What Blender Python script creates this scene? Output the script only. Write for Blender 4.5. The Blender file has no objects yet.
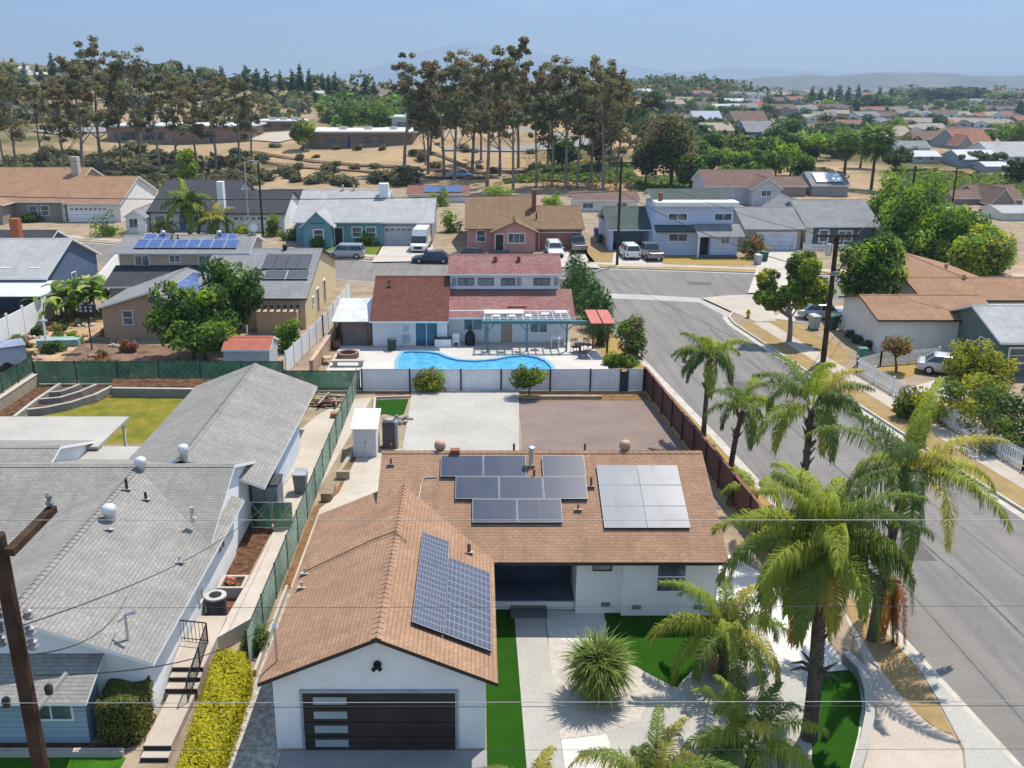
import bpy, math, random
import numpy as np
from mathutils import Vector
from mathutils.geometry import tessellate_polygon
R = math.radians
SC = bpy.context.scene
COL = SC.collection
# ---------------------------------------------------------------- camera numbers (focal length and principal point in pixels)
FOC, PX, PY, CH = 965.0, 478.0, 384.0, 20.4
PIT = math.atan(304 / 965)
CP, SP = math.cos(PIT), math.sin(PIT)

def ray(u, v):
    a = (u - PX) / FOC; b = -(v - PY) / FOC
    return a, CP + b * SP, -SP + b * CP
def P(u, v, z=0.0):
    """ground-plane point at height z seen in the photograph at u, v"""
    dx, dy, dz = ray(u, v); t = (z - CH) / dz
    return (dx * t, dy * t)
def ZY(u, v, y):
    """x and height of the thing seen at u, v when it stands y metres away"""
    dx, dy, dz = ray(u, v); t = y / dy
    return dx * t, CH + dz * t
def PL(pts, z=0.0):
    return [P(u, v, z) for u, v in pts]

# ---------------------------------------------------------------- terrain
def sst(a, b, x):
    t = min(1.0, max(0.0, (x - a) / (b - a))); return t * t * (3 - 2 * t)
_hx = [(-420, 30), (-260, 25), (-170, 18), (-90, 12.5), (0, 5), (90, 1), (170, -3), (300, -7), (600, -9)]
def lerp_tab(tab, x):
    if x <= tab[0][0]: return tab[0][1]
    for (a, va), (b, vb) in zip(tab, tab[1:]):
        if x <= b:
            t = (x - a) / (b - a); t = t * t * (3 - 2 * t); return va + (vb - va) * t
    return tab[-1][1]
def terr(x, y):
    z = -0.25
    k = y / 500.0 if y > 500 else 1.0
    z += sst(335, 500, y) * lerp_tab(_hx, x / k) * (1 - sst(700, 2200, y))
    z += 6.5 * sst(192, 300, y) * (1 - sst(45, 110, x)) * (1 - sst(520, 900, y))
    if y > 160:
        w = sst(160, 200, y) * (1 - sst(900, 1500, y))
        z += w * (0.9 * math.sin(x * .045 + y * .03) + 0.6 * math.sin(x * .11 - y * .07 + 1.3)) * (0.75 if y < 330 else 1)
    z += 17 * math.exp(-(((x - 165) / 110) ** 2 + ((y - 830) / 130) ** 2))
    z += 13 * math.exp(-(((x - 520) / 150) ** 2 + ((y - 1050) / 110) ** 2))
    z += 6 * math.exp(-(((x - 900) / 300) ** 2 + ((y - 1300) / 200) ** 2))
    z += 22 * math.exp(-(((x + 650) / 260) ** 2 + ((y - 900) / 200) ** 2))
    z += -14 * sst(1300, 3000, y)
    return z
def T(u, v):
    """point of the terrain seen at u, v"""
    dx, dy, dz = ray(u, v)
    t = 60.0; last = t
    while t < 9000:
        if CH + dz * t < terr(dx * t, dy * t): break
        last = t; t *= 1.01
    a, b = last, t
    for _ in range(24):
        m = (a + b) / 2
        if CH + dz * m < terr(dx * m, dy * m): b = m
        else: a = m
    return dx * b, dy * b, terr(dx * b, dy * b)

# ---------------------------------------------------------------- materials
MATS = {}
def lin(c):
    return tuple(((x / 255) / 12.92 if x / 255 <= .04045 else ((x / 255 + .055) / 1.055) ** 2.4) for x in c)
def _new(name):
    m = bpy.data.materials.new(name); m.use_nodes = True
    nt = m.node_tree; nt.nodes.clear()
    out = nt.nodes.new('ShaderNodeOutputMaterial'); b = nt.nodes.new('ShaderNodeBsdfPrincipled')
    nt.links.new(b.outputs[0], out.inputs[0])
    return m, nt, b
def _mix(nt, fac, a, b, mode='MIX'):
    n = nt.nodes.new('ShaderNodeMix'); n.data_type = 'RGBA'; n.blend_type = mode
    for sock, val in ((n.inputs[0], fac), (n.inputs[6], a), (n.inputs[7], b)):
        if hasattr(val, 'links'): nt.links.new(val, sock)
        else: sock.default_value = val if isinstance(val, (int, float)) else (*val[:3], 1)
    return n.outputs[2]
def _noise(nt, scale, detail=4, rough=.6, vec=None):
    n = nt.nodes.new('ShaderNodeTexNoise'); n.inputs['Scale'].default_value = scale
    n.inputs['Detail'].default_value = detail; n.inputs['Roughness'].default_value = rough
    if vec is None:
        vec = nt.nodes.new('ShaderNodeNewGeometry').outputs['Position']
    nt.links.new(vec, n.inputs['Vector'])
    return n.outputs['Fac']
def _ramp(nt, fac, lo, hi):
    n = nt.nodes.new('ShaderNodeMapRange'); n.inputs[1].default_value = lo; n.inputs[2].default_value = hi
    nt.links.new(fac, n.inputs[0]); return n.outputs[0]
def _bump(nt, b, h, strength=.4, dist=.02):
    n = nt.nodes.new('ShaderNodeBump'); n.inputs['Strength'].default_value = strength; n.inputs['Distance'].default_value = dist
    nt.links.new(h, n.inputs['Height']); nt.links.new(n.outputs[0], b.inputs['Normal'])

def M(name, c=(.5, .5, .5), rough=.8, var=.25, scale=1.5, fine=0, metal=0., spec=.3, c2=None, bump=0.):
    """plain surface with broad and fine variation of its own colour"""
    if name in MATS: return MATS[name]
    m, nt, b = _new(name)
    if rough >= .84: spec = min(spec, .06)
    b.inputs['Roughness'].default_value = rough; b.inputs['Metallic'].default_value = metal
    b.inputs['Specular IOR Level'].default_value = spec
    n = _noise(nt, scale, 5)
    dark = c2 if c2 else tuple(x * (1 - var) for x in c)
    lite = c if c2 else tuple(min(.95, x * (1 + var * .5)) for x in c)
    o = _mix(nt, _ramp(nt, n, .3, .7), dark, lite)
    if fine:
        n2 = _noise(nt, fine, 2)
        o = _mix(nt, _ramp(nt, n2, .35, .65), _mix(nt, .5, o, (0, 0, 0), 'MIX') if var > .5 else _mix(nt, .11, o, (0, 0, 0)), o)
        if bump: _bump(nt, b, n2, bump)
    nt.links.new(o, b.inputs['Base Color'])
    MATS[name] = m; return m

def shingle(name, c, row=.15, var=.35, w=.27, c3=None):
    if name in MATS: return MATS[name]
    m, nt, b = _new(name)
    b.inputs['Roughness'].default_value = .95; b.inputs['Specular IOR Level'].default_value = .06
    uv = nt.nodes.new('ShaderNodeUVMap').outputs[0]
    br = nt.nodes.new('ShaderNodeTexBrick'); nt.links.new(uv, br.inputs['Vector'])
    br.inputs['Scale'].default_value = 1; br.inputs['Brick Width'].default_value = w; br.inputs['Row Height'].default_value = row
    br.inputs['Mortar Size'].default_value = .022; br.inputs['Mortar Smooth'].default_value = .6; br.inputs['Bias'].default_value = 0
    br.inputs['Color1'].default_value = (*[x * (1 - var * .75) for x in c], 1)
    br.inputs['Color2'].default_value = (*[min(.9, x * (1 + var * .6)) for x in c], 1)
    br.inputs['Mortar'].default_value = (*[x * .74 for x in c], 1)
    n = _noise(nt, .55, 5); o = _mix(nt, _ramp(nt, n, .35, .75), br.outputs[0], _mix(nt, .6, br.outputs[0], c3 or tuple(x * .62 for x in c)))
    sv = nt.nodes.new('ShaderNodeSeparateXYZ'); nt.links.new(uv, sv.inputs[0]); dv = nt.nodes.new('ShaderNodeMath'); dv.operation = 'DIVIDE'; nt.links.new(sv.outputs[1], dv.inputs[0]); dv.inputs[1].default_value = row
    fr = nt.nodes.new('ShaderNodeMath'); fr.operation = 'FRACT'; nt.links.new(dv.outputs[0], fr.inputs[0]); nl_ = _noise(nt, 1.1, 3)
    ln = nt.nodes.new('ShaderNodeMath'); ln.operation = 'MULTIPLY'; nt.links.new(_ramp(nt, fr.outputs[0], .3, .0), ln.inputs[0]); nt.links.new(_ramp(nt, nl_, .3, .65), ln.inputs[1]); o = _mix(nt, ln.outputs[0], o, _mix(nt, .42, o, (0, 0, 0)))  # dark line at each course paints the shadow under shingle edges
    n2 = _noise(nt, 9, 3); o = _mix(nt, _ramp(nt, n2, .3, .7), _mix(nt, .2, o, (0, 0, 0)), o)
    mp = nt.nodes.new('ShaderNodeMapping'); mp.inputs['Scale'].default_value = (1.6, .16, 1); nt.links.new(uv, mp.inputs[0])
    n3 = _noise(nt, 1.4, 4, .6, mp.outputs[0]); o = _mix(nt, _ramp(nt, n3, .5, .8), o, _mix(nt, .42, o, tuple(x * .4 for x in c)))
    nt.links.new(o, b.inputs['Base Color'])
    _bump(nt, b, br.outputs['Fac'], -.5, .02)
    MATS[name] = m; return m

def siding(name, c, step=.2, var=.12, axis='Z', dark=.6):
    """boards: thin dark grooves at an even step"""
    if name in MATS: return MATS[name]
    m, nt, b = _new(name); b.inputs['Roughness'].default_value = .7; b.inputs['Specular IOR Level'].default_value = .3
    tc = nt.nodes.new('ShaderNodeTexCoord').outputs['Object']
    sx = nt.nodes.new('ShaderNodeSeparateXYZ'); nt.links.new(tc, sx.inputs[0])
    if axis == 'XY':
        ad = nt.nodes.new('ShaderNodeMath'); nt.links.new(sx.outputs[0], ad.inputs[0]); nt.links.new(sx.outputs[1], ad.inputs[1]); src = ad.outputs[0]
    else: src = sx.outputs[axis]
    dv = nt.nodes.new('ShaderNodeMath'); dv.operation = 'DIVIDE'; nt.links.new(src, dv.inputs[0]); dv.inputs[1].default_value = step
    fr = nt.nodes.new('ShaderNodeMath'); fr.operation = 'FRACT'; nt.links.new(dv.outputs[0], fr.inputs[0])
    lt = nt.nodes.new('ShaderNodeMath'); lt.operation = 'LESS_THAN'; nt.links.new(fr.outputs[0], lt.inputs[0]); lt.inputs[1].default_value = .14
    n = _noise(nt, 1.3, 5); o = _mix(nt, _ramp(nt, n, .3, .7), tuple(x * (1 - var) for x in c), tuple(min(.9, x * (1 + var * .5)) for x in c))
    o = _mix(nt, lt.outputs[0], o, tuple(x * dark for x in c))
    nt.links.new(o, b.inputs['Base Color']); _bump(nt, b, lt.outputs[0], -.4, .02)
    MATS[name] = m; return m

def leafm(name, c=(.1, .1, .1), c2=None, trans=.42, var=.42):
    if name in MATS: return MATS[name]
    c = tuple(min(.6, x * 2.1) for x in c)
    if c2: c2 = tuple(min(.6, x * 1.75) for x in c2)
    if name in MATS: return MATS[name]
    m = bpy.data.materials.new(name); m.use_nodes = True; nt = m.node_tree; nt.nodes.clear()
    out = nt.nodes.new('ShaderNodeOutputMaterial')
    d = nt.nodes.new('ShaderNodeBsdfPrincipled'); t = nt.nodes.new('ShaderNodeBsdfTranslucent'); mx = nt.nodes.new('ShaderNodeMixShader')
    d.inputs['Roughness'].default_value = .6; d.inputs['Specular IOR Level'].default_value = .08
    mx.inputs[0].default_value = trans
    g = nt.nodes.new('ShaderNodeNewGeometry'); oi = nt.nodes.new('ShaderNodeObjectInfo')
    a = c2 or tuple(x * (1 - var) for x in c)
    o = _mix(nt, g.outputs['Random Per Island'], a, c)
    o = _mix(nt, _ramp(nt, oi.outputs['Random'], 0, 2.2), o, tuple(x * .6 for x in c))
    nt.links.new(o, d.inputs['Base Color'])
    hs = nt.nodes.new('ShaderNodeHueSaturation'); hs.inputs['Value'].default_value = 1.3; hs.inputs['Saturation'].default_value = 1.1
    nt.links.new(o, hs.inputs['Color']); nt.links.new(hs.outputs[0], t.inputs[0])
    nt.links.new(d.outputs[0], mx.inputs[1]); nt.links.new(t.outputs[0], mx.inputs[2]); nt.links.new(mx.outputs[0], out.inputs[0])
    MATS[name] = m; return m

def glassm(name='window_glass', c=(.03, .04, .05), rough=.06):
    if name in MATS: return MATS[name]
    m, nt, b = _new(name); b.inputs['Roughness'].default_value = rough; b.inputs['Specular IOR Level'].default_value = .8
    n = _noise(nt, .8, 2)
    nt.links.new(_mix(nt, _ramp(nt, n, .35, .65), c, tuple(x * 4 for x in c)), b.inputs['Base Color'])
    MATS[name] = m; return m

# ---------------------------------------------------------------- mesh builder
OFF = {}
class MB:
    def __init__(s): s.v = []; s.f = []; s.m = []; s.uv = []; s.arr = []
    def face(s, pts, mat=0, uv=None):
        n = len(s.v); s.v += [tuple(p) for p in pts]; s.f.append(tuple(range(n, n + len(pts)))); s.m.append(mat)
        s.uv.append(uv or [(0, 0)] * len(pts)); return s
    def box(s, x0, x1, y0, y1, z0, z1, mat=0):
        return s.hexa([(x0, y0), (x1, y0), (x1, y1), (x0, y1)], z0, z1, mat)
    def hexa(s, q, z0, z1, mat=0, top=None):
        """prism over the polygon q"""
        q = [(p[0], p[1]) for p in q]
        if sum(a[0] * b[1] - b[0] * a[1] for a, b in zip(q, q[1:] + q[:1])) < 0: q = q[::-1]
        n = len(q); i = len(s.v)
        s.v += [(x, y, z0) for x, y in q] + [(x, y, z1) for x, y in q]
        s._add(tuple(i + k for k in range(n - 1, -1, -1)), mat); s._add(tuple(i + n + k for k in range(n)), mat if top is None else top)
        for k in range(n): s._add((i + k, i + (k + 1) % n, i + n + (k + 1) % n, i + n + k), mat)
        return s
    def _add(s, f, mat): s.f.append(f); s.m.append(mat); s.uv.append([(0, 0)] * len(f))
    def obox(s, c, size, rz=0, mat=0, rx=0):
        """box by centre and size, turned about z (and first tilted about its x)"""
        ca, sa = math.cos(rz), math.sin(rz); cx, sx_ = math.cos(rx), math.sin(rx); i = len(s.v)
        for dz in (-.5, .5):
            for dx, dy in ((-.5, -.5), (.5, -.5), (.5, .5), (-.5, .5)):
                x, y, z = dx * size[0], dy * size[1], dz * size[2]
                y, z = y * cx - z * sx_, y * sx_ + z * cx
                s.v.append((c[0] + x * ca - y * sa, c[1] + x * sa + y * ca, c[2] + z))
        for f in ((3, 2, 1, 0), (4, 5, 6, 7), (0, 1, 5, 4), (1, 2, 6, 5), (2, 3, 7, 6), (3, 0, 4, 7)): s._add(tuple(i + k for k in f), mat)
        return s
    def path(s, pts, rad, n=6, mat=0, cap=True):
        pts = [Vector(p) for p in pts]
        if not isinstance(rad, (list, tuple)): rad = [rad] * len(pts)
        i = len(s.v)
        for k, p in enumerate(pts):
            d = (pts[min(k + 1, len(pts) - 1)] - pts[max(k - 1, 0)]).normalized()
            a = d.orthogonal().normalized() if abs(d.z) < .9 else Vector((1, 0, 0)); a = (a - d * a.dot(d)).normalized(); b = d.cross(a)
            if abs(d.z) < .9:
                a = Vector((-d.y, d.x, 0)).normalized(); b = d.cross(a)
            for j in range(n):
                t = 2 * math.pi * j / n; s.v.append(tuple(p + (a * math.cos(t) + b * math.sin(t)) * rad[k]))
        for k in range(len(pts) - 1):
            for j in range(n):
                s._add((i + k * n + j, i + k * n + (j + 1) % n, i + (k + 1) * n + (j + 1) % n, i + (k + 1) * n + j), mat)
        if cap:
            s._add(tuple(i + j for j in range(n - 1, -1, -1)), mat); s._add(tuple(i + (len(pts) - 1) * n + j for j in range(n)), mat)
        return s
    def tube(s, a, b, r0, r1=None, n=8, mat=0): return s.path([a, b], [r0, r0 if r1 is None else r1], n, mat)
    def lathe(s, prof, c=(0, 0, 0), n=12, mat=0):
        i = len(s.v)
        for r, z in prof:
            for j in range(n):
                t = 2 * math.pi * j / n; s.v.append((c[0] + r * math.cos(t), c[1] + r * math.sin(t), c[2] + z))
        for k in range(len(prof) - 1):
            for j in range(n): s._add((i + k * n + j, i + k * n + (j + 1) % n, i + (k + 1) * n + (j + 1) % n, i + (k + 1) * n + j), mat)
        s._add(tuple(i + j for j in range(n - 1, -1, -1)), mat); s._add(tuple(i + (len(prof) - 1) * n + j for j in range(n)), mat)
        return s
    def slope(s, a, b, c, d, th=.1, mat=0, emat=1):
        """roof plane a,b along the eave, c,d along the ridge (c above b), with thickness and shingle uv"""
        a, b, c, d = map(Vector, (a, b, c, d)); e = (b - a); L = e.length
        if L < 1e-6: e = (c - d)
        ed = e.normalized(); n = e.cross(d - a).normalized()
        if n.z < 0: n = -n
        up = n.cross(ed)
        def uv(p): q = p - a; return (q.dot(ed), q.dot(up))
        top = [a, b, c, d]; s.face(top, mat, [uv(p) for p in top])
        lo = [p - Vector((0, 0, th)) for p in top]
        s.face(lo[::-1], emat)
        for k in range(4): s.face([lo[k], lo[(k + 1) % 4], top[(k + 1) % 4], top[k]], emat)
        return s
    def flat(s, outer, z, holes=(), mat=0):
        loops = [[Vector((p[0], p[1], 0)) for p in outer]] + [[Vector((p[0], p[1], 0)) for p in h] for h in holes]
        al = [p for l in loops for p in l]; i = len(s.v)
        s.v += [(p.x, p.y, z) for p in al]
        for t in tessellate_polygon(loops):
            a, b, c = (al[k] for k in t)
            if (b - a).cross(c - a).z < 0: t = t[::-1]
            s._add(tuple(i + k for k in t), mat)
        return s
    def build(s, name, mats, parent=None, smooth=False, bevel=0.):
        if not isinstance(mats, (list, tuple)): mats = [mats]
        me = bpy.data.meshes.new(name)
        off = OFF.get(parent.name if parent else None, (0, 0, 0))
        v = [(x - off[0], y - off[1], z - off[2]) for x, y, z in s.v] if off != (0, 0, 0) else s.v
        me.from_pydata(v, [], s.f)
        for m in mats: me.materials.append(m)
        me.polygons.foreach_set('material_index', [min(k, len(mats) - 1) for k in s.m])
        ul = me.uv_layers.new(name='UVMap')
        flat = [c for f in s.uv for p in f for c in p]
        if len(flat) == len(ul.data) * 2: ul.data.foreach_set('uv', flat)
        if smooth: me.polygons.foreach_set('use_smooth', [True] * len(me.polygons))
        me.update()
        o = bpy.data.objects.new(name, me); COL.objects.link(o)
        if parent:
            o.parent = parent; OFF[o.name] = off
        if bevel:
            md = o.modifiers.new('bevel', 'BEVEL'); md.width = bevel; md.segments = 2; md.limit_method = 'ANGLE'
        return o

def npmesh(name, V, F, MI, mats, parent=None, smooth=False):
    """mesh from numpy arrays: V (n,3), F (k,4) quads"""
    me = bpy.data.meshes.new(name)
    me.vertices.add(len(V)); me.vertices.foreach_set('co', V.astype(np.float32).ravel())
    k = F.shape[1]
    me.loops.add(F.size); me.loops.foreach_set('vertex_index', F.astype(np.int32).ravel())
    me.polygons.add(len(F)); me.polygons.foreach_set('loop_start', np.arange(0, F.size, k, dtype=np.int32))
    for m in mats: me.materials.append(m)
    me.polygons.foreach_set('material_index', np.asarray(MI, dtype=np.int32))
    if smooth: me.polygons.foreach_set('use_smooth', np.ones(len(F), dtype=bool))
    me.update(calc_edges=True)
    o = bpy.data.objects.new(name, me); COL.objects.link(o)
    if parent: o.parent = parent; OFF[o.name] = OFF.get(parent.name, (0, 0, 0))
    return o

# ---------------------------------------------------------------- things
def tag(o, label=None, cat=None, group=None, kind=None):
    if label: o['label'] = label
    if cat: o['category'] = cat
    if group: o['group'] = group
    if kind: o['kind'] = kind
    return o
def thing(name, label, cat, loc=(0, 0, 0), rz=0., group=None, world=False):
    o = bpy.data.objects.new(name, None); COL.objects.link(o); o.empty_display_size = .3
    o.location = loc; o.rotation_euler = (0, 0, rz)
    if world: OFF[o.name] = tuple(loc)
    return tag(o, label, cat, group)
def copy_tree(o, loc=None, rz=None, label=None, scale=None, group=None, parent=None):
    c = o.copy(); COL.objects.link(c); c.parent = parent
    if loc is not None: c.location = loc
    if rz is not None: c.rotation_euler = (0, 0, rz)
    if scale is not None: c.scale = scale if isinstance(scale, tuple) else (scale,) * 3
    if label: c['label'] = label
    if group: c['group'] = group
    for ch in [k for k in COL.objects if k.parent == o]: copy_tree(ch, parent=c)
    return c
def struct(name, mb, mats):
    return tag(mb.build(name, mats), kind='structure')
def sheet(name, pts, z, mat):
    return struct(name, MB().flat(pts, z), mat)
ORD = ['leftmost', 'second from left', 'third from left', 'fourth from left', 'fifth from left', 'sixth from left', 'seventh from left', 'eighth from left', 'ninth from left', 'tenth from left']
# ---------------------------------------------------------------- camera, sun, sky
cam = bpy.data.cameras.new('camera'); co = bpy.data.objects.new('camera', cam); COL.objects.link(co)
co.location = (0, 0, CH); co.rotation_euler = (math.pi / 2 - PIT, 0, 0)
cam.sensor_width = 36; cam.lens = FOC / 1024 * 36; cam.shift_x = (512 - PX) / 1024
cam.clip_start = .5; cam.clip_end = 60000; SC.camera = co
SUN_TO = Vector((.32, .42, 1)).normalized()          # towards the sun
EL = math.asin(SUN_TO.z); AZ = math.atan2(SUN_TO.x, SUN_TO.y)
sl = bpy.data.lights.new('sun', 'SUN'); sl.energy = 5.0; sl.angle = R(.53); sl.color = (1, .93, .82)
so = bpy.data.objects.new('sun', sl); COL.objects.link(so); so.rotation_euler = SUN_TO.to_track_quat('Z', 'Y').to_euler(); so.location = (0, 0, 80)
W = bpy.data.worlds.new('World'); SC.world = W; W.use_nodes = True
nt = W.node_tree; nt.nodes.clear()
wo = nt.nodes.new('ShaderNodeOutputWorld'); bg = nt.nodes.new('ShaderNodeBackground'); sk = nt.nodes.new('ShaderNodeTexSky')
sk.sky_type = 'NISHITA'; sk.sun_disc = False; sk.sun_elevation = EL; sk.sun_rotation = AZ
sk.air_density = 1.1; sk.dust_density = .15; sk.ozone_density = 2.2; sk.altitude = 100
bg.inputs[1].default_value = .135
# faint streaks of high cloud in the sky itself
tc = nt.nodes.new('ShaderNodeTexCoord'); mp = nt.nodes.new('ShaderNodeMapping'); mp.inputs['Scale'].default_value = (2.2, 2.2, 15)
nt.links.new(tc.outputs['Generated'], mp.inputs[0])
cn = _noise(nt, 2.1, 6, .55, mp.outputs[0]); cr = _ramp(nt, cn, .57, .76)
ml = nt.nodes.new('ShaderNodeMath'); ml.operation = 'MULTIPLY'; ml.inputs[1].default_value = .5; nt.links.new(cr, ml.inputs[0])
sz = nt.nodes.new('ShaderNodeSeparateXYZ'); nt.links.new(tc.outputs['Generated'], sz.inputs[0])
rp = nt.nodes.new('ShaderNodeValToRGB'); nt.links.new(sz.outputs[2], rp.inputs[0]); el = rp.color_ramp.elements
el[0].position = 0; el[0].color = (.72, .72, .78, 1); el[1].position = .45; el[1].color = (1.75, 1.6, 1.4, 1)  # low sky dimmed, unseen overhead sky brightened to add fill light
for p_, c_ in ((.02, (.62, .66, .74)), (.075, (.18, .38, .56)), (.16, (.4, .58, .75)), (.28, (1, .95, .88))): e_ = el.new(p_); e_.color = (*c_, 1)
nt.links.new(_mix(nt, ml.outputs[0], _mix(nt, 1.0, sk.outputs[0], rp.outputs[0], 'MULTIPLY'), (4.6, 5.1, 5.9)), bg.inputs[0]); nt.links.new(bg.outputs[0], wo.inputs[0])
SC.view_settings.view_transform = 'Standard'; SC.view_settings.look = 'None'; SC.view_settings.gamma = 1; SC.view_settings.exposure = .50
SC.cycles.max_bounces = 5; SC.cycles.diffuse_bounces = 3; SC.cycles.glossy_bounces = 2; SC.cycles.transmission_bounces = 3; SC.cycles.transparent_max_bounces = 4
SC.cycles.volume_bounces = 0; SC.cycles.use_denoising = True; SC.cycles.caustics_reflective = False; SC.cycles.caustics_refractive = False
SC.cycles.use_adaptive_sampling = True; SC.cycles.adaptive_threshold = .02

# ---------------------------------------------------------------- surface materials
def ground_mat():
    m, nt, b = _new('dry_ground'); b.inputs['Roughness'].default_value = 1; b.inputs['Specular IOR Level'].default_value = .05
    n1 = _noise(nt, .012, 6, .6); n2 = _noise(nt, .09, 5, .65); n3 = _noise(nt, 1.3, 4, .7)
    straw, tan, olive = (.44, .31, .17), (.30, .215, .14), (.085, .085, .035)
    o = _mix(nt, _ramp(nt, n2, .35, .65), tan, straw)
    sp = nt.nodes.new('ShaderNodeSeparateXYZ'); nt.links.new(nt.nodes.new('ShaderNodeNewGeometry').outputs['Position'], sp.inputs[0])
    n4 = _noise(nt, .02, 6, .7); far = nt.nodes.new('ShaderNodeMath'); far.operation = 'MULTIPLY'; nt.links.new(_ramp(nt, sp.outputs[1], 330, 460), far.inputs[0]); nt.links.new(_ramp(nt, n4, .36, .52), far.inputs[1])
    o = _mix(nt, far.outputs[0], o, _mix(nt, _ramp(nt, n2, .4, .6), (.13, .118, .075), (.19, .155, .11)))
    o = _mix(nt, _ramp(nt, n1, .50, .6), o, _mix(nt, _ramp(nt, n2, .4, .6), olive, (.16, .13, .07)))
    o = _mix(nt, _ramp(nt, n3, .25, .75), _mix(nt, .35, o, (.05, .04, .02)), o)
    nt.links.new(o, b.inputs['Base Color']); return m
def asphalt_mat():
    m, nt, b = _new('asphalt'); b.inputs['Roughness'].default_value = .85; b.inputs['Specular IOR Level'].default_value = .25
    n1 = _noise(nt, .25, 5, .65); n2 = _noise(nt, 18, 2)
    mp = nt.nodes.new('ShaderNodeMapping'); mp.inputs['Rotation'].default_value = (0, 0, R(-6)); mp.inputs['Scale'].default_value = (1.1, .035, 1)
    nt.links.new(nt.nodes.new('ShaderNodeNewGeometry').outputs['Position'], mp.inputs[0]); n3 = _noise(nt, 1.2, 4, .6, mp.outputs[0])
    o = _mix(nt, _ramp(nt, n1, .3, .7), (.170, .154, .138), (.220, .201, .182))
    o = _mix(nt, _ramp(nt, n3, .45, .75), o, (.128, .122, .12))
    o = _mix(nt, _ramp(nt, n2, .3, .7), _mix(nt, .2, o, (0, 0, 0)), o)
    vo = nt.nodes.new('ShaderNodeTexVoronoi'); vo.feature = 'DISTANCE_TO_EDGE'; vo.inputs['Scale'].default_value = .16
    nz = nt.nodes.new('ShaderNodeTexNoise'); nz.inputs['Scale'].default_value = .6; g = nt.nodes.new('ShaderNodeNewGeometry'); nt.links.new(g.outputs['Position'], nz.inputs['Vector'])
    va = nt.nodes.new('ShaderNodeVectorMath'); va.operation = 'MULTIPLY_ADD'; nt.links.new(nz.outputs['Color'], va.inputs[0]); va.inputs[1].default_value = (2.6, 2.6, 0); nt.links.new(g.outputs['Position'], va.inputs[2]); nt.links.new(va.outputs[0], vo.inputs['Vector'])
    lt = nt.nodes.new('ShaderNodeMath'); lt.operation = 'LESS_THAN'; lt.inputs[1].default_value = .004; nt.links.new(vo.outputs['Distance'], lt.inputs[0])
    cf = nt.nodes.new('ShaderNodeMath'); cf.operation = 'MULTIPLY'; cf.inputs[1].default_value = .22; nt.links.new(lt.outputs[0], cf.inputs[0])
    o = _mix(nt, cf.outputs[0], o, (.05, .048, .047))
    nt.links.new(o, b.inputs['Base Color']); return m
GROUND = ground_mat(); ASPH = asphalt_mat()
CONC = M('concrete', (.45, .41, .36), .85, .16, .6, 8); CONCW = M('pale_concrete', (.385, .365, .33), .85, .14, .35, 7)
PINKC = M('sidewalk_concrete', (.43, .37, .31), .85, .18, .5, 9); KERB = M('kerb_concrete', (.46, .42, .36), .85, .2, 1.5, 9)
DRIVE = M('driveway_concrete', (.26, .26, .26), .8, .15, .6, 7)
TAN = M('dry_lawn', (.33, .225, .10), 1, .35, .9, 14, c2=(.23, .17, .085)); TAN2 = M('dry_lawn_golden', (.36, .23, .075), 1, .35, 1.1, 12, c2=(.24, .19, .07))
DIRT = M('bare_dirt', (.27, .16, .09), 1, .4, 1.2, 12); MULCH = M('bark_mulch', (.16, .085, .05), 1, .75, 3, 16)
LOT = M('lot_earth', (.30, .235, .165), 1, .35, .5, 9)
TURF = M('artificial_turf', (.019, .072, .004), .95, .2, 1.2, 30, c2=(.014, .054, .004)); LAWN = M('green_lawn', (.07, .145, .015), .95, .35, .7, 18, c2=(.16, .16, .025))
YLAWN = M('yellowing_lawn', (.25, .19, .03), .95, .3, .8, 14, c2=(.085, .115, .015))
GRAV = M('pale_gravel', (.46, .42, .37), .95, .22, 6, 30); WGRAV = M('white_gravel', (.56, .54, .50), .95, .14, 3, 30); DGRAV = M('grey_gravel', (.24, .22, .2), .95, .7, 4, 24)
PAVER = M('brown_pavers', (.235, .178, .152), .9, .25, .4, 6, c2=(.18, .138, .122))
BROWNG = M('brown_soil', (.21, .12, .06), 1, .5, 1.5, 10)

# terrain: one sheet to the horizon
def terrain():
    xs = np.unique(np.concatenate([np.linspace(-420, 520, 95), np.linspace(-1600, -420, 30), np.linspace(520, 1800, 30), np.linspace(-9000, -1600, 12), np.linspace(1800, 9000, 12)]))
    ys = np.unique(np.concatenate([[-300, -60], np.linspace(0, 120, 8), np.linspace(120, 420, 62), np.linspace(420, 1400, 62), np.linspace(1400, 16000, 40)]))
    V = np.array([(x, y, terr(x, y)) for y in ys for x in xs]); nx = len(xs)
    F = np.array([(j * nx + i, j * nx + i + 1, (j + 1) * nx + i + 1, (j + 1) * nx + i) for j in range(len(ys) - 1) for i in range(nx - 1)])
    return tag(npmesh('ground', V, F, np.zeros(len(F)), [GROUND], smooth=True), kind='structure')
terrain()
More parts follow.
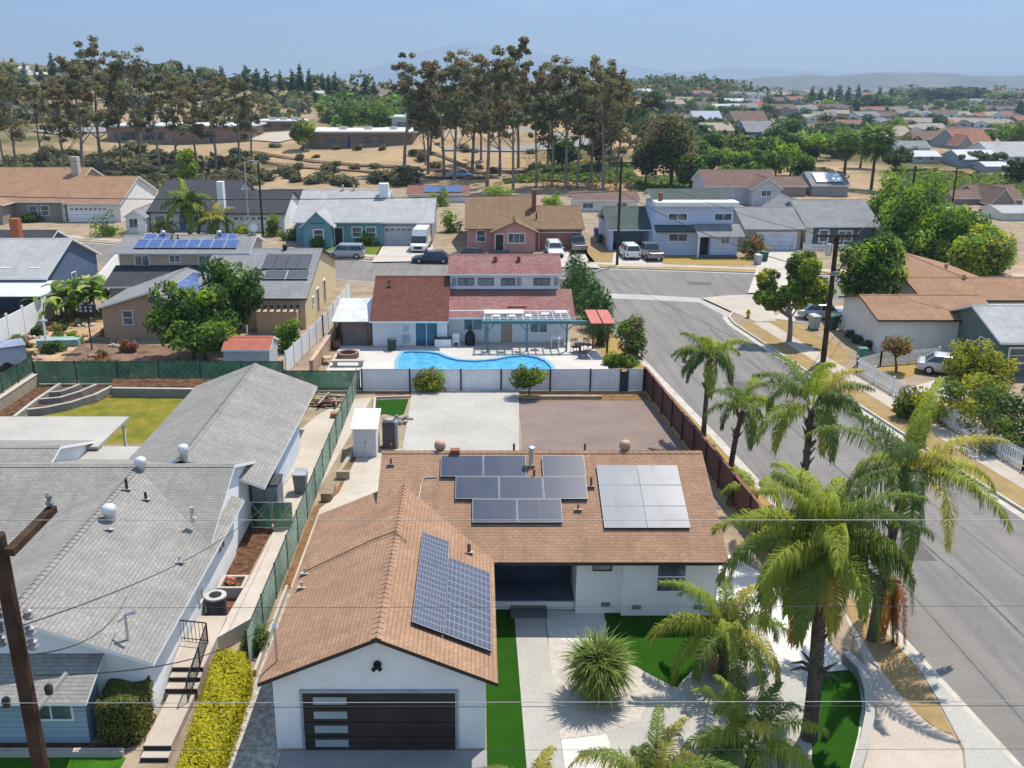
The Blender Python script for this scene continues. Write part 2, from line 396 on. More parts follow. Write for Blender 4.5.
# streets
LC = [(16.6, 25.0), (15.7, 36), (14.1, 54), (12.37, 70.9), (11.5, 80)]               # west kerb of the side street
RC = [(29.0, 27), (27.1, 43.9), (26.4, 49), (23.9, 70), (22.5, 82.6)]                # east kerb of the side street
FAR = [(-95, 146), (-75, 137), (-50, 127), (-30, 119), (-11.5, 114), (16.7, 108.8), (30.8, 106.2), (60, 102), (110, 96)]
NEAR = [(-95, 133), (-75, 124), (-50, 114), (-30, 106.5), (-11.5, 100.8), (4, 97.5)]
NEARR = [(35, 91.5), (60, 88.5), (110, 83)]
LRET = [(11.0, 85), (9.4, 91), (6.8, 95.8)]; RRET = [(22.6, 85), (24.5, 89.5), (29, 91.8)]
LLOW = [(17.6, 19), (19.8, 12), (24, 8)]
road = MB().flat([(-95, 110)] + NEAR + [(7, 95), (11, 80)] + LC[::-1] + [(16, 18), (14, 0), (60, 0), (60, 30)] + RC + [(24, 88)] + NEARR + [(110, 96)] + FAR[::-1][1:], -.13)
road = MB().flat([(-95, 100), (5, 90), (9, 82), (10, 60), (12, 0), (40, 0), (34, 30), (26, 84), (60, 82), (110, 78), (114, 100), (60, 106), (16, 113), (-30, 124), (-95, 152)], -.13)
struct('road', road, ASPH)
def offs(pl, d):
    out = []
    for i, p in enumerate(pl):
        a = pl[max(i - 1, 0)]; b = pl[min(i + 1, len(pl) - 1)]; dx, dy = b[0] - a[0], b[1] - a[1]; L = math.hypot(dx, dy)
        out.append((p[0] - dy / L * d, p[1] + dx / L * d))
    return out
def kerb(pl, side):
    """kerb (a step) and gutter along the polyline; side=+1: the yard lies to its left"""
    yard = offs(pl, .17 * side); gut = offs(pl, -.5 * side); mb = MB(); g = MB()
    for i in range(len(pl) - 1):
        mb.hexa([pl[i], pl[i + 1], yard[i + 1], yard[i]], -.3, .02)
        q = [pl[i], pl[i + 1], gut[i + 1], gut[i]]; g.hexa([(x, y) for x, y in q], -.2, -.122)
    struct('kerb', mb, KERB); struct('gutter', g, KERB)
WK = LLOW[::-1] + LC + LRET + NEAR[::-1]
kerb(WK, 1); kerb(RC + RRET + NEARR, -1); kerb(FAR, 1)
sheet('yard_ground', [(-95, -20), (24, -20)] + offs(WK, .05), 0, LOT)
sheet('yard_ground', offs(RC + RRET + NEARR, -.05) + [(112, 60), (112, 20), (60, 20)], 0, LOT)
sheet('yard_ground', offs(FAR, .05) + [(112, 175), (-95, 205)], 0, LOT)
seam = MB(); sp_ = [((a[0] + b[0]) / 2 + .3 * math.sin(i * 2.1), (a[1] + b[1]) / 2) for i, (a, b) in enumerate(zip(LC, [(25.9, 25), (25.9, 36), (25.6, 54), (23.8, 70.9), (22.6, 82)]))]
for off_, w_ in ((0, .05), (2.9, .03), (-2.7, .03)):
    i_ = offs(sp_, off_ + w_); o_ = offs(sp_, off_ - w_)
    for k in range(len(sp_) - 1): seam.face([(*o_[k], -.126), (*o_[k + 1], -.126), (*i_[k + 1], -.126), (*i_[k], -.126)])
struct('road_seam', seam, M('tar_seam', (.085, .08, .078), .8, .3, 2))
for k_, (u_, v_, w_, d_) in enumerate(((690, 285, 2.4, 1.6), (735, 395, 1.6, 3.0), (905, 560, 1.4, 2.2), (560, 283, 3.0, 1.2))):
    x_, y_ = P(u_, v_, -.13); sheet('road_patch', [(x_, y_), (x_ + w_, y_ - .1), (x_ + w_ + .05, y_ + d_), (x_ - .1, y_ + d_ + .1)], -.127, M('asphalt_patch', (.125, .118, .113), .85, .25, 1.5, 12))
# corner concrete, cross gutter
sheet('cross_gutter', PL([(603, 293.5), (640, 294.5), (700, 298), (752, 323), (740, 324), (699, 302.5), (603, 298)], -.12), -.116, CONCW)
sheet('corner_apron', PL([(702, 298), (720, 296), (760, 294), (815, 297), (815, 304), (772, 308), (776, 321), (757, 322), (735, 313)], .01), .024, PINKC)
# side street, east side: parkway strip and sidewalk
pk = RC[1:] ; a = offs(pk, -.2); b_ = offs(pk, -1.75); c_ = offs(pk, -3.2)
sheet('parkway', a + b_[::-1], .008, TAN); sheet('sidewalk', b_ + c_[::-1], .016, PINKC)
a = offs(LC, .2); b_ = offs(LC, 2.4)
sheet('parkway', a[1:] + b_[1:][::-1], .008, TAN2)
# far side of the cross street
f1 = offs(FAR, .2); f2 = offs(FAR, 1.5); f3 = offs(FAR, 2.9)
sheet('parkway', f1[4:] + f2[4:][::-1], .008, TAN2); sheet('sidewalk', f2 + f3[::-1], .016, PINKC)
# front corner: concrete wedge, tan strip, sidewalk
sheet('corner_apron', PL([(908, 650), (938, 700), (964, 750), (968, 790), (1060, 790), (1014, 764), (960, 706), (915, 655)], 0), .026, CONCW)
sheet('sidewalk', PL([(838, 600), (862, 640), (880, 655), (900, 690), (925, 722), (955, 738), (962, 752), (966, 800), (840, 800), (864, 740), (871, 690), (862, 655)], 0), .012, PINKC)
sheet('parkway', PL([(858, 590), (905, 652), (932, 695), (953, 734), (940, 731), (918, 715), (896, 690), (872, 655), (845, 610)], 0), .018, TAN)
# ---------------------------------------------------------------- building kit
WHITE = M('white_paint', (.76, .76, .76), .6, .06, .8, spec=.35); TRIMW = M('white_trim', (.78, .78, .77), .5, .05, 2, spec=.4)
BLACKT = M('dark_bronze_trim', (.035, .028, .025), .5, .2, 2); GLASS = glassm(); GLASS2 = glassm('bright_glass', (.12, .16, .19), .1)
METAL = M('galvanised_metal', (.55, .56, .58), .35, .2, 3, metal=.7); DARKM = M('black_metal', (.02, .02, .022), .45, .2, 3)
STUCW = M('white_stucco', (.82, .815, .80), .9, .08, .7, 20, bump=.1)
BROWN = shingle('brown_shingles', (.38, .232, .15), var=.16); GREY = shingle('grey_shingles', (.30, .288, .265), var=.16); 
def wing(root, x0, x1, y0, y1, z0, ze, rise, axis='x', ov=.4, rake=.3, wall=None, roof=None, trim=None, th=.14, nowall=False):
    """gabled wing: wall box with gables + roof; ze is the wall-top height, the ridge stands rise above it"""
    wall = wall or WHITE; trim = trim or TRIMW
    def q(a, b, z): return (a, b, z) if axis == 'x' else (b, a, z)
    if axis == 'x': a0, a1, b0, b1 = x0, x1, y0, y1
    else: a0, a1, b0, b1 = y0, y1, x0, x1
    bm = (b0 + b1) / 2; hw = (b1 - b0) / 2; sl = rise / hw
    if not nowall:
        w = MB(); pts = [(b0, z0), (b1, z0), (b1, ze), (bm, ze + rise), (b0, ze)]
        for a, fl in ((a0, 1), (a1, -1)): w.face([q(a, b, z) for b, z in pts][::fl if axis == 'x' else -fl])
        for b in (b0, b1): w.face([q(a0, b, z0), q(a1, b, z0), q(a1, b, ze), q(a0, b, ze)])
        w.face([q(a0, b0, z0), q(a1, b0, z0), q(a1, b1, z0), q(a0, b1, z0)])
        w.build('wall', wall, root)
    r = MB(); zt = ze + th; zl = zt - sl * ov
    for s in (-1, 1):
        be = bm + s * (hw + ov)
        r.slope(q(a0 - rake, be, zl), q(a1 + rake, be, zl), q(a1 + rake, bm, zt + rise), q(a0 - rake, bm, zt + rise), th)
    ro = r.build('roof', [roof, trim], root)
    cap = MB(); n = max(2, int((a1 - a0 + 2 * rake) / .3)); st = (a1 - a0 + 2 * rake) / n
    for k in range(n):                                         # overlapping ridge tiles
        a = a0 - rake + k * st
        for s in (-1, 1):
            cap.face([q(a, bm, zt + rise + .038), q(a + st, bm, zt + rise + .02), q(a + st, bm + s * .17, zt + rise + .02 - .17 * sl), q(a, bm + s * .17, zt + rise + .038 - .17 * sl)], 0, [(0, 0), (.1, 0), (.1, .1), (0, .1)])
    cap.build('ridge_cap', [roof, trim], ro)
    return ro
def on(px, py, ang):
    """frame on a wall: right, out"""
    return (math.cos(ang), math.sin(ang)), (math.sin(ang), -math.cos(ang))
def plate(mb, px, py, ang, s0, s1, z0, z1, o0, o1, mat=0):
    (rx, ry), (ox, oy) = on(px, py, ang)
    mb.hexa([(px + rx * s0 + ox * o0, py + ry * s0 + oy * o0), (px + rx * s1 + ox * o0, py + ry * s1 + oy * o0), (px + rx * s1 + ox * o1, py + ry * s1 + oy * o1), (px + rx * s0 + ox * o1, py + ry * s0 + oy * o1)], z0, z1, mat)
def window(root, px, py, z, w, h, ang=0., bars=1, frame=None, glass=None, name='window', fw=.07, sash=False):
    """window seen from the side ang points away from (0: faces -y); z is its sill"""
    g = MB(); plate(g, px, py, ang, -w / 2, w / 2, z, z + h, -.02, .02)
    go = g.build(name, glass or GLASS, root); f = MB()
    for s0, s1, a, b in ((-w / 2 - fw, w / 2 + fw, z - fw, z), (-w / 2 - fw, w / 2 + fw, z + h, z + h + fw), (-w / 2 - fw, -w / 2, z, z + h), (w / 2, w / 2 + fw, z, z + h)):
        plate(f, px, py, ang, s0, s1, a, b, -.02, .05)
    for k in range(bars):
        s = -w / 2 + w * (k + 1) / (bars + 1); plate(f, px, py, ang, s - .025, s + .025, z, z + h, .018, .04)
    if sash: plate(f, px, py, ang, -w / 2, w / 2, z + h * .5 - .025, z + h * .5 + .025, .019, .045)
    f.build('frame', frame or TRIMW, go); return go
def garage_door(root, px, py, w, h, ang=0., m=None, rows=4, lites=0, z0=0.):
    d = MB()
    for r in range(rows): plate(d, px, py, ang, -w / 2, w / 2, z0 + r * h / rows + .012, z0 + (r + 1) * h / rows - .012, -.05, .03)
    plate(d, px, py, ang, -w / 2, w / 2, z0, z0 + h, -.05, .01, 1)
    do = d.build('garage_door', [m or TRIMW, BLACKT], root)
    if lites:
        p = MB()
        for k in range(lites):
            c = -w / 2 + w * (k + .5) / lites; plate(p, px, py, ang, c - w / lites * .33, c + w / lites * .33, z0 + h * .82, z0 + h * .93, .028, .036)
        p.build('pane', GLASS, do)
    f = MB(); plate(f, px, py, ang, -w / 2 - .1, -w / 2, z0, z0 + h + .1, -.04, .04); plate(f, px, py, ang, w / 2, w / 2 + .1, z0, z0 + h + .1, -.04, .04); plate(f, px, py, ang, -w / 2, w / 2, z0 + h, z0 + h + .1, -.04, .04)
    f.build('door_frame', TRIMW, do); return do
def door(root, px, py, w=.95, h=2.05, ang=0., m=None, z0=0.1):
    d = MB(); plate(d, px, py, ang, -w / 2, w / 2, z0, z0 + h, -.03, .03); do = d.build('door', m or BLACKT, root)
    f = MB(); plate(f, px, py, ang, -w / 2 - .09, -w / 2, z0, z0 + h + .09, -.03, .05); plate(f, px, py, ang, w / 2, w / 2 + .09, z0, z0 + h + .09, -.03, .05); plate(f, px, py, ang, -w / 2, w / 2, z0 + h, z0 + h + .09, -.03, .05)
    f.build('door_frame', TRIMW, do); k = MB(); plate(k, px, py, ang, w / 2 - .16, w / 2 - .08, z0 + 1, z0 + 1.08, .03, .08); k.build('handle', METAL, do); return do
def cellmat(name, c, line, nx, ny, lw, rough=.12, c2=None, metal=0., spec=.6):
    """solar glass with a grid of cells on its uv"""
    if name in MATS: return MATS[name]
    m, nt, b = _new(name); b.inputs['Roughness'].default_value = rough; b.inputs['Specular IOR Level'].default_value = spec; b.inputs['Metallic'].default_value = metal
    uv = nt.nodes.new('ShaderNodeUVMap').outputs[0]; sx = nt.nodes.new('ShaderNodeSeparateXYZ'); nt.links.new(uv, sx.inputs[0]); fs = []
    for k, nn in ((0, nx), (1, ny)):
        mu = nt.nodes.new('ShaderNodeMath'); mu.operation = 'MULTIPLY'; mu.inputs[1].default_value = nn; nt.links.new(sx.outputs[k], mu.inputs[0])
        fr = nt.nodes.new('ShaderNodeMath'); fr.operation = 'FRACT'; nt.links.new(mu.outputs[0], fr.inputs[0])
        lt = nt.nodes.new('ShaderNodeMath'); lt.operation = 'LESS_THAN'; lt.inputs[1].default_value = lw; nt.links.new(fr.outputs[0], lt.inputs[0]); fs.append(lt.outputs[0])
    mx = nt.nodes.new('ShaderNodeMath'); mx.operation = 'MAXIMUM'; nt.links.new(fs[0], mx.inputs[0]); nt.links.new(fs[1], mx.inputs[1])
    n = _noise(nt, .7, 2); o = _mix(nt, _ramp(nt, n, .3, .7), c, c2 or tuple(x * 1.5 for x in c))
    nt.links.new(_mix(nt, mx.outputs[0], o, line), b.inputs['Base Color']); MATS[name] = m; return m
CELL_D = cellmat('dark_solar_glass', (.022, .032, .07), (.08, .10, .15), 2, 1, .012, .22, (.04, .047, .07)); CELL_G = cellmat('gridded_solar_glass', (.032, .037, .062), (.15, .165, .205), 6, 10, .13, .4)
CELL_L = cellmat('glint_solar_glass', (.15, .16, .185), (.22, .23, .25), 1, 9, .3, .3, (.24, .25, .27), 0., .09); CELL_B = cellmat('blue_solar_glass', (.03, .06, .17), (.07, .10, .2), 6, 10, .08, .25)  # CELL_L: silvery sky glint painted into its base colour
SFRAME = M('panel_frame', (.22, .235, .26), .5, .1, 3, metal=.3)
def panel(root, o, ux, vy, w, h, glass, lift=.15, frame=True, fm=None):
    """solar panel whose lower left corner is o; ux, vy: unit vectors along the eave and up the slope"""
    o, ux, vy = Vector(o), Vector(ux).normalized(), Vector(vy).normalized(); n = ux.cross(vy).normalized()
    if n.z < 0: n = -n
    o = o + n * lift; g = .012
    def p(a, b, c): return tuple(o + ux * a + vy * b + n * c)
    mb = MB(); mb.face([p(g, g, 0), p(w - g, g, 0), p(w - g, h - g, 0), p(g, h - g, 0)], 0, [(0, 0), (1, 0), (1, 1), (0, 1)])
    q = [p(g, g, -.05), p(w - g, g, -.05), p(w - g, h - g, -.05), p(g, h - g, -.05)]; t = [p(g, g, 0), p(w - g, g, 0), p(w - g, h - g, 0), p(g, h - g, 0)]
    mb.face(q[::-1], 1)
    for k in range(4): mb.face([q[k], q[(k + 1) % 4], t[(k + 1) % 4], t[k]], 1)
    for a, b in ((.25, .5), (.75, .5)):                          # feet to the roof
        for hh in (.12, h - .12): mb.face([p(w * a, hh, -.05), p(w * a + .04, hh, -.05), p(w * a + .04, hh, -lift), p(w * a, hh, -lift)], 1)
    po = mb.build('solar_panel', [glass, DARKM], root)
    f = MB(); e = .018
    for a0, a1, b0, b1 in ((g, w - g, g, g + e), (g, w - g, h - g - e, h - g), (g, g + e, g + e, h - g - e), (w - g - e, w - g, g + e, h - g - e)):
        f.face([p(a0, b0, .004), p(a1, b0, .004), p(a1, b1, .004), p(a0, b1, .004)])
    f.build('frame', fm or SFRAME, po); return po
def vent_pipe(root, x, y, z, h=.45, r=.06, m=None, hat=False, flash=True):
    mb = MB(); mb.lathe([(r, -.15), (r, h)] + ([(r * 1.7, h), (r * 1.7, h + .07), (r * .5, h + .12)] if hat else []), (x, y, z), 10)
    o = mb.build('vent_pipe', m or METAL, root)
    if flash: MB().obox((x, y, z + .03), (.32, .32, .03), 0, 0, -.35).build('flashing', M('lead_flashing', (.6, .57, .54), .5, .15, 4), o)
    return o
def turbine(root, x, y, z, r=.2, m=None):
    mb = MB(); mb.lathe([(r * .75, -.2), (r * .75, .16), (r * 1.0, .2), (r * 1.12, .34), (r * .95, .5), (r * .5, .56)], (x, y, z), 14)
    return mb.build('roof_vent', m or METAL, root, smooth=True)

# ---------------------------------------------------------------- the white house with the brown roof
h = thing('white_house', 'white single-storey house with brown shingle roof, black garage door and solar panels', 'house', (1.5, 34, 0), world=True)
wing(h, -3.9, 9.45, 33.95, 44.15, 0, 2.72, 2.19, 'x', .5, .26, STUCW, BROWN, BLACKT, nowall=True)
w = MB()
S_ = .43
w.hexa([(3.9, 34.15), (5.7, 34.15), (5.7, 36.15), (3.9, 36.15)], 0, 2.7)                         # beside the porch
w.hexa([(5.7, 33.95), (9.45, 33.95), (9.45, 44.1), (5.7, 44.1)], 0, 2.7)
w.hexa([(-3.9, 36.2), (5.7, 36.2), (5.7, 44.1), (-3.9, 44.1)], 0, 2.7)
for x in (-3.9, 9.45): w.face([(x, 33.95, 2.7), (x, 44.1, 2.7), (x, 39.03, 4.85)])
w.build('wall', STUCW, h)
wing(h, -6.42, .24, 25.95, 37.3, 0, 2.70, 1.42, 'y', .38, .38, STUCW, BROWN, BLACKT)
w = MB().hexa([(.24, 34.55), (3.9, 34.55), (3.9, 36.2), (.24, 36.2)], 0, .32); w.build('porch_floor', M('navy_floor', (.10, .13, .18), .7, .2, 1), h)
MB().box(.25, 3.89, 34.45, 34.55, 0, .33).build('porch_edge', STUCW, h)
MB().box(1.3, 2.75, 33.75, 34.42, 0, .2).build('step', M('grey_step', (.10, .11, .12), .8, .1, 1), h)
MB().box(.25, 3.89, 36.1, 36.19, .32, 1.45).build('porch_wainscot', M('navy_panel', (.04, .058, .09), .5, .2, 1), h)
window(h, .75, 36.18, 1.6, .7, .8, 0, 0); window(h, 4.9, 34.13, 1.95, .7, .5, 0, 0, BLACKT, fw=.03)
window(h, 7.6, 33.93, 1.15, 1.08, 1.25, 0, 0, sash=True)
lamp = MB().lathe([(.05, .0), (.09, .08), (.09, .2), (.04, .24)], (1.9, 34.2, 2.3), 8).build('porch_lamp', TRIMW, h)
for x, y in ((5.1, 34.13), (6.3, 33.93), (8.75, 33.93)):
    v = MB(); v.box(x - .17, x + .17, y - .03, y, .33, .5, 0)
    for k in range(4): v.box(x - .16, x + .16, y - .045, y - .03, .35 + k * .036, .37 + k * .036, 1)
    v.build('crawl_vent', [M('vent_grey', (.12, .13, .14), .6), METAL], h)
# black sectional garage door with four glass panes
gd = MB(); x0, x1 = -5.5, -.72
gd.box(x0, x1, 25.9, 25.94, 0, 2.1, 1)
for k in range(4): gd.box(x0 + .02, x1 - .02, 25.86, 25.9, .02 + k * .525, .51 + k * .525, 0)
GD = gd.build('garage_door', [siding('espresso_panel', (.042, .031, .025), .26, .3, 'Z', .45), DARKM], h)
for k in range(4): MB().box(x0 + .33, x0 + 1.38, 25.845, 25.86, .14 + k * .525, .40 + k * .525).build('pane', M('frosted_glass', (.30, .36, .37), .25, .1, 1), GD)
f = MB(); f.box(x0 - .09, x0, 25.88, 25.95, 0, 2.2); f.box(x1, x1 + .09, 25.88, 25.95, 0, 2.2); f.box(x0, x1, 25.88, 25.95, 2.1, 2.2); f.build('door_frame', M('grey_frame', (.33, .34, .36), .5), GD)
l = MB(); l.tube((-3.12, 25.94, 3.12), (-3.12, 25.88, 3.12), .13, n=14); l.tube((-3.12, 25.88, 3.12), (-3.12, 25.76, 3.08), .05); l.tube((-3.12, 25.8, 3.1), (-3.26, 25.7, 3.05), .055, .075); l.tube((-3.12, 25.8, 3.1), (-3.0, 25.68, 3.1), .055, .075); l.build('flood_lamp', DARKM, h)
def zfront(y): return 2.84 + S_ * (y - 33.95)                         # main roof plane facing the street
def zgar(x): return 2.84 + .4263 * (.24 - x)                            # garage roof plane facing east
fv = (0, math.cos(math.atan(S_)), math.sin(math.atan(S_)))
def roofpix(u, v):                                                      # point of the street-facing roof plane seen at u, v
    dx, dy, dz = ray(u, v); t = (2.84 - S_ * 33.95 - CH) / (dz - S_ * dy); return dx * t, dy * t, CH + dz * t
pw, ph = 2.06, 1.24
for r, (cols, yo) in enumerate((((452, 498 - 2), 0), )): pass
_, yb, _ = roofpix(480, 526); rows = []
ya = roofpix(500, 525)[1]; sl_ = math.hypot(1, S_); 
X1 = roofpix(472, 525)[0]; X2 = roofpix(455, 501)[0]; X3 = roofpix(440, 481)[0]; X4 = roofpix(543, 481)[0]; X5 = roofpix(542, 501)[0]
pw = (roofpix(563, 525)[0] - X1) / 2; ph = (roofpix(500, 501.5)[1] - ya) * sl_
for k in range(2): panel(h, (X1 + k * pw, ya, zfront(ya)), (1, 0, 0), fv, pw, ph, CELL_D)
y2 = ya + ph / sl_
for k in range(3): panel(h, (X2 + k * pw, y2, zfront(y2)), (1, 0, 0), fv, pw, ph, CELL_D)
y3 = y2 + ph / sl_
for k in range(2): panel(h, (X3 + k * pw, y3, zfront(y3)), (1, 0, 0), fv, pw, ph, CELL_D)
panel(h, (X4, y3, zfront(y3)), (1, 0, 0), fv, pw, ph, CELL_D)
yL = roofpix(640, 530)[1]; yT = roofpix(640, 467)[1]; xL = roofpix(604, 530)[0]; xR = roofpix(690.5, 530)[0]
lw, lh = (xR - xL) / 2, (yT - yL) * sl_ / 3
for i in range(2):
    for j in range(3): panel(h, (xL + i * lw, yL + j * lh / sl_, zfront(yL + j * lh / sl_)), (1, 0, 0), fv, lw, lh, CELL_L, .13, fm=M('dull_panel_frame', (.42, .43, .45), .6, .1, 3))
# array on the garage roof: one column of three, one of two
ge = (0, 1, 0); gv = (-math.cos(math.atan(.4263)), 0, math.sin(math.atan(.4263)))
def garpix(u, v):
    dx, dy, dz = ray(u, v); k = .4263; t = (2.84 + k * .24 - CH) / (dz + k * dx); return dx * t, dy * t, CH + dz * t
a0 = garpix(490.5, 655); a1 = garpix(409.5, 626); b1 = garpix(424, 537); mid = garpix(443, 640)
cw = 1.03; ln = (b1[1] - a0[1]) / 3.0
xe = a0[0]; cosg = math.cos(math.atan(.4263)); wid = (a0[0] - a1[0]) / cosg; c1 = wid * .60; c2 = wid * .40
y0g = (a0[1] + a1[1]) / 2; 
ytop1 = garpix(491, 577)[1]; ytop2 = garpix(437, 541)[1]
n1, n2 = 2, 3
for k in range(n1): panel(h, (xe, y0g + k * (ytop1 - y0g) / n1, zgar(xe)), ge, gv, (ytop1 - y0g) / n1, c1, CELL_G)
x2 = xe - c1 * cosg
for k in range(n2): panel(h, (x2, y0g + k * (ytop2 - y0g) / n2, zgar(x2)), ge, gv, (ytop2 - y0g) / n2, c2, CELL_G)
RUST = M('painted_brown_pipe', (.20, .075, .045), .7, .2, 3); TERRA = M('tan_vent', (.42, .27, .19), .7, .15, 3)
def onroof(u, v): return roofpix(u, v)
for (u, v, hh, r, m, hat) in ((531, 466, .8, .09, METAL, True), (534, 478, .4, .05, RUST, False), (591, 487, .45, .05, RUST, False), (578, 510, .25, .04, RUST, False)):
    x, y, z = onroof(u, v); vent_pipe(h, x, y, z, hh, r, m, hat)
for (u, v, m) in ((440, 449, TERRA), (625, 448, TERRA)):
    y = 39.25; x = (u - PX) * (y * CP + 15.2 * SP) / FOC; turbine(h, x, y, 4.9, .23, m)
for u in (391, 514, 585):
    y = 39.3; x = (u - PX) * (y * CP + 15.2 * SP) / FOC; vent_pipe(h, x, y, 4.9, .4, .05, RUST, False, False)
x, y, z = onroof(455, 455); MB().box(x - .2, x + .2, y - .2, y + .15, z - .1, z + .28).build('roof_vent', RUST, h)
x, y, z = garpix(469, 553); vent_pipe(h, x, y, z, .4, .07, RUST)
x, y, z = onroof(391, 465); vent_pipe(h, x, y, z, .3, .05, RUST)
# conduit over the roofs and the service mast
c = MB(); pth = [onroof(437, 478), onroof(424, 479), onroof(421, 487), onroof(412, 541)]; c.path([(a, b, d + .05) for a, b, d in pth], .025, 6); c.build('conduit', METAL, h)
def garpix_w(u, v):
    dx, dy, dz = ray(u, v); k = .4263; t = (2.84 + k * 6.42 - CH) / (dz - k * dx); return dx * t, dy * t, CH + dz * t
m = MB(); x, y, z = garpix_w(277, 661); m.tube((x, y, z - .3), (x, y, z + 1.35), .045); m.tube((x, y, z + 1.3), (x + .05, y - .2, z + 1.4), .07); m.build('service_mast', METAL, h)
for u, v in ((305, 574), (302, 588)):
    x, y, z = garpix_w(u, v); vent_pipe(h, x, y, z, .25, .05, TERRA)
sr = MB(); a = garpix_w(306, 573); bb = garpix_w(374, 541); cc = garpix(407, 544); sr.path([(a[0], a[1], a[2] + .08), (bb[0], bb[1], bb[2] + .08), (-3.09, bb[1] - .1, 4.35), (cc[0], cc[1], cc[2] + .08)], .02, 5); sr.build('conduit', BLACKT, h)
# ---------------------------------------------------------------- its front yard
sheet('driveway', [(-6.2, -20), (.3, -20), (.3, 25.85), (-6.2, 25.85)], .012, DRIVE)
sheet('side_gravel', [(-8.0, -20), (-6.25, -20), (-6.25, 25.9), (-6.45, 25.95), (-6.45, 36), (-7.9, 36)], .008, M('side_gravel', (.52, .48, .43), .95, .6, 4, 22))
sheet('lawn', [(.3, 10), (1.62, 10), (1.5, 34.4), (.28, 34.4)], .02, TURF)
sheet('walkway', [(1.62, 10), (2.72, 10), (2.65, 33.8), (1.45, 33.8)], .024, CONCW)
sheet('white_gravel', [(2.68, 10), (13.0, 10), (13.6, 26), (13.2, 36), (9.6, 42), (9.47, 33.9), (2.7, 34.4)], .008, WGRAV)
sheet('lawn', PL([(604, 612), (720, 614), (722, 640), (676, 688), (652, 676), (632, 665), (610, 650)]), .02, TURF)
sheet('concrete_path', PL([(640, 668), (676, 688), (720, 650), (760, 655), (815, 672), (815, 700), (815, 790), (700, 790), (620, 765), (600, 720), (640, 702), (650, 690), (622, 676)]), .014, CONCW)
sheet('gravel_bed', PL([(548, 635), (640, 668), (652, 692), (640, 720), (600, 735), (555, 740)]), .018, GRAV)
lw_ = PL([(812, 674), (850, 670), (858, 683), (862, 705), (858, 735), (848, 775), (840, 800), (812, 800)])
sheet('lawn', lw_, .025, TURF)
cw_ = [P(u, v, .45) for u, v in ((846, 652), (862, 668), (869, 690), (870, 715), (865, 740), (856, 770), (846, 800))]
t = thing('garden_wall', 'low curved white garden wall around the corner lawn', 'wall', (cw_[3][0], cw_[3][1], 0), world=True)
wb = MB(); i_ = offs(cw_, .12); o_ = offs(cw_, -.12)
for k in range(len(cw_) - 1): wb.hexa([i_[k], i_[k + 1], o_[k + 1], o_[k]], 0, .42)
wb.build('wall', M('grey_block', (.2, .2, .2), .9, .25, 2), t); wb = MB(); i_ = offs(cw_, .15); o_ = offs(cw_, -.15)
for k in range(len(cw_) - 1): wb.hexa([i_[k], i_[k + 1], o_[k + 1], o_[k]], .42, .48)
wb.build('coping', CONCW, t)
# ---------------------------------------------------------------- grey-roofed neighbour on the left
BLUEW = M('pale_blue_stucco', (.56, .61, .68), .85, .08, .8); LGREYW = M('pale_grey_stucco', (.74, .75, .77), .85, .08, .8)
n = thing('grey_roofed_house', 'pale house with sprawling grey shingle roof and round metal roof vents', 'house', (-15, 36, 0), world=True)
wing(n, -19.1, -10.9, 27.3, 39.2, 0, 2.54, 1.50, 'y', .45, .4, LGREYW, GREY, TRIMW)
wing(n, -31, -11.0, 35.0, 44.0, 0, 2.5, 1.58, 'x', .45, .28, LGREYW, GREY, TRIMW)
wing(n, -16.9, -10.25, 45.4, 52.0, 0, 2.52, 1.30, 'y', .4, 4.4, BLUEW, GREY, TRIMW)
wing(n, -31, -19.9, 38.5, 46.4, 0, 2.6, 1.22, 'x', .3, .25, LGREYW, GREY, TRIMW)
pr = MB().slope((-26, 25.55, 1.98), (-12.15, 25.55, 1.98), (-12.15, 27.28, 2.62), (-26, 27.28, 2.62), .1); pr.build('porch_roof', [GREY, TRIMW], n)
MB().box(-26, -12.5, 26.2, 27.29, 0, 2.15).build('porch_wall', siding('blue_siding', (.34, .43, .52), .2), n)
window(n, -13.6, 26.19, .95, 1.3, 1.0, 0, 1, TRIMW); window(n, -18.5, 26.19, .95, 1.6, 1.0, 0, 1, TRIMW)
window(n, -10.89, 36.9, 1.4, .9, .55, math.pi / 2, 1, TRIMW); window(n, -10.89, 33.6, .9, .35, .5, math.pi / 2, 0, TRIMW)
TURB = M('turbine_aluminium', (.62, .62, .64), .4, .12, 4, metal=.35)
def nf(u, v, x0=-15.0, zr=4.18, s=.366):                              # on the east slope of the front wing
    dx, dy, dz = ray(u, v); t = (zr + s * x0 - CH) / (dz + s * dx); return dx * t, dy * t, CH + dz * t
def nb(u, v): return nf(u, v, -13.575, 3.96, .39)
for u, v, r in ((110, 520, .27),):
    x, y, z = nf(u, v); turbine(n, x, y, z + .1, r, TURB)
x, y = P(141, 468, 4.2); turbine(n, x, y, 4.15, .24, TURB)
x, y, z = nb(184, 458); turbine(n, x, y, z + .1, .24, TURB)
for u, v, hh, m in ((127, 490, .5, DARKM), (146, 500, .35, DARKM), (109, 530, .2, METAL), (180, 563, .3, METAL)):
    x, y, z = nf(u, v); vent_pipe(n, x, y, z, hh, .06, m)
x, y = P(192, 515, 3.6); vent_pipe(n, x, y, 3.45, .5, .08, METAL)
for u, v in ((33, 462), (12, 470)):
    x, y = P(u, v, 3.4); vent_pipe(n, x, y, 3.3, .25, .05, METAL)
m = MB(); x, y, z = nf(128, 640); m.tube((x, y, z - .2), (x, y, z + 1.0), .05); m.tube((x, y, z + .95), (x + .35, y, z + 1.05), .07); m.tube((x, y, z + .85), (x - .25, y, z + .7), .04); m.build('service_mast', METAL, n)
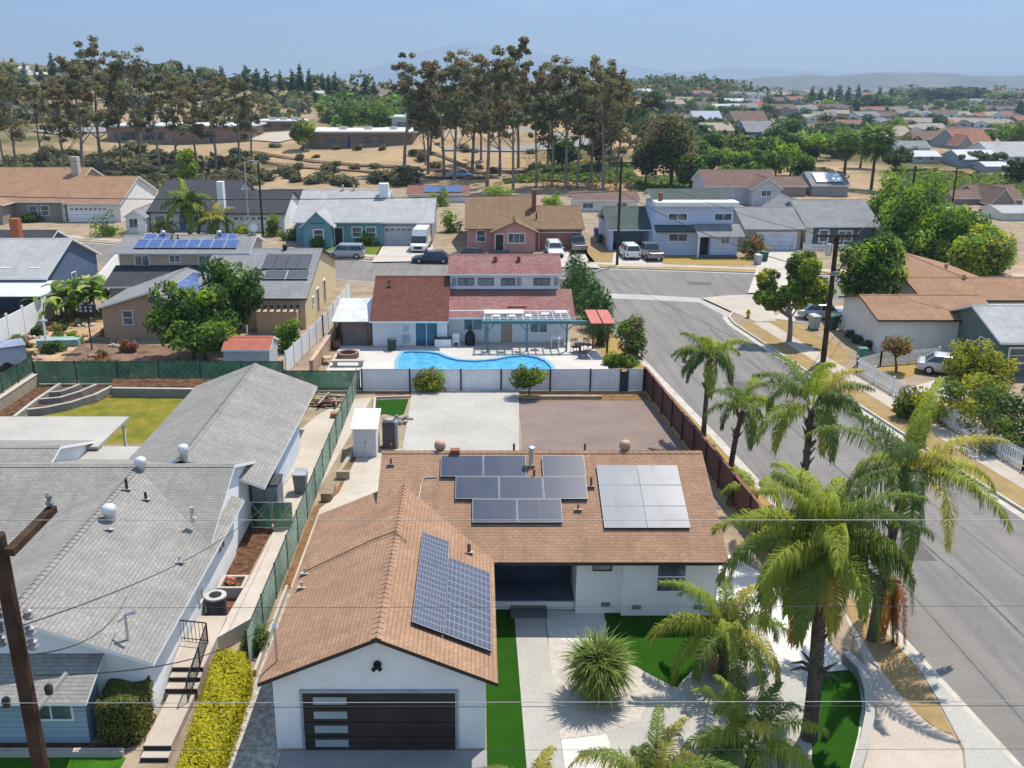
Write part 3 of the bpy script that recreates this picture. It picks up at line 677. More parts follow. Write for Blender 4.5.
# patio covers
t = thing('patio_cover', 'flat white patio cover beside the yellowing lawn', 'patio cover', (-24, 47.5, 0), world=True)
MB().box(-30, -19.3, 45.75, 50.4, 2.5, 2.64).build('cover_roof', CONCW, t)
for x in (-29, -24.3, -19.6): MB().box(x - .06, x + .06, 50.1, 50.22, 0, 2.5).build('post', TRIMW, t)
t = thing('patio_cover', 'smaller flat white patio cover tucked against the grey roof', 'patio cover', (-18.3, 44, 0), world=True)
MB().box(-19.85, -17.0, 44.4, 46.4, 2.28, 2.42).build('cover_roof', CONCW, t); MB().box(-17.5, -17.4, 46.1, 46.2, 0, 2.3).build('post', TRIMW, t)
# yard
sheet('lawn', PL([(0, 418), (40, 409), (110, 396), (196, 396), (318, 393), (306, 412), (270, 440), (0, 446)]), .012, YLAWN)
sheet('lawn', [(-30, 18), (-11.3, 18), (-11.1, 25.5), (-30, 25.5)], .012, M('deep_green_lawn', (.04, .12, .008), .95, .3, 1, 20))  # front lawn in a deep green
sheet('flower_bed', [(-30, 25.7), (-11.5, 25.7), (-11.0, 26.2), (-30, 26.2)], .012, MULCH)
MBk = MB().box(-30, -11.2, 25.5, 25.7, 0, .22); tag(MBk.build('garden_edging', CONC), 'low pale concrete edging between front lawn and flower bed', 'edging')
sheet('concrete_yard', PL([(318, 415), (346, 400), (372, 398), (330, 470), (290, 540), (270, 525), (300, 430)], 0), .016, M('yard_concrete', (.45, .395, .335), .85, .15, .4, 8))
sheet('mulch_bed', PL([(290, 500), (252, 508), (185, 612), (190, 660), (215, 640), (270, 535)]), .012, MULCH)
pth = MB(); e0, e1 = P(181, 642, .77), P(208, 645, .77)
prof = [(52, -9.65, -8.5, .02), (43, -9.65, -8.5, .02), (37, -9.65, -8.5, .3), (33, -9.7, -8.55, .62), (e0[1], e0[0], e1[0], .77), (P(176, 664, .77)[1] - .05, P(173, 664, .77)[0], P(203, 664, .77)[0], .768)]
for (ya, l0, r0, z0_), (yb, l1, r1, z1_) in zip(prof, prof[1:]):
    pth.face([(l1, yb, z1_), (r1, yb, z1_), (r0, ya, z0_), (l0, ya, z0_)])
    for x0_, x1_ in ((l0, l1), (r0, r1)): pth.face([(x1_, yb, -.1), (x0_, ya, -.1), (x0_, ya, z0_), (x1_, yb, z1_)])
struct('path', pth, M('path_concrete', (.46, .405, .345), .85, .15, .5, 8))
st = thing('garden_steps', 'pale concrete steps with dark risers between clipped hedges', 'steps', (-10, 27, 0), world=True)
for k, (v, ul, ur, zt) in enumerate(((667.5, 172, 203, .77), (677.6, 169, 200, .62), (689, 165, 197, .47), (746, 143, 171, .30), (758, 140, 168, .15))):
    x0, y0 = P(ul, v, zt); x1, _ = P(ur, v, zt)
    nv = (677.6, 689, 746, 758, 800)[k]; yb = P(170, (620, 667.5, 677.6, 689, 746)[k], zt)[1]
    s = MB(); s.box(x0, x1, y0 + .02, yb + .3, -.05 + k * .001, zt); so_ = s.build('tread', PINKC, st)
    MB().box(x0, x1, y0 - .01, y0 + .02, max(0, zt - .16), zt - .012).build('riser', M('dark_riser', (.03, .025, .025), .8), so_)
r = thing('stair_railing', 'black iron railing beside the garden steps', 'railing', (-9.6, 29, .7), world=True)
def rail(pts, hh=.85):
    mb = MB()
    for a, b in zip(pts, pts[1:]):
        A, B = Vector(a), Vector(b); mb.tube(A + Vector((0, 0, hh)), B + Vector((0, 0, hh)), .025, n=6); mb.tube(A + Vector((0, 0, .12)), B + Vector((0, 0, .12)), .018, n=5)
        k = max(2, int((B - A).length / .14))
        for i in range(k + 1): p = A.lerp(B, i / k); mb.tube(p, p + Vector((0, 0, hh)), .012 if 0 < i < k else .025, n=5)
    return mb
A1 = P(181, 640, .77); A2 = P(208, 643, .77); rail([(*A1, .75), (*A2, .75)]).build('top_rail', DARKM, r)
B1 = P(200, 668, .75); B2 = P(188, 700, .4); rail([(*A2, .75), (*B1, .72), (*B2, .3)]).build('stair_rail', DARKM, r)
ac = thing('air_conditioner', 'grey air conditioning condenser beside the pale house wall', 'air conditioner', (*P(217, 612, .1), .0))
mb = MB(); mb.lathe([(.40, 0), (.40, .72), (.37, .8)], (0, 0, 0), 20); ao = mb.build('casing', M('dark_grille', (.07, .07, .075), .6, .3, 9), ac)
MB().lathe([(.43, .8), (.43, .87), (.3, .88)], n=20).build('top_cover', M('condenser_grey', (.42, .42, .41), .5, .1, 3), ac); MB().lathe([(.25, .885), (.25, .9), (.08, .91)], n=16).build('fan_guard', DARKM, ac)
x, y = P(234, 592, 0)
pb = thing('planter_box', 'square pale block planter with red flowers beside the wall', 'planter', (x, y, 0))
q = MB()
for a in ((-.55, .55, -.55, -.42), (-.55, .55, .42, .55), (-.55, -.42, -.42, .42), (.42, .55, -.42, .42)): q.box(*a, 0, .5)
q.build('planter_wall', CONC, pb); MB().box(-.42, .42, -.42, .42, 0, .38).build('soil', MULCH, pb)
rng = random.Random(5); q = MB()
for k in range(40): a, b = rng.uniform(-.3, .1), rng.uniform(-.3, .3); q.obox((a, b, .45 + rng.random() * .12), (.11, .09, .03), rng.random() * 3, rng.choice((0, 0, 1)), rng.uniform(-.6, .6))
q.build('flowers', [M('red_flower', (.5, .09, .07), .7), M('green_flower_leaf', (.06, .13, .03), .7)], pb)
# tall cabinets, bin, gates
GREYP = M('grey_plastic', (.20, .205, .215), .6, .1, 2); DGREYP = M('dark_grey_plastic', (.05, .055, .06), .5, .15, 2)
c = thing('storage_cabinet', 'tall grey garden cabinet standing against the house end', 'cabinet', (-10.25, 42.6, 0))
q = MB().box(-.62, .62, 0, 1.3, 0, 1.85); q.build('body', GREYP, c); MB().box(-.66, .66, -.04, 1.34, 1.85, 1.93).build('lid', DGREYP, c); q = MB(); q.box(-.6, -.02, -.03, 0, .06, 1.8); q.box(.02, .6, -.03, 0, .06, 1.8); q.build('door', M('grey_door', (.26, .265, .275), .6), c)
x, y = P(301, 492, 0); c = thing('waste_bin', 'grey wheeled bin standing by the chain-link gate', 'bin', (x, y, 0))
def bin_(c, body, lidm, sc=1.0):
    q = MB(); b0, t0 = .24 * sc, .31 * sc; i = 0
    for (r0, z0, r1, z1) in ((b0, .05, t0, .95 * sc),):
        p = [(-r0, -r0, z0), (r0, -r0, z0), (r0, r0 * 1.1, z0), (-r0, r0 * 1.1, z0)]; s = [(-r1, -r1, z1), (r1, -r1, z1), (r1, r1 * 1.25, z1), (-r1, r1 * 1.25, z1)]
        q.face(p[::-1]); q.face(s)
        for k in range(4): q.face([p[k], p[(k + 1) % 4], s[(k + 1) % 4], s[k]])
    q.build('body', body, c); l = MB(); l.face([(-t0 * 1.08, -t0 * 1.15, .96 * sc), (t0 * 1.08, -t0 * 1.15, .96 * sc), (t0 * .9, t0 * 1.3, 1.06 * sc), (-t0 * .9, t0 * 1.3, 1.06 * sc)]); l.box(-t0 * 1.05, t0 * 1.05, -t0 * 1.1, t0 * 1.3, .94 * sc, .99 * sc); l.build('lid', lidm, c)
    for sx in (-1, 1):
        wv = MB(); wv.tube((sx * .24 * sc - .03, b0 * 1.15, .11), (sx * .24 * sc + .03, b0 * 1.15, .11), .11, n=12); wv.build('wheel', DARKM, c)
    hd = MB(); hd.tube((-.2 * sc, t0 * 1.42, .93 * sc), (.2 * sc, t0 * 1.42, .93 * sc), .02); hd.build('handle', lidm, c)
bin_(c, GREYP, M('mid_grey_lid', (.28, .30, .32), .5), 1.1)
GSCR = None
def screen_mat(name, c, alpha):
    m = bpy.data.materials.new(name); m.use_nodes = True; nt = m.node_tree; nt.nodes.clear(); out = nt.nodes.new('ShaderNodeOutputMaterial')
    d = nt.nodes.new('ShaderNodeBsdfDiffuse'); t = nt.nodes.new('ShaderNodeBsdfTransparent'); mx = nt.nodes.new('ShaderNodeMixShader'); n = _noise(nt, .7, 5)
    tl = nt.nodes.new('ShaderNodeBsdfTranslucent'); m2 = nt.nodes.new('ShaderNodeMixShader'); m2.inputs[0].default_value = .45
    col = _mix(nt, _ramp(nt, n, .35, .65), tuple(x * .55 for x in c), c); nt.links.new(col, d.inputs[0]); nt.links.new(col, tl.inputs[0])
    nt.links.new(d.outputs[0], m2.inputs[1]); nt.links.new(tl.outputs[0], m2.inputs[2])
    mr = nt.nodes.new('ShaderNodeMapRange'); n3 = _noise(nt, 1.6, 4); nt.links.new(n3, mr.inputs[0]); mr.inputs[1].default_value = .55; mr.inputs[2].default_value = .75; mr.inputs[3].default_value = alpha; mr.inputs[4].default_value = alpha - .22
    nt.links.new(mr.outputs[0], mx.inputs[0])
    nt.links.new(t.outputs[0], mx.inputs[1]); nt.links.new(m2.outputs[0], mx.inputs[2]); nt.links.new(mx.outputs[0], out.inputs[0]); MATS[name] = m; return m
GSCR = screen_mat('green_screen', (.055, .15, .095), .96); PSCR = screen_mat('faded_green_screen', (.52, .68, .54), .97)
POST = M('fence_post', (.03, .045, .04), .5)
def chain_fence(name, label, pts, hh, scr, step=2.6, z0=0., cat='fence'):
    t = thing(name, label, cat, (*pts[0], z0), world=True); s = MB(); r = MB()
    for a, b in zip(pts, pts[1:]):
        L = math.hypot(b[0] - a[0], b[1] - a[1]); nx, ny = -(b[1] - a[1]) / L * .012, (b[0] - a[0]) / L * .012; k = max(1, round(L / step))
        s.face([(a[0], a[1], z0 + .04), (b[0], b[1], z0 + .04), (b[0], b[1], z0 + hh), (a[0], a[1], z0 + hh)])
        r.tube((*a, z0 + hh), (*b, z0 + hh), .028, n=6)
        for i in range(int(L / .5)):                                    # wires of the mesh show as light diagonals
            p = i * .5; e = min(L, p + hh)
            for s0, s1 in ((p, e), (e, p)):
                r.tube((a[0] + (b[0] - a[0]) * s0 / L - nx * 3, a[1] + (b[1] - a[1]) * s0 / L - ny * 3, z0 + .04), (a[0] + (b[0] - a[0]) * s1 / L - nx * 3, a[1] + (b[1] - a[1]) * s1 / L - ny * 3, z0 + .04 + (e - p)), .008, n=3, mat=1)
        for i in range(k + 1):
            x, y = a[0] + (b[0] - a[0]) * i / k, a[1] + (b[1] - a[1]) * i / k; MB().tube((x, y, z0 - .1), (x, y, z0 + hh + .08), .04, n=8).build('post', POST, t)
    s.build('screen', scr, t); r.build('rail', [POST, M('mesh_wire', (.22, .27, .24), .5)], t); return t
chain_fence('chain_link_fence', 'long chain-link fence with faded green screen between the two yards', [(-8.32, 30.3), (-8.3, 63.0)], 1.55, PSCR)
chain_fence('chain_link_fence', 'dark green screened fence behind the yellowing lawn', [P(36, 384), P(284, 384)], 1.65, GSCR, 3)
chain_fence('chain_link_fence', 'short dark green screened fence panel behind the lumber pile', [P(286, 391), P(360, 391)], 1.45, GSCR, 4.5)
chain_fence('chain_link_fence', 'green mesh fence standing on a tan block wall', [P(-30, 428, .0), P(35, 383, .0)], 1.2, GSCR, 2.5, .8)
t = thing('block_wall', 'tan block wall under the green mesh fence', 'wall', (*P(10, 400), 0), world=True); a, b = P(-30, 430), P(36, 385)
MB().hexa([a, b, (b[0] + .25, b[1]), (a[0] + .25, a[1])], 0, .8).build('wall', M('tan_block', (.36, .30, .22), .9, .2, 1.5, 8), t)
MB().hexa([(a[0] - .03, a[1]), (b[0] - .03, b[1]), (b[0] + .28, b[1]), (a[0] + .28, a[1])], .8, .86).build('coping', CONC, t)
g = thing('chain_link_gate', 'pair of green mesh gate leaves across the side yard', 'gate', (*P(270, 530), 0), world=True)
for (ua, ub) in ((252, 272), (274, 293)):
    a, b = P(ua, 528, .05), P(ub, 528, .05); q = MB(); q.face([(*a, .1), (*b, .1), (*b, 1.35), (*a, 1.35)]); lo = q.build('gate_leaf', GSCR, g)
    q = MB(); c4 = [(*a, .08), (*b, .08), (*b, 1.38), (*a, 1.38)]
    for k in range(4): q.tube(c4[k], c4[(k + 1) % 4], .025, n=6)
    q.tube(c4[0], c4[2], .012, n=5); q.tube(c4[1], c4[3], .012, n=5); q.build('gate_frame', METAL, lo)
# terrace walls and retaining wall
WALLC = M('terrace_concrete', (.40, .37, .33), .9, .2, 1.2, 7)
sheet('terrace_bed', PL([(112, 387), (46, 385), (20, 415), (95, 404), (116, 393)]), .03, MULCH)
sheet('terrace_bed', PL([(36, 386), (62, 386), (20, 414), (-10, 430), (-30, 432)]), .02, MULCH)
def curved_wall(label, px, hh, th=.22):
    p = [P(u, v, hh) for u, v in px]; t = thing('retaining_wall', label, 'wall', (*p[0], 0), world=True); i = offs(p, th / 2); o = offs(p, -th / 2); q = MB(); c = MB()
    for k in range(len(p) - 1): q.hexa([i[k], i[k + 1], o[k + 1], o[k]], 0, hh - .05); c.hexa([i[k], i[k + 1], o[k + 1], o[k]], hh - .05, hh)
    q.build('wall', M('dark_terrace_block', (.24, .23, .21), .9, .2, 2), t); c.build('coping', WALLC, t)  # block faces in a darker tone than the coping
curved_wall('lowest curved terrace wall beside the yellowing lawn', [(27, 409), (45, 407), (70, 402), (95, 394), (112, 385.5)], .5)
curved_wall('middle curved terrace wall in the mulch bed', [(36, 399), (60, 397), (80, 391), (96, 384)], .35)
curved_wall('smallest curved terrace wall at the top of the mulch bed', [(45, 392), (60, 391), (72, 387), (80, 383.5)], .35)
curved_wall('straight concrete terrace edge leading up to the green fence', [(14, 416), (36, 399), (60, 383)], .4)
curved_wall('long low retaining wall between lawn and green fence', [(112, 387.5), (200, 388.5), (284, 388.5)], .62, .3)
sheet('upper_bed', PL([(112, 386.5), (284, 387), (284, 378.5), (112, 378)], .55), .55, MULCH)
# lumber
rng = random.Random(11); x, y = P(330, 404)
for k in range(16):
    q = MB(); L = rng.uniform(1.6, 2.6); q.box(-L / 2, L / 2, -.07, .07, 0, .07)
    o = tag(q.build('plank', M(('old_board', 'dark_board', 'red_board')[k % 3], ((.30, .25, .21), (.10, .075, .06), (.22, .10, .07))[k % 3], .9, .4, 3)), 'weathered board in the jumbled lumber pile by the green fence', 'plank', 'boards of the lumber pile')
    o.location = (x + rng.uniform(-.5, .5), y + rng.uniform(-.7, .9), .02 + .075 * (k // 3)); o.rotation_euler = (0, rng.uniform(-.03, .03), math.pi / 2 * (k // 3 % 2) + rng.uniform(-.35, .35))
t = thing('stump', 'small cut log standing beside the lumber pile', 'log', (*P(335, 417), 0)); MB().lathe([(.3, 0), (.28, .3)], n=10).build('trunk', M('log_bark', (.30, .15, .07), .9, .3, 4), t)
# ---------------------------------------------------------------- back yard of the white house
sheet('side_concrete', [(-7.9, 36.2), (-4.6, 36.2), (-4.2, 44.6), (-4.3, 52.2), (-6.8, 52.2), (-7.2, 46), (-7.9, 44)], .014, M('side_concrete', (.46, .405, .33), .9, .2, .5, 7))
sheet('soil_strip', [(-8.25, 44.2), (-7.1, 46), (-6.7, 52.5), (-7.0, 62.9), (11.5, 62.7), (11.4, 61.1), (2.7, 61.1), (2.7, 61.7), (-4.9, 61.7), (-6.6, 61.7), (-7.9, 36), (-8.25, 36)], .010, BROWNG)
sheet('turf_patch', PL([(374, 416), (376, 400), (409, 399), (404, 414), (396, 417), (385, 414)]), .02, TURF)
MB_ = MB()
for a, b in (((374, 412), (375, 399)), ((375, 398.5), (410, 397.5))):
    p, q = P(*a), P(*b); d = Vector((q[0] - p[0], q[1] - p[1])).normalized() * .08; MB_.hexa([(p[0] - d.y, p[1] + d.x), (q[0] - d.y, q[1] + d.x), (q[0] + d.y, q[1] - d.x), (p[0] + d.y, p[1] - d.x)], 0, .14)
tag(MB_.build('garden_edging', CONC), 'pale kerb round the patch of artificial grass behind the shed', 'edging')
sl2 = MB().hexa([P(402, 452), P(519, 452), P(519, 391.5), P(412, 392.5)], -.02, .09); struct('patio_slab', sl2, CONCW)
sheet('paver_patio', [(2.5, 44), (12.3, 44), (11.9, 54), (11.35, 61), (2.72, 61)], .022, PAVER)
q = MB().box(2.9, 8.3, 61.35, 61.6, 0, .22); tag(q.build('timber_beam', M('weathered_timber', (.36, .28, .19), .9, .3, 3)), 'long weathered timber lying along the edge of the brown patio', 'timber')
pst = thing('rock_pile', 'small heap of grey stones at the corner of the pale slab', 'rocks', (*P(404, 420), 0)); rng = random.Random(3); q = MB()
for k in range(14): q.lathe([(.05, 0), (.15, .08), (.12, .18), (.03, .22)], (rng.uniform(-.5, .5), rng.uniform(-.8, .6), 0), 6)
q.build('stones', M('stone', (.32, .28, .25), .9, .3, 5), pst)
x0, y0 = P(354.5, 457); x1, _ = P(376, 457)
s = thing('storage_shed', 'small white metal storage shed with sloping roof', 'shed', ((x0 + x1) / 2, y0, 0))
w = (x1 - x0) / 2 + .05; SHEDW = M('shed_white', (.76, .76, .75), .5, .05, 2)
q = MB(); D_ = 2.0
for sx in (-w, w): q.face([(sx, 0, 0), (sx, D_, 0), (sx, D_, 2.15), (sx, 0, 1.75)][::1 if sx > 0 else -1])
q.face([(-w, 0, 0), (w, 0, 0), (w, 0, 1.75), (-w, 0, 1.75)]); q.face([(w, D_, 0), (-w, D_, 0), (-w, D_, 2.15), (w, D_, 2.15)]); q.build('wall', SHEDW, s)
MB().slope((-w - .1, -.12, 1.74), (w + .1, -.12, 1.74), (w + .1, D_ + .1, 2.2), (-w - .1, D_ + .1, 2.2), .06).build('roof', [SHEDW, SHEDW], s)
q = MB(); q.box(-w + .05, -.02, -.03, 0, .06, 1.66); q.box(.02, w - .05, -.03, 0, .06, 1.66); d = q.build('door', M('shed_door', (.50, .50, .51), .5, .05, 1), s); MB().box(.03, .06, -.05, -.03, .8, 1.0).build('handle', DARKM, d)
x, y = P(389, 449); s = thing('storage_cabinet', 'narrow dark cabinet with round cap beside the white shed', 'cabinet', (x, y, 0))
MB().box(-.36, .36, 0, .75, .0, 1.62).build('body', M('charcoal_panel', (.06, .058, .065), .6), s); MB().box(.36, .5, 0, .75, 0, 1.6).build('side_panel', GREYP, s); q = MB().lathe([(.28, 1.62), (.26, 1.72), (.1, 1.76)], (0, .37, 0), 14); q.build('cap', M('cap_grey', (.3, .3, .3), .6), s)
t = thing('block_wall', 'stub of low tan block wall beside the concrete side yard', 'wall', (*P(330, 500), 0), world=True)
a = P(321, 502); MB().box(a[0], a[0] + .5, a[1], a[1] + .25, 0, .45).box(a[0] + .3, a[0] + .55, a[1] + .25, a[1] + 1.6, 0, .3).build('blocks', M('brown_block', (.26, .19, .13), .9, .3, 4), t)
t = thing('block_wall', 'tan block kerb between soil strip and side yard', 'wall', (*P(345, 470), 0), world=True); a, b = P(337, 478), P(356, 446); MB().hexa([a, b, (b[0] + .2, b[1]), (a[0] + .2, a[1])], 0, .3).box(a[0], a[0] + .7, a[1] - .2, a[1], 0, .45).build('blocks', M('tan_block', (.36, .30, .22)), t)
# white panel fence at the back
f = thing('panel_fence', 'white panel fence with dark posts behind the patio', 'fence', (1.6, 63.1, 0), world=True)
pp = [362, 410, 461, 501, 550, 590, 620, 627, 643]; FW = M('fence_white', (.78, .78, .81), .8, .12, .7, 5)
for ua, ub in zip(pp, pp[1:]):
    a, b = P(ua, 391.5), P(ub, 391.5); yy = 63.1
    if ub == 627: MB().hexa([(a[0] + .05, yy), (b[0] - .05, yy), (b[0] - .05, yy + .12), (a[0] + .05, yy + .12)], 0, 1.4).build('gate', M('dark_gate', (.05, .06, .06), .8), f); continue
    MB().hexa([(a[0] + .04, yy), (b[0] - .04, yy), (b[0] - .04, yy + .1), (a[0] + .04, yy + .1)], .05, 1.52).build('panel', FW, f)
for u in pp:
    x = P(u, 391.5)[0]; MB().box(x - .05, x + .05, 63.02, 63.22, 0, 1.6).build('post', POST, f)
MB().box(P(362, 391.5)[0], P(643, 391.5)[0], 63.12, 63.18, 1.53, 1.58).build('top_rail', METAL, f)
# brown board fence on the street side
BRW = siding('brown_boards', (.10, .042, .032), .15, .3, 'Y', .45)
f = thing('board_fence', 'dark brown board fence between the patio and the street verge', 'fence', (11.9, 50, 0), world=True)
pt = [(11.45, 63.2), (11.95, 56), (12.45, 49), (12.95, 42), (13.3, 36.5)]
for a, b in zip(pt, pt[1:]):
    k = 3
    for i in range(k):
        p = (a[0] + (b[0] - a[0]) * i / k, a[1] + (b[1] - a[1]) * i / k); r = (a[0] + (b[0] - a[0]) * (i + 1) / k, a[1] + (b[1] - a[1]) * (i + 1) / k)
        MB().hexa([p, r, (r[0] + .04, r[1]), (p[0] + .04, p[1])], .05, 1.65).build('panel', BRW, f); MB().box(p[0] - .1, p[0], p[1] - .05, p[1] + .05, 0, 1.75).build('post', M('brown_post', (.09, .04, .03), .8), f)
q = MB()
for a, b in zip(pt, pt[1:]): q.hexa([(a[0] - .06, a[1]), (b[0] - .06, b[1]), (b[0] + .1, b[1]), (a[0] + .1, a[1])], 1.66, 1.71)
q.build('top_rail', M('red_brown_rail', (.17, .075, .05), .8), f)
# ---------------------------------------------------------------- the pool house
REDR = shingle('red_shingles', (.17, .072, .058)); PINKR = shingle('faded_red_shingles', (.30, .165, .155), c3=(.24, .075, .065))
p = thing('pool_house', 'white two-storey house with red roofs behind the swimming pool', 'house', (0, 79, 0), world=True)
WH2 = M('white_wall', (.76, .76, .77), .85, .08, .8)
wing(p, -8.4, -2.45, 74.5, 84.7, 0, 2.5, 2.15, 'x', .75, .15, WH2, REDR, TRIMW)
MB().box(-2.4, 7.3, 75.6, 84.2, 0, 2.75).build('wall', WH2, p)
MB().slope((-2.5, 74.7, 2.42), (7.75, 74.7, 2.42), (7.75, 79.0, 3.82), (-2.5, 79.0, 3.82), .16).build('roof', [PINKR, TRIMW], p)
MB().slope((7.75, 88.4, 2.42), (-2.5, 88.4, 2.42), (-2.5, 84.1, 3.82), (7.75, 84.1, 3.82), .16).build('roof', [PINKR, TRIMW], p)
wing(p, -2.3, 6.75, 79.0, 84.1, 2.7, 5.2, .95, 'x', .45, .2, siding('white_boards', (.76, .76, .77), .22, .05), PINKR, TRIMW)
for x, w in ((-1.0, 1.3), (.65, 1.25), (2.5, 1.1), (5.3, 1.3)): window(p, x, 78.98, 4.15, w, .55, 0, 1, BLACKT, fw=.03)
for x in (-2.0, 3.4, 6.5): MB().box(x - .17, x + .17, 78.93, 78.99, 4.1, 4.75).build('shutter', M('grey_shutter', (.3, .31, .35), .7), p)
for u, v in ((498, 262), (518, 262)):
    MB().box(u * .098 - 47.5, u * .098 - 47.2, 80.3, 80.6, 5.6, 6.3).build('roof_vent', RUST, p)
MB().box(2.4, 3.9, 76.1, 76.7, 2.85, 3.0).build('roof_patch', M('rust_patch', (.30, .10, .08), .8), p)
window(p, -.55 - 3.55, 74.48, .15, 1.7, 1.95, 0, 1, TRIMW, M('sliding_glass', (.03, .09, .16), .1, .3, 1, spec=.8))
window(p, -.4, 75.58, 1.2, 1.4, .85, 0, 1, TRIMW); door(p, 2.3, 75.58, .9, 2, 0, M('tan_door', (.40, .30, .24), .7)); window(p, 4.9, 75.58, 1.0, 1.3, .8, 0, 1)
MB().box(-6.0, -5.4, 74.42, 74.5, .4, 1.1).box(-5.9, -5.5, 74.42, 74.5, 1.3, 1.7).build('service_panel', M('panel_grey', (.5, .5, .5), .6), p)
vent_pipe(p, -7.3, 78.2, 4.2, .55, .08, RUST)
# deck and pool
zk = .16
pool = PL([(404, 352), (412, 351.5), (428, 352), (438, 353.5), (446, 357), (458, 360), (475, 361), (495, 359.5), (510, 356.5), (524, 355.5), (536, 357), (545, 361), (551, 367), (553, 377), (540, 384), (410, 384), (398, 378), (399, 360)], zk)
deck_o = [(-11.2, 63.5), (9.6, 63.5), (9.6, 70), (8.9, 75.55), (-2.5, 75.55), (-2.5, 74.45), (-11.0, 74.45)]
dk = MB().flat(deck_o, zk, [pool]); DECK = M('pool_deck', (.50, .465, .42), .85, .15, .5, 6)
struct('pool_deck', dk, DECK)
WAT = None
def water_mat():
    m, nt, b = _new('pool_water'); b.inputs['Roughness'].default_value = .04; b.inputs['Specular IOR Level'].default_value = .5
    n = _noise(nt, 2.2, 3); nt.links.new(_mix(nt, _ramp(nt, n, .35, .7), (.05, .28, .48), (.12, .42, .62)), b.inputs['Base Color']); _bump(nt, b, n, .12, .1); return m
struct('pool_water', MB().flat(pool, .06), water_mat())
i = [(x * 1.0, y) for x, y in pool]; q = MB(); oo = offs(pool + pool[:1], .32)
for k in range(len(pool)): a, b = pool[k], pool[(k + 1) % len(pool)]; q.hexa([a, b, oo[k + 1], oo[k]], .0, zk + .03)
tag(q.build('pool_coping', M('coping_tile', (.16, .34, .48), .5, .2, 3)), 'pale blue tiled rim around the swimming pool', 'coping')
# pergola
TEAL = M('teal_timber', (.085, .20, .215), .7, .15, 2); g = thing('pergola', 'teal timber pergola with white roof panels over the patio', 'pergola', (3.8, 74, 0), world=True)
for x in (.75, 3.8, 6.9):
    MB().box(x - .07, x + .07, 72.7, 72.84, zk, 2.35).build('post', TEAL, g); q = MB(); q.tube((x - .5, 72.77, 2.3), (x, 72.77, 1.8), .04, n=4); q.tube((x + .5, 72.77, 2.3), (x, 72.77, 1.8), .04, n=4); q.build('brace', TEAL, g)
for x in (.6, ): MB().box(x - .05, x + .05, 75.0, 75.1, zk, 2.4).build('post', TEAL, g)
MB().box(.3, 8.9, 72.66, 72.88, 2.36, 2.62).build('beam', TEAL, g)
for k in range(12):
    x = .5 + k * .6; MB().box(x - .035, x + .035, 72.5, 75.5, 2.63, 2.76).build('rafter', M('white_timber', (.6, .6, .6), .7), g)
for k in range(5): MB().box(.4, 7.2, 72.65 + k * .6, 72.72 + k * .6, 2.77, 2.82).build('batten', M('white_timber'), g)
for (a, b, c, d) in ((.5, 3.6, 74.2, 75.5), (3.7, 4.2, 73.3, 73.9), (5.0, 5.6, 73.9, 74.5), (1.2, 1.7, 73.2, 73.8), (6.1, 7.0, 74.5, 75.2), (2.4, 2.9, 73.2, 73.8)): MB().box(a, b, c, d, 2.83, 2.86).build('roof_panel', M('white_panel', (.62, .63, .64), .6), g)
# small red shade roof
g = thing('shade_shelter', 'small red slatted shade roof on a timber post', 'shelter', (9.3, 72.5, 0), world=True)
for dx in (0, .95): MB().slope((8.6 + dx, 71.4, 2.75), (9.45 + dx, 71.4, 2.75), (9.25 + dx, 74.2, 3.15), (8.4 + dx, 74.2, 3.15), .06).build('roof', [M('coral_roof', (.42, .12, .10), .7, .1, 2)] * 2, g)
MB().box(9.9, 10.06, 71.9, 72.06, 0, 2.75).build('post', M('brown_timber', (.13, .07, .05), .9), g); MB().box(9.0, 9.12, 73.5, 73.62, 0, 3.0).build('post', M('brown_timber'), g); MB().box(8.4, 10.3, 71.95, 72.05, 2.6, 2.72).build('beam', M('brown_timber'), g)
# patio furniture
def small(name, label, cat, u, v, z=zk, rz=0): return thing(name, label, cat, (*P(u, v, z), z), rz)
t = small('storage_box', 'white storage chest against the pool house wall', 'chest', 443, 346); MB().box(-.65, .65, -.3, .3, 0, .62).build('body', TRIMW, t); MB().box(-.68, .68, -.33, .33, .62, .72).build('lid', DGREYP, t)
t = small('patio_chair', 'white plastic chair beside the white chest', 'chair', 456, 346)
MB().box(-.27, .27, -.27, .27, .4, .45).build('seat', TRIMW, t); MB().box(-.27, .27, .22, .27, .45, .95).build('backrest', TRIMW, t)
for a in (-.24, .24):
    for b in (-.24, .24): MB().box(a - .025, a + .025, b - .025, b + .025, 0, .4).build('leg', TRIMW, t)
t = small('covered_grill', 'black covered barbecue grill against the white wall', 'grill', 470, 345); MB().lathe([(.36, 0), (.42, .3), (.40, .8), (.25, 1.1), (.08, 1.25)], n=12).build('cover', M('black_cover', (.015, .015, .017), .6), t)
t = small('fire_pit', 'round brown fire pit beside the pool', 'fire pit', 348, 357); q = MB(); q.lathe([(.85, 0), (.85, .38), (.6, .38), (.6, .1), (.05, .1)], n=18); q.build('ring', M('pit_block', (.22, .13, .10), .9, .3, 4), t)
t = small('waste_bin', 'dark green bin at the pool deck corner', 'bin', 392, 350); MB().lathe([(.3, 0), (.36, .85), (.38, .9), (.1, .95)], n=12).build('body', M('dark_green_plastic', (.03, .06, .05), .6), t)
t = small('planter_box', 'brown tub planter beside the fire pit', 'planter', 336, 347); MB().lathe([(.3, 0), (.4, .5), (.34, .5), (.3, .42)], n=12).build('tub', M('pit_block'), t)
t = small('lounge_chair', 'wooden lounge chair by the tan block wall', 'chair', 327, 361, rz=.5); MB().box(-.3, .3, -.5, .3, .28, .34).build('seat', M('pine', (.42, .30, .18), .8), t); MB().obox((0, .5, .6), (.6, .06, .7), 0, 0, -.5).build('backrest', M('pine'), t)
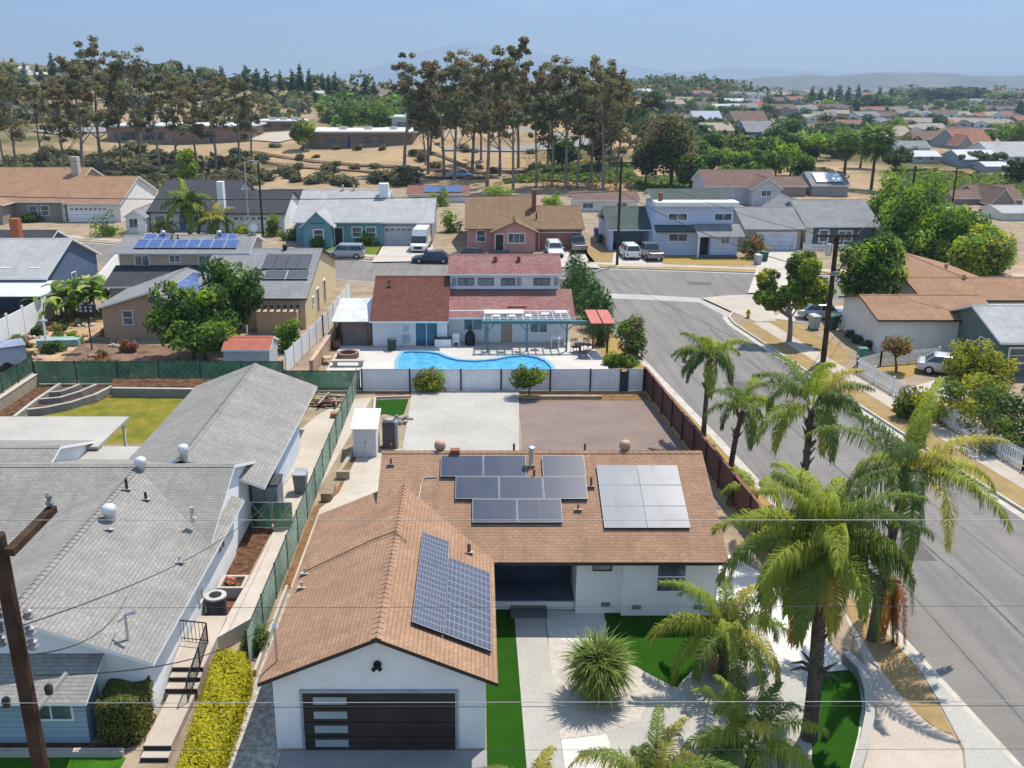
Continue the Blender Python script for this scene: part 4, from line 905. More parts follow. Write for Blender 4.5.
for a in (-.26, .26):
    for b in (-.42, .3): MB().box(a - .03, a + .03, b - .03, b + .03, 0, .28).build('leg', M('pine'), t)
t = small('stone_bench', 'pale stone bench beside the fire pit', 'bench', 348, 366); MB().box(-1.2, 1.2, -.25, .25, .35, .47).build('seat', CONC, t); MB().box(-1.1, -.8, -.2, .2, 0, .35).build('leg', CONC, t); MB().box(.8, 1.1, -.2, .2, 0, .35).build('leg', CONC, t)
t = small('picnic_table', 'white table in the shade of the pergola', 'table', 558, 345, rz=1.2); MB().box(-.9, .9, -.4, .4, .72, .78).build('tabletop', TRIMW, t)
for a in (-.8, .8):
    for b in (-.3, .3): MB().box(a - .03, a + .03, b - .03, b + .03, 0, .72).build('leg', TRIMW, t)
t = small('garden_bench', 'grey bench against the pool house under the pergola', 'bench', 545, 340); MB().box(-1.1, 1.1, -.3, .3, .4, .48).build('seat', GREYP, t); MB().box(-1.1, 1.1, .26, .32, .48, .95).build('backrest', GREYP, t); MB().box(-1.0, -.9, -.25, .25, 0, .4).build('leg', GREYP, t); MB().box(.9, 1.0, -.25, .25, 0, .4).build('leg', GREYP, t)
for k, (u, v, rz, lb) in enumerate(((575, 352, .3, 'nearest the red shade roof'), (583, 358, 1.2, 'closest to the white fence'), (588, 350, 2.4, 'under the juniper hedge'))):
    t = small('patio_chair', 'black metal patio chair ' + lb, 'chair', u, v, rz=rz, z=.16)
    MB().box(-.28, .28, -.28, .28, .4, .46).build('seat', DARKM, t); q = MB()
    for s in range(5): q.box(-.28 + s * .13, -.24 + s * .13, .24, .28, .46, 1.0)
    q.box(-.28, .28, .24, .29, .95, 1.02); q.build('backrest', DARKM, t)
    for a in (-.25, .25):
        for b in (-.25, .25): MB().tube((a, b, 0), (a, b, .4), .025, n=5).build('leg', DARKM, t)
t = small('patio_table', 'round black table among the black chairs', 'table', 580, 353); MB().lathe([(.5, .7), (.5, .74)], n=16).build('tabletop', DARKM, t); MB().tube((0, 0, 0), (0, 0, .7), .04).build('leg', DARKM, t)
# red-roofed shed, walls and picket pieces left of the pool
s = thing('garden_shed', 'small white shed with rusty red roof behind the green fence', 'shed', (-16.6, 68, 0), world=True)
wing(s, -18.3, -15.0, 66.8, 69.6, 0, 1.9, .55, 'x', .15, .1, siding('white_shed_boards', (.5, .5, .5), .25, .1, 'XY'), M('rusty_red_roof', (.36, .10, .06), .7, .25, 1.5), TRIMW)
t = thing('block_wall', 'pinkish block wall between the pool deck and the picket fence', 'wall', (-12, 76, 0), world=True); a, b = (-12.1, 66.5), (-11.6, 84); MB().hexa([a, b, (b[0] + .25, b[1]), (a[0] + .25, a[1])], 0, 1.15).build('wall', M('pink_block', (.40, .26, .185), .9, .15, 1.5, 8), t); MB().hexa([(a[0] - .04, a[1]), (b[0] - .04, b[1]), (b[0] + .29, b[1]), (a[0] + .29, a[1])], 1.15, 1.22).build('coping', M('pink_coping', (.44, .31, .23), .9), t)
def picket(label, pts, hh=1.1, step=.16, m=None, z0=0., gap=.5):
    m = m or TRIMW; t = thing('picket_fence', label, 'fence', (*pts[0], z0), world=True); q = MB(); r = MB()
    for a, b in zip(pts, pts[1:]):
        L = math.hypot(b[0] - a[0], b[1] - a[1]); d = ((b[0] - a[0]) / L, (b[1] - a[1]) / L); nn = (-d[1] * .02, d[0] * .02); k = int(L / step)
        for i in range(k):
            s0, s1 = i * step, i * step + step * gap
            pa = (a[0] + d[0] * s0, a[1] + d[1] * s0); pb = (a[0] + d[0] * s1, a[1] + d[1] * s1)
            q.hexa([pa, pb, (pb[0] + nn[0], pb[1] + nn[1]), (pa[0] + nn[0], pa[1] + nn[1])], z0 + .06, z0 + hh)
        for zz in (.25, hh - .25): r.hexa([(a[0] + nn[0] * 1.2, a[1] + nn[1] * 1.2), (b[0] + nn[0] * 1.2, b[1] + nn[1] * 1.2), (b[0] + nn[0] * 3, b[1] + nn[1] * 3), (a[0] + nn[0] * 3, a[1] + nn[1] * 3)], z0 + zz, z0 + zz + .09)
        kk = max(1, round(L / 2.4))
        for i in range(kk + 1): x, y = a[0] + (b[0] - a[0]) * i / kk, a[1] + (b[1] - a[1]) * i / kk; MB().box(x - .05, x + .05, y - .05, y + .05, z0, z0 + hh + .12).build('post', m, t)
    q.build('pickets', m, t); r.build('rail', m, t); return t
picket('tall white picket fence beside the pinkish block wall', [(-13.9, 67), (-12.9, 78), (-12.4, 92)], 1.7, .3, None, 0, .8)
l = thing('lean_to', 'weathered timber lean-to with white sheet roof beside the red roof', 'shed', (-9.9, 76, 0), world=True)
MB().box(-10.9, -8.55, 75.2, 79, 0, 2.2).build('wall', siding('grey_planks', (.26, .22, .19), .2, .3, 'XY'), l); MB().slope((-11.6, 74.2, 2.2), (-8.5, 74.2, 2.2), (-8.5, 80.3, 2.75), (-11.6, 80.3, 2.75), .06).build('roof', [M('sheet_roof', (.50, .51, .53), .5, .3, .8)] * 2, l)
for x in (-11.4, -8.8): MB().box(x, x + .1, 74.3, 74.4, 0, 2.2).build('post', M('brown_timber'), l)
# ---------------------------------------------------------------- houses measured along the cross street and behind it
def DD(y, z=0): return y * CP + (CH - z) * SP
def X(u, y, z=0.): return (u - PX) * DD(y, z) / FOC
def Z(v, y): return CH - y * math.tan(PIT + math.atan((v - PY) / FOC))
def ridge_at(v, y0, z0, s):
    t = math.tan(PIT + math.atan((v - PY) / FOC)); y = (CH - z0 + s * y0) / (s + t); return y, CH - t * y
DARKR = shingle('charcoal_shingles', (.075, .075, .085)); LGR = shingle('light_grey_shingles', (.44, .44, .44), var=.12); MGR = shingle('mid_grey_shingles', (.27, .27, .275), var=.2)
TANR = shingle('tan_shingles', (.36, .215, .135), var=.2); TAN3 = shingle('weathered_tan_shingles', (.25, .165, .10), c3=(.16, .11, .065)); GREENR = shingle('grey_green_shingles', (.10, .125, .115), var=.2); BRR = shingle('brown_grey_shingles', (.21, .14, .115), var=.2)
TEALW = siding('teal_boards', (.15, .30, .36), .22, .1); PINKW = M('pink_stucco', (.56, .29, .255), .9, .08, 1); BLUW = siding('light_blue_boards', (.50, .58, .73), .25, .06); TANW = M('tan_stucco', (.46, .37, .28), .9, .1, .8); BRNW = M('brown_stucco', (.46, .31, .21), .9, .1, .8); CRW = M('cream_stucco', (.58, .47, .29), .9, .08, .8); NAVYW = M('navy_boards', (.09, .13, .21), .8, .15, 1); GRYW = M('grey_boards', (.30, .30, .30), .8, .1, 1); SLATEW = M('slate_boards', (.10, .115, .14), .8, .1, 1); GREENW = M('sage_wall', (.13, .17, .16), .8, .1, 1); OFFW = M('offwhite_wall', (.74, .70, .655), .9, .1, .8); TAUPE = M('taupe_wall', (.30, .25, .215), .9, .1, 1)

# tan two-storey house with blue panels
t = thing('tan_house', 'tan two-storey house with a row of blue solar panels and brown lower wing', 'house', (-27, 84, 0), world=True)
ye, ze = 88.3, 5.3; yr, zr = ridge_at(234, ye, ze, .3)
wing(t, X(119, 88.8, 5), X(247, 88.8, 5), 88.8, 2 * yr - 88.8, 0, 5.25, (yr - 88.8) * .3, 'x', .5, .35, TANW, MGR, TRIMW)
xe0 = X(119, 88.8, 5); uy = (0, math.cos(math.atan(.3)), math.sin(math.atan(.3)))
def ez(y): return 5.39 + .3 * (y - 88.8)
x1 = X(134, 89.2, 5.4)
for k in range(5): panel(t, (x1 + k * 1.22, 89.05, ez(89.05)), (1, 0, 0), uy, 1.18, 1.75, CELL_B, fm=TRIMW)
for k in range(2): panel(t, (x1 + .35 + k * 1.22, 90.75, ez(90.75)), (1, 0, 0), uy, 1.18, 1.2, CELL_B, fm=TRIMW)
x2 = X(198, 89.2, 5.4)
for k in range(3): panel(t, (x2 + k * 1.22, 89.05, ez(89.05)), (1, 0, 0), uy, 1.18, 1.75, CELL_B, fm=TRIMW)
for k in range(2): panel(t, (x2 + 1.4 + k * .9, 90.75, ez(90.75)), (1, 0, 0), uy, .88, 1.2, CELL_B, fm=TRIMW)
for u in (142, 175, 206, 226): window(t, X(u, 88.78, 4.5), 88.78, 4.0 if u != 175 else 4.3, 1.25 if u != 175 else .9, .85 if u != 175 else .6, 0, 1)
for u in (163, 219): turbine(t, X(u, 91.5, 6.3), 91.6, 6.25, .22, METAL)
for u in (172, 178): vent_pipe(t, X(u, 91.2, 6.2), 91.2, 6.1, .4, .07, RUST)
q = MB(); q.lathe([(.06, 0), (.06, .6)], (X(253, 92, 6), 92.3, 6.2), 6); q.build('dish_mast', METAL, t)
d = MB(); c = Vector((X(254, 92, 6), 92.1, 7.0))
for k in range(14):
    a0, a1 = 2 * math.pi * k / 14, 2 * math.pi * (k + 1) / 14; d.face([tuple(c + Vector((0, .08, 0))), tuple(c + Vector((.4 * math.cos(a0), 0, .4 * math.sin(a0)))), tuple(c + Vector((.4 * math.cos(a1), 0, .4 * math.sin(a1))))])
d.build('satellite_dish', TRIMW, t)
MB().slope((xe0 - .4, 85.0, 2.75), (X(204, 86, 3), 85.0, 2.75), (X(204, 86, 3), 88.79, 4.0), (xe0 - .4, 88.79, 4.0), .14).build('roof', [DARKR, TRIMW], t); MB().box(xe0, X(200, 86, 3), 85.6, 88.79, 0, 2.8).build('wall', TANW, t)
wing(t, -30.9, -22.7, 77.4, 88.7, 0, 2.62, 1.22, 'y', .5, .5, BRNW, MGR, TRIMW)
window(t, X(128, 77.38, 1.7), 77.38, 1.2, .75, 1.1, 0, 0, sash=True); MB().box(-26.95, -26.45, 77.33, 77.4, 3.0, 3.4).build('gable_vent', M('vent_grey'), t)
gv2 = (-math.cos(math.atan(.2975)), 0, math.sin(math.atan(.2975)))
for k in range(4): panel(t, (-23.4, 79.2 + k * 1.7, 2.9 + .2), (0, 1, 0), gv2, 1.65, 2.4, CELL_B, fm=TRIMW)
# grey roofed house with two dark arrays
t = thing('cream_house', 'cream house with broad grey roof and two dark solar arrays', 'house', (-18.5, 82, 0), world=True)
yr, zr = 89.6, 5.45
wing(t, -24.2, -14.75, 80.5, 98.7, 0, 2.75, 2.55, 'x', .45, .28, CRW, MGR, BLACKT)
s3 = 2.55 / 9.1; u3 = (0, math.cos(math.atan(s3)), math.sin(math.atan(s3)))
def hz(y): return 2.89 + s3 * (y - 80.5)
DPAN = cellmat('black_solar_glass', (.028, .028, .032), (.06, .06, .065), 6, 10, .05, .4)
xa, xb = X(262, 85.5, 4.2), X(309, 85.5, 4.2); 
for k in range(4): panel(t, (xa + k * (xb - xa) / 4, 85.2, hz(85.2)), (1, 0, 0), u3, (xb - xa) / 4 - .03, 3.0, DPAN, fm=DARKM)
for k in range(2): panel(t, (xa + .5 + k * 2.0, 83.3, hz(83.3)), (1, 0, 0), u3, 1.95, 1.7, DPAN, fm=TRIMW)
turbine(t, X(285, 89.3, 5.5), 89.3, 5.3, .22, DARKM)
window(t, -14.73, 84.5, 1.2, .6, .7, math.pi / 2, 0); door(t, -14.73, 87, .95, 2.05, math.pi / 2, M('brown_door', (.10, .05, .03), .6)); door(t, -14.73, 91, .95, 2.05, math.pi / 2, M('brown_door'))
MB().slope((-23, 78.3, 2.35), (-19.2, 78.3, 2.35), (-19.2, 80.48, 2.6), (-23, 80.48, 2.6), .08).build('patio_roof', [CONCW, TRIMW], t)
for x in (-22.8, -19.4): MB().box(x, x + .1, 78.4, 78.5, 0, 2.3).build('post', TRIMW, t)
MB().box(-18.6, -15.2, 78.9, 80.48, 0, 1.9).build('wall', BRNW, t); q = MB()
for k in range(7): q.box(-18.7 + k * .55, -18.6 + k * .55, 78.7, 80.6, 1.95, 2.1)
q.build('trellis', M('dark_timber', (.07, .045, .035), .9), t)
# navy house far left
t = thing('navy_house', 'navy blue house with pale grey gable roof and metal awning', 'house', (-48, 90, 0), world=True)
wing(t, -64, -39.9, 87.8, 100.2, 0, 3.1, 2.45, 'x', .5, .35, NAVYW, LGR, TRIMW)
MB().slope((-60, 83.5, 2.2), (X(47, 84, 2.3), 83.5, 2.2), (X(47, 84, 2.3), 87.78, 2.75), (-60, 87.78, 2.75), .06).build('awning', [M('awning_metal', (.50, .50, .51), .5, .1, 1)] * 2, t)
for x in (-56, -50, X(45, 84, 2)): MB().box(x - .05, x + .05, 83.6, 83.7, 0, 2.2).build('post', TRIMW, t)
window(t, -39.88, 94, 1.3, 1.0, 1.0, math.pi / 2, 0); window(t, -50, 87.78, 1.0, 1.6, 1.2, 0, 1)
q = MB(); 
for u in (1, 30): q.box(X(u, 89, 3.4), X(u, 89, 3.4) + .9, 88.9, 89.3, 3.55, 3.75)
q.build('roof_vent', TRIMW, t)
q = MB().box(-48.9, -48.0, 101, 101.9, 0, 6.6); c = tag(q.build('chimney', M('orange_brick', (.36, .12, .06), .9, .25, 3)), None); 
wing(t, -70, -46, 100.2, 110, 0, 2.7, 2.0, 'x', .4, .3, NAVYW, DARKR, TRIMW); c.parent = t; c.location = (48, -90, 0)
# two houses of the far left with garages
t = thing('brown_roofed_house', 'taupe house with large brown roof and white double garage door', 'house', (-70, 146, 0), world=True)
y0 = 146.; yr, zr = ridge_at(176, y0 - .5, 2.84, .35)
wing(t, X(67, y0, 2), X(120, y0, 2), y0, 2 * yr - y0, 0, 2.87, (yr - y0) * .35, 'x', .5, .35, OFFW, TANR, TRIMW)
garage_door(t, X(89, y0, 1), y0, 5.6, 2.2, 0, TRIMW, 4, 8)
yr, zr = ridge_at(167, y0 + .3, 3.0, .36)
wing(t, -96, X(64, y0, 2), y0 + .8, 2 * yr - y0 - .8, 0, 3.0, (yr - y0 - .8) * .36, 'x', .5, .3, TAUPE, TANR, TRIMW)
wing(t, -92, X(11, y0, 2), y0 - 3.0, y0 + 6, 0, 2.9, 2.2, 'y', .5, .4, TAUPE, TANR, TRIMW)
for u in (33, 45): window(t, X(u, y0 + .75, 1.5), y0 + .78, .9, 1.2, 1.4, 0, 0, sash=True)
MB().box(X(64, y0 + 6, 6), X(71, y0 + 6, 6), 155, 156.2, 4, 8.9).build('chimney', M('chimney_stucco', (.50, .44, .38), .9), t); MB().box(X(61, y0, 3), X(64.5, y0, 3), y0 - .1, y0 + .79, 0, 3.0).build('pilaster', M('chimney_stucco'), t)
t = thing('charcoal_roofed_house', 'white house with charcoal roofs, white chimney and palm in front', 'house', (-38, 136, 0), world=True)
y0 = 136.; yr, zr = ridge_at(190, y0 - .5, 2.65, .35)
wing(t, X(228, y0, 2), X(284, y0, 2), y0, 2 * yr - y0, 0, 2.7, (yr - y0) * .35, 'x', .5, .35, WH2, DARKR, BLACKT)
garage_door(t, X(251, y0, 1), y0, 4.9, 2.15, 0, TRIMW, 4, 6)
yr, zr = ridge_at(180, y0 + .5, 2.65, .33)
wing(t, X(148, y0, 2), X(226, y0, 2), y0 + 1.0, 2 * yr - y0 - 1, 0, 2.75, (yr - y0 - 1) * .33, 'x', .5, .35, M('pale_blue_wall', (.52, .58, .62), .9), DARKR, BLACKT)
MB().box(X(219, y0 + 1, 4), X(225, y0 + 1, 4), y0 + .3, y0 + 1.5, 0, 6.9).build('chimney', TRIMW, t)
door(t, X(183, y0 + .98, 1), y0 + .98, 1, 2.1, 0, M('blue_door', (.10, .17, .30), .6)); window(t, X(160, y0 + .98, 1), y0 + .98, 1, 1.3, 1.1, 0, 0); window(t, X(200, y0 + .98, 1), y0 + .98, .9, 1.6, 1.2, 0, 1)
wing(t, X(126, y0 - 1, 2), X(144, y0 - 1, 2), y0 - 1.2, y0 + 6, 0, 2.3, .8, 'y', .3, .3, WH2, MGR, TRIMW); window(t, X(134, y0 - 1.2, 1), y0 - 1.22, .8, 1.1, 1.2, 0, 1)
MB().box(X(138, y0 - 2.5, 1), X(146, y0 - 2.5, 1), y0 - 2.6, y0 - 2.5, 0, 1.7).build('gate', TRIMW, t)
# teal house
t = thing('teal_house', 'teal house with pale grey roof, gabled front and white garage door', 'house', (-15, 125, 0), world=True)
y0 = 124.8; yr, zr = ridge_at(190, y0 - .5, 3.0, .35); xg0, xg1 = X(304, y0 - 2, 1), X(332, y0 - 2, 1)
wing(t, X(296, y0, 2), X(384, y0, 2), y0, 2 * yr - y0, 0, 3.05, (yr - y0) * .35, 'x', .5, .35, TEALW, LGR, TRIMW)
yr2, zr2 = ridge_at(197, y0 - .3, 2.9, .33)
wing(t, X(384, y0, 2) + .02, X(432, y0, 2), y0 + .4, 2 * yr2 - y0 - .4, 0, 2.9, (yr2 - y0 - .4) * .33, 'x', .45, .3, M('grey_stucco', (.35, .36, .38), .9), LGR, TRIMW)
wing(t, xg0, xg1, y0 - 2.2, y0 + 6, 0, 2.9, 1.6, 'y', .45, .4, TEALW, LGR, TRIMW)
MB().hexa([(xg0 + .9, y0 - 2.26), (xg1 - .9, y0 - 2.26), (xg1 - .9, y0 - 2.2), (xg0 + .9, y0 - 2.2)], 3.05, 3.15).build('gable_trim', M('dark_teal_trim', (.05, .11, .13), .7), t)
for u, yy in ((318.5, y0 - 2.22), (357, y0 - .02), (371, y0 - .02)): window(t, X(u, yy, 1.6), yy, 1.05, 1.15, 1.2, 0, 0, sash=True, fw=.12)
door(t, X(339, y0 - .02, 1), y0 - .02, 1.0, 2.1, 0, BLACKT); garage_door(t, X(401, y0 + .38, 1), y0 + .38, 4.2, 2.2, 0, M('pale_door', (.5, .5, .52), .6), 4, 6)
MB().box(X(380, yr2, 5), X(389, yr2, 5), yr2 - 1, yr2 + .4, 3.5, Z(183, yr2)).build('chimney', TRIMW, t); MB().box(X(331, y0 - .7, 1), X(333, y0 - .7, 1), y0 - 1.6, y0 - 1.4, 0, 2.9).build('porch_post', TRIMW, t)
for u, v in ((343, 188), (354, 187)): vent_pipe(t, X(u, yr, 6.2), yr - .1, 6.1, .6, .1, METAL, True)
sheet('driveway', PL([(383, 243), (433, 243), (433, 261), (372, 262)]), .012, M('pale_drive', (.46, .42, .38), .85, .12, .6, 7)); sheet('lawn', PL([(318, 247), (383, 245), (377, 256), (316, 257)]), .012, LAWN)
# pink house
t = thing('pink_house', 'pink house with weathered tan roof and small front gable', 'house', (5, 121, 0), world=True)
y0 = 121.; yr, zr = ridge_at(196, y0 - .5, 2.7, .35); xs = X(536, y0, 2)
wing(t, X(467, y0, 2), xs, y0, 2 * yr - y0, 0, 2.75, (yr - y0) * .35, 'x', .5, .3, PINKW, TAN3, M('brown_trim', (.24, .14, .09), .8))
yr2, zr2 = ridge_at(206, y0 - .5, 2.6, .33)
wing(t, xs - .6, X(582, y0, 2), y0 + .03, 2 * yr2 - y0, 0, 2.7, (yr2 - y0) * .33, 'x', .5, .3, M('rose_wall', (.36, .16, .12), .9), TAN3, M('brown_trim'))
gx0, gx1 = X(494, y0 - 1.6, 1), X(535, y0 - 1.6, 1)
wing(t, gx0, gx1, y0 - 1.8, y0 + 5, 0, 2.55, 1.15, 'y', .45, .4, PINKW, TAN3, M('brown_trim'))
yy = y0 - 1.82; door(t, X(499.5, yy, 1), yy, 1.0, 2.1, 0, BLACKT); window(t, X(516.5, yy, 1.6), yy, 1.2, 2.0, 1.1, 0, 2, fw=.12); window(t, X(481, y0 - .02, 1.6), y0 - .02, 1.1, 1.0, 1.3, 0, 0, sash=True, fw=.1)
MB().box(X(492, y0 - 2.5, 0), X(509, y0 - 2.5, 0), y0 - 3.2, y0 - 1.83, 0, .3).build('step', M('grey_step'), t)
MB().box(X(532, y0 + 4, 4), X(536, y0 + 4, 4), y0 + 4, y0 + 5.2, 3, Z(190, y0 + 4)).build('chimney', M('brick_red', (.24, .09, .06), .9), t); vent_pipe(t, X(536, y0 + 3, 4), y0 + 2, 3.2, 1.2, .1, DARKM); garage_door(t, X(560, y0, 1), y0 + .01, 5.2, 2.15, 0, M('rose_door', (.32, .14, .11), .7), 4)
sheet('driveway', PL([(540, 249), (585, 250), (600, 268), (552, 267)]), .012, M('pale_drive'))
# open garage and light blue two-storey house
t = thing('light_blue_house', 'light blue two-storey house with open garage and grey-green roof', 'house', (24, 117, 0), world=True)
y0 = 117.; zt = Z(207, y0)
MB().box(X(656, y0, 2), X(737, y0, 2), y0, y0 + 9, 0, 3.1).build('wall', BLUW, t)
yw = y0 + .9; zt = Z(206, yw)
MB().box(X(656, yw, 4), X(733, yw, 4), yw, y0 + 8.9, 3.1, zt).build('wall', BLUW, t)
MB().box(X(654, yw, 4), X(737, yw, 4), yw - .5, yw + 2.2, zt, zt + .5).build('fascia', TRIMW, t)
MB().slope((X(654, yw, 5), yw + 1.8, zt + .45), (X(731, yw, 5), yw + 1.8, zt + .45), (X(731, yw, 5), yw + 5.5, zt + 1.5), (X(654, yw, 5), yw + 5.5, zt + 1.5), .15).build('roof', [GREENR, TRIMW], t)
MB().slope((X(731, yw, 5), yw + 9.2, zt + .45), (X(654, yw, 5), yw + 9.2, zt + .45), (X(654, yw, 5), yw + 5.5, zt + 1.5), (X(731, yw, 5), yw + 5.5, zt + 1.5), .15).build('roof', [GREENR, TRIMW], t)
MB().slope((X(655, y0, 3), y0 - .5, 3.0), (X(695, y0, 3), y0 - .5, 3.0), (X(695, y0, 3), yw - .02, 3.6), (X(655, y0, 3), yw - .02, 3.6), .12).build('roof', [GREENR, BLACKT], t)
MB().slope((X(695, y0, 3), y0 - 2.0, 2.7), (X(741, y0, 3), y0 - 2.0, 2.7), (X(741, y0, 3), yw - .02, 3.7), (X(695, y0, 3), yw - .02, 3.7), .12).build('porch_roof', [MGR, TRIMW], t)
MB().box(X(710, y0 - 1.2, 1), X(737, y0 - 1.2, 1), y0 - 1.3, y0 - .01, 0, 2.75).build('wall', BLUW, t)
for u, vs, w, h_, yy in ((676.5, 220, 2.2, .75, yw), (721.5, 220, 2.0, .75, yw), (678, 241, 2.2, .85, y0), (725, 243.5, 1.0, .9, y0 - 1.3)): window(t, X(u, yy, 2), yy - .02, Z(vs, yy), w, h_, 0, 1, fw=.1)
door(t, X(704, y0, 1), y0 - .02, 1.1, 2.1, 0, BLACKT); MB().box(X(699, y0 - 1.6, 0), X(736, y0 - 1.6, 0), y0 - 2.2, y0 - 1.31, 0, .3).build('porch_step', M('grey_step'), t); MB().box(X(696.5, y0 - 1.6, 0), X(698, y0 - 1.6, 0), y0 - 1.9, y0 - 1.75, 0, 2.6).build('porch_post', TRIMW, t)
yg = 120.5; yr, zr = ridge_at(206, yg - .5, 2.7, .35); xg0, xg1 = X(609, yg, 1), X(652, yg, 1)
MB().box(xg0, xg0 + .5, yg, yg + 6, 0, 2.75).box(xg1 - .4, xg1, yg, yg + 6, 0, 2.75).box(xg0, xg1, yg + 6, yg + 6.2, 0, 2.75).build('garage_wall', BLUW, t)
wing(t, xg0, xg1, yg, 2 * yr - yg, 0, 2.7, (yr - yg) * .35, 'x', .5, .3, BLUW, GREENR, TRIMW, nowall=True)
MB().box(xg0, xg1, yg + 6.3, 2 * yr - yg, 0, 2.7).build('wall', BLUW, t); MB().box(xg0 + .52, xg1 - .42, yg, yg + 6, -.05, .03).build('garage_floor', M('dark_garage_floor', (.05, .05, .05), .8), t)  # garage floor in one dark tone
MB().box(X(655.5, yg, 3), X(658, yg, 3), y0 + 1.5, y0 + 2.6, 3.2, Z(193, y0 + 2)).build('chimney', M('brick_red'), t)
sheet('lawn', PL([(662, 255), (750, 257), (752, 265), (664, 264)]), .012, TAN2); sheet('driveway', PL([(614, 250), (656, 251), (664, 267), (612, 266)]), .014, M('pale_drive')); sheet('lawn', PL([(583, 250), (612, 250), (612, 262), (590, 263)]), .012, TAN)
# grey garage house and white/slate house
t = thing('white_garage_house', 'grey-roofed garage with wide white door beside a pale driveway', 'garage', (38, 121, 0), world=True)
y0 = 121.; yr, zr = ridge_at(207, y0 - .5, 2.75, .33)
wing(t, X(746, y0, 2), X(801, y0, 2), y0, 2 * yr - y0, 0, 2.8, (yr - y0) * .33, 'x', .5, .35, M('taupe_pale', (.34, .30, .26), .9), MGR, TRIMW)
garage_door(t, X(776, y0, 1), y0, 4.9, 2.15, 0, M('pale_blue_door', (.56, .60, .68), .6), 4)
sheet('driveway', PL([(762, 250), (800, 250), (800, 292), (748, 293), (756, 270)]), .012, M('pale_drive'))
t = thing('slate_fronted_house', 'white house with slate blue front, grey roof and white picket porch', 'house', (46, 122, 0), world=True)
y0 = 122.; yr, zr = ridge_at(199, y0 - .5, 2.9, .36); x0, x1 = X(806, y0, 2), X(878, y0, 2)
wing(t, x0, x1, y0, 2 * yr - y0, 0, 2.9, (yr - y0) * .36, 'x', .5, .3, OFFW, MGR, TRIMW)
MB().box(x0 + .9, x1 - .1, y0 - .06, y0 - .005, 0, 2.8).build('front_wall', SLATEW, t); window(t, X(823.5, y0 - .07, 1.5), y0 - .07, .9, 1.0, 1.4, 0, 0, fw=.14); window(t, X(845, y0 - .07, 1.5), y0 - .07, 1.0, 1.6, 1.2, 0, 1, fw=.12); window(t, x0 - .02, y0 + 3, 1.2, .8, 1.1, -math.pi / 2, 0)
wing(t, x0 - 1.2, x0 + 2.8, y0 + 7, y0 + 14, 0, 3.8, 1.4, 'y', .4, .3, OFFW, MGR, TRIMW)
picket('low white picket fence in front of the slate blue house', [(X(803, y0 - 2, 0), y0 - 2), (X(862, y0 - 2, 0), y0 - 2)], .9, .2, None, 0, .6)
# second row behind the street
def simple_house(name, label, u0, u1, vb, ve, vr, slope, wallm, roofm, loc_v=None, wins=(), chim=None, gd=None, front=None, trim=None, cat='house'):
    """house whose front wall stands on the ground line vb, between u0 and u1; ve eave line, vr ridge line in the photograph"""
    y0 = T((u0 + u1) / 2, vb); zg = y0[2]; y0 = y0[1]; t = thing(name, label, cat, (X((u0 + u1) / 2, y0, zg), y0, zg), world=True)
    ze = Z(ve, y0 - .4) ; yr, zr = ridge_at(vr, y0 - .4, ze, slope); yr = max(yr, y0 + 2.5)
    wing(t, X(u0, y0, zg + 1), X(u1, y0, zg + 1), y0, 2 * yr - y0, zg - .3, ze + .12, (yr - y0) * slope, 'x', .45, .3, wallm, roofm, trim or TRIMW)
    if front:
        a, b, dy, rise = front; wing(t, X(a, y0 - dy, zg + 1), X(b, y0 - dy, zg + 1), y0 - dy, y0 + 4, zg - .3, ze + .05, rise, 'y', .4, .35, wallm, roofm, trim or TRIMW)
    for (u, v, w, h_) in wins:
        yy = y0 - .02
        if front and front[0] < u < front[1]: yy = y0 - front[2] - .02
        window(t, X(u, yy, zg + 1.5), yy, Z(v, yy), w, h_, 0, 1, fw=.1)
    if gd: garage_door(t, X(gd[0], y0, zg + 1), y0, gd[1], 2.2, 0, TRIMW, 4, 0, z0=zg)
    if chim: MB().box(X(chim[0], yr, zr), X(chim[0], yr, zr) + .9, yr - .8, yr + .2, zr - 2, zr + 1.2).build('chimney', M('brick_red'), t)
    return t
simple_house('low_brown_house', 'long low house with pale brown roof behind the light blue house', 575, 638, 213, 201, 192, .25, OFFW, BRR, wins=((588, 208, 1.6, .8), (622, 208, 1.6, .8)))
simple_house('brown_roofed_house', 'house with brown roof and white front gable behind the grey garage roof', 706, 777, 205, 187, 170, .38, M('white_blue_wall', (.50, .52, .56), .9), BRR, wins=((766, 196, 1.6, .9),), front=(752, 780, 3, 1.6))
simple_house('brown_roofed_cottage', 'smaller brown-roofed house in front of the dense green trees', 700, 724, 193, 186, 173, .4, GRYW, BRR)
simple_house('grey_brown_house', 'low grey-brown roofed house between brown and solar roofs', 776, 806, 196, 187, 177, .3, TAUPE, BRR)
t = simple_house('solar_roofed_house', 'house with bright solar roof below the bare hillside', 812, 848, 196, 186, 172, .42, GRYW, MGR)
yy = T(830, 196)[1]
_z = Z(186, yy - .4)
for k in range(5): panel(t, (X(817 + k * 5.4, yy, _z), yy + .4, _z + .5), (1, 0, 0), (0, math.cos(.4), math.sin(.4)), 1.0, 3.6, M('bright_solar', (.55, .58, .6), .2, .05, 1, spec=.8))
simple_house('red_solar_house', 'low red-roofed house with grey solar panels behind the teal house', 408, 468, 204, 195, 186, .25, OFFW, shingle('dusty_red_shingles', (.27, .13, .10)))
y_ = T(438, 204)[1]; tt = [o for o in COL.objects if o.name.startswith('red_solar_house')][0]; _z = Z(195, y_ - .4)
for k in range(5): panel(tt, (X(424 + k * 7.5, y_, _z), y_ + .3, _z + .32), (1, 0, 0), (0, math.cos(.245), math.sin(.245)), 1.45, 3.0, CELL_B)
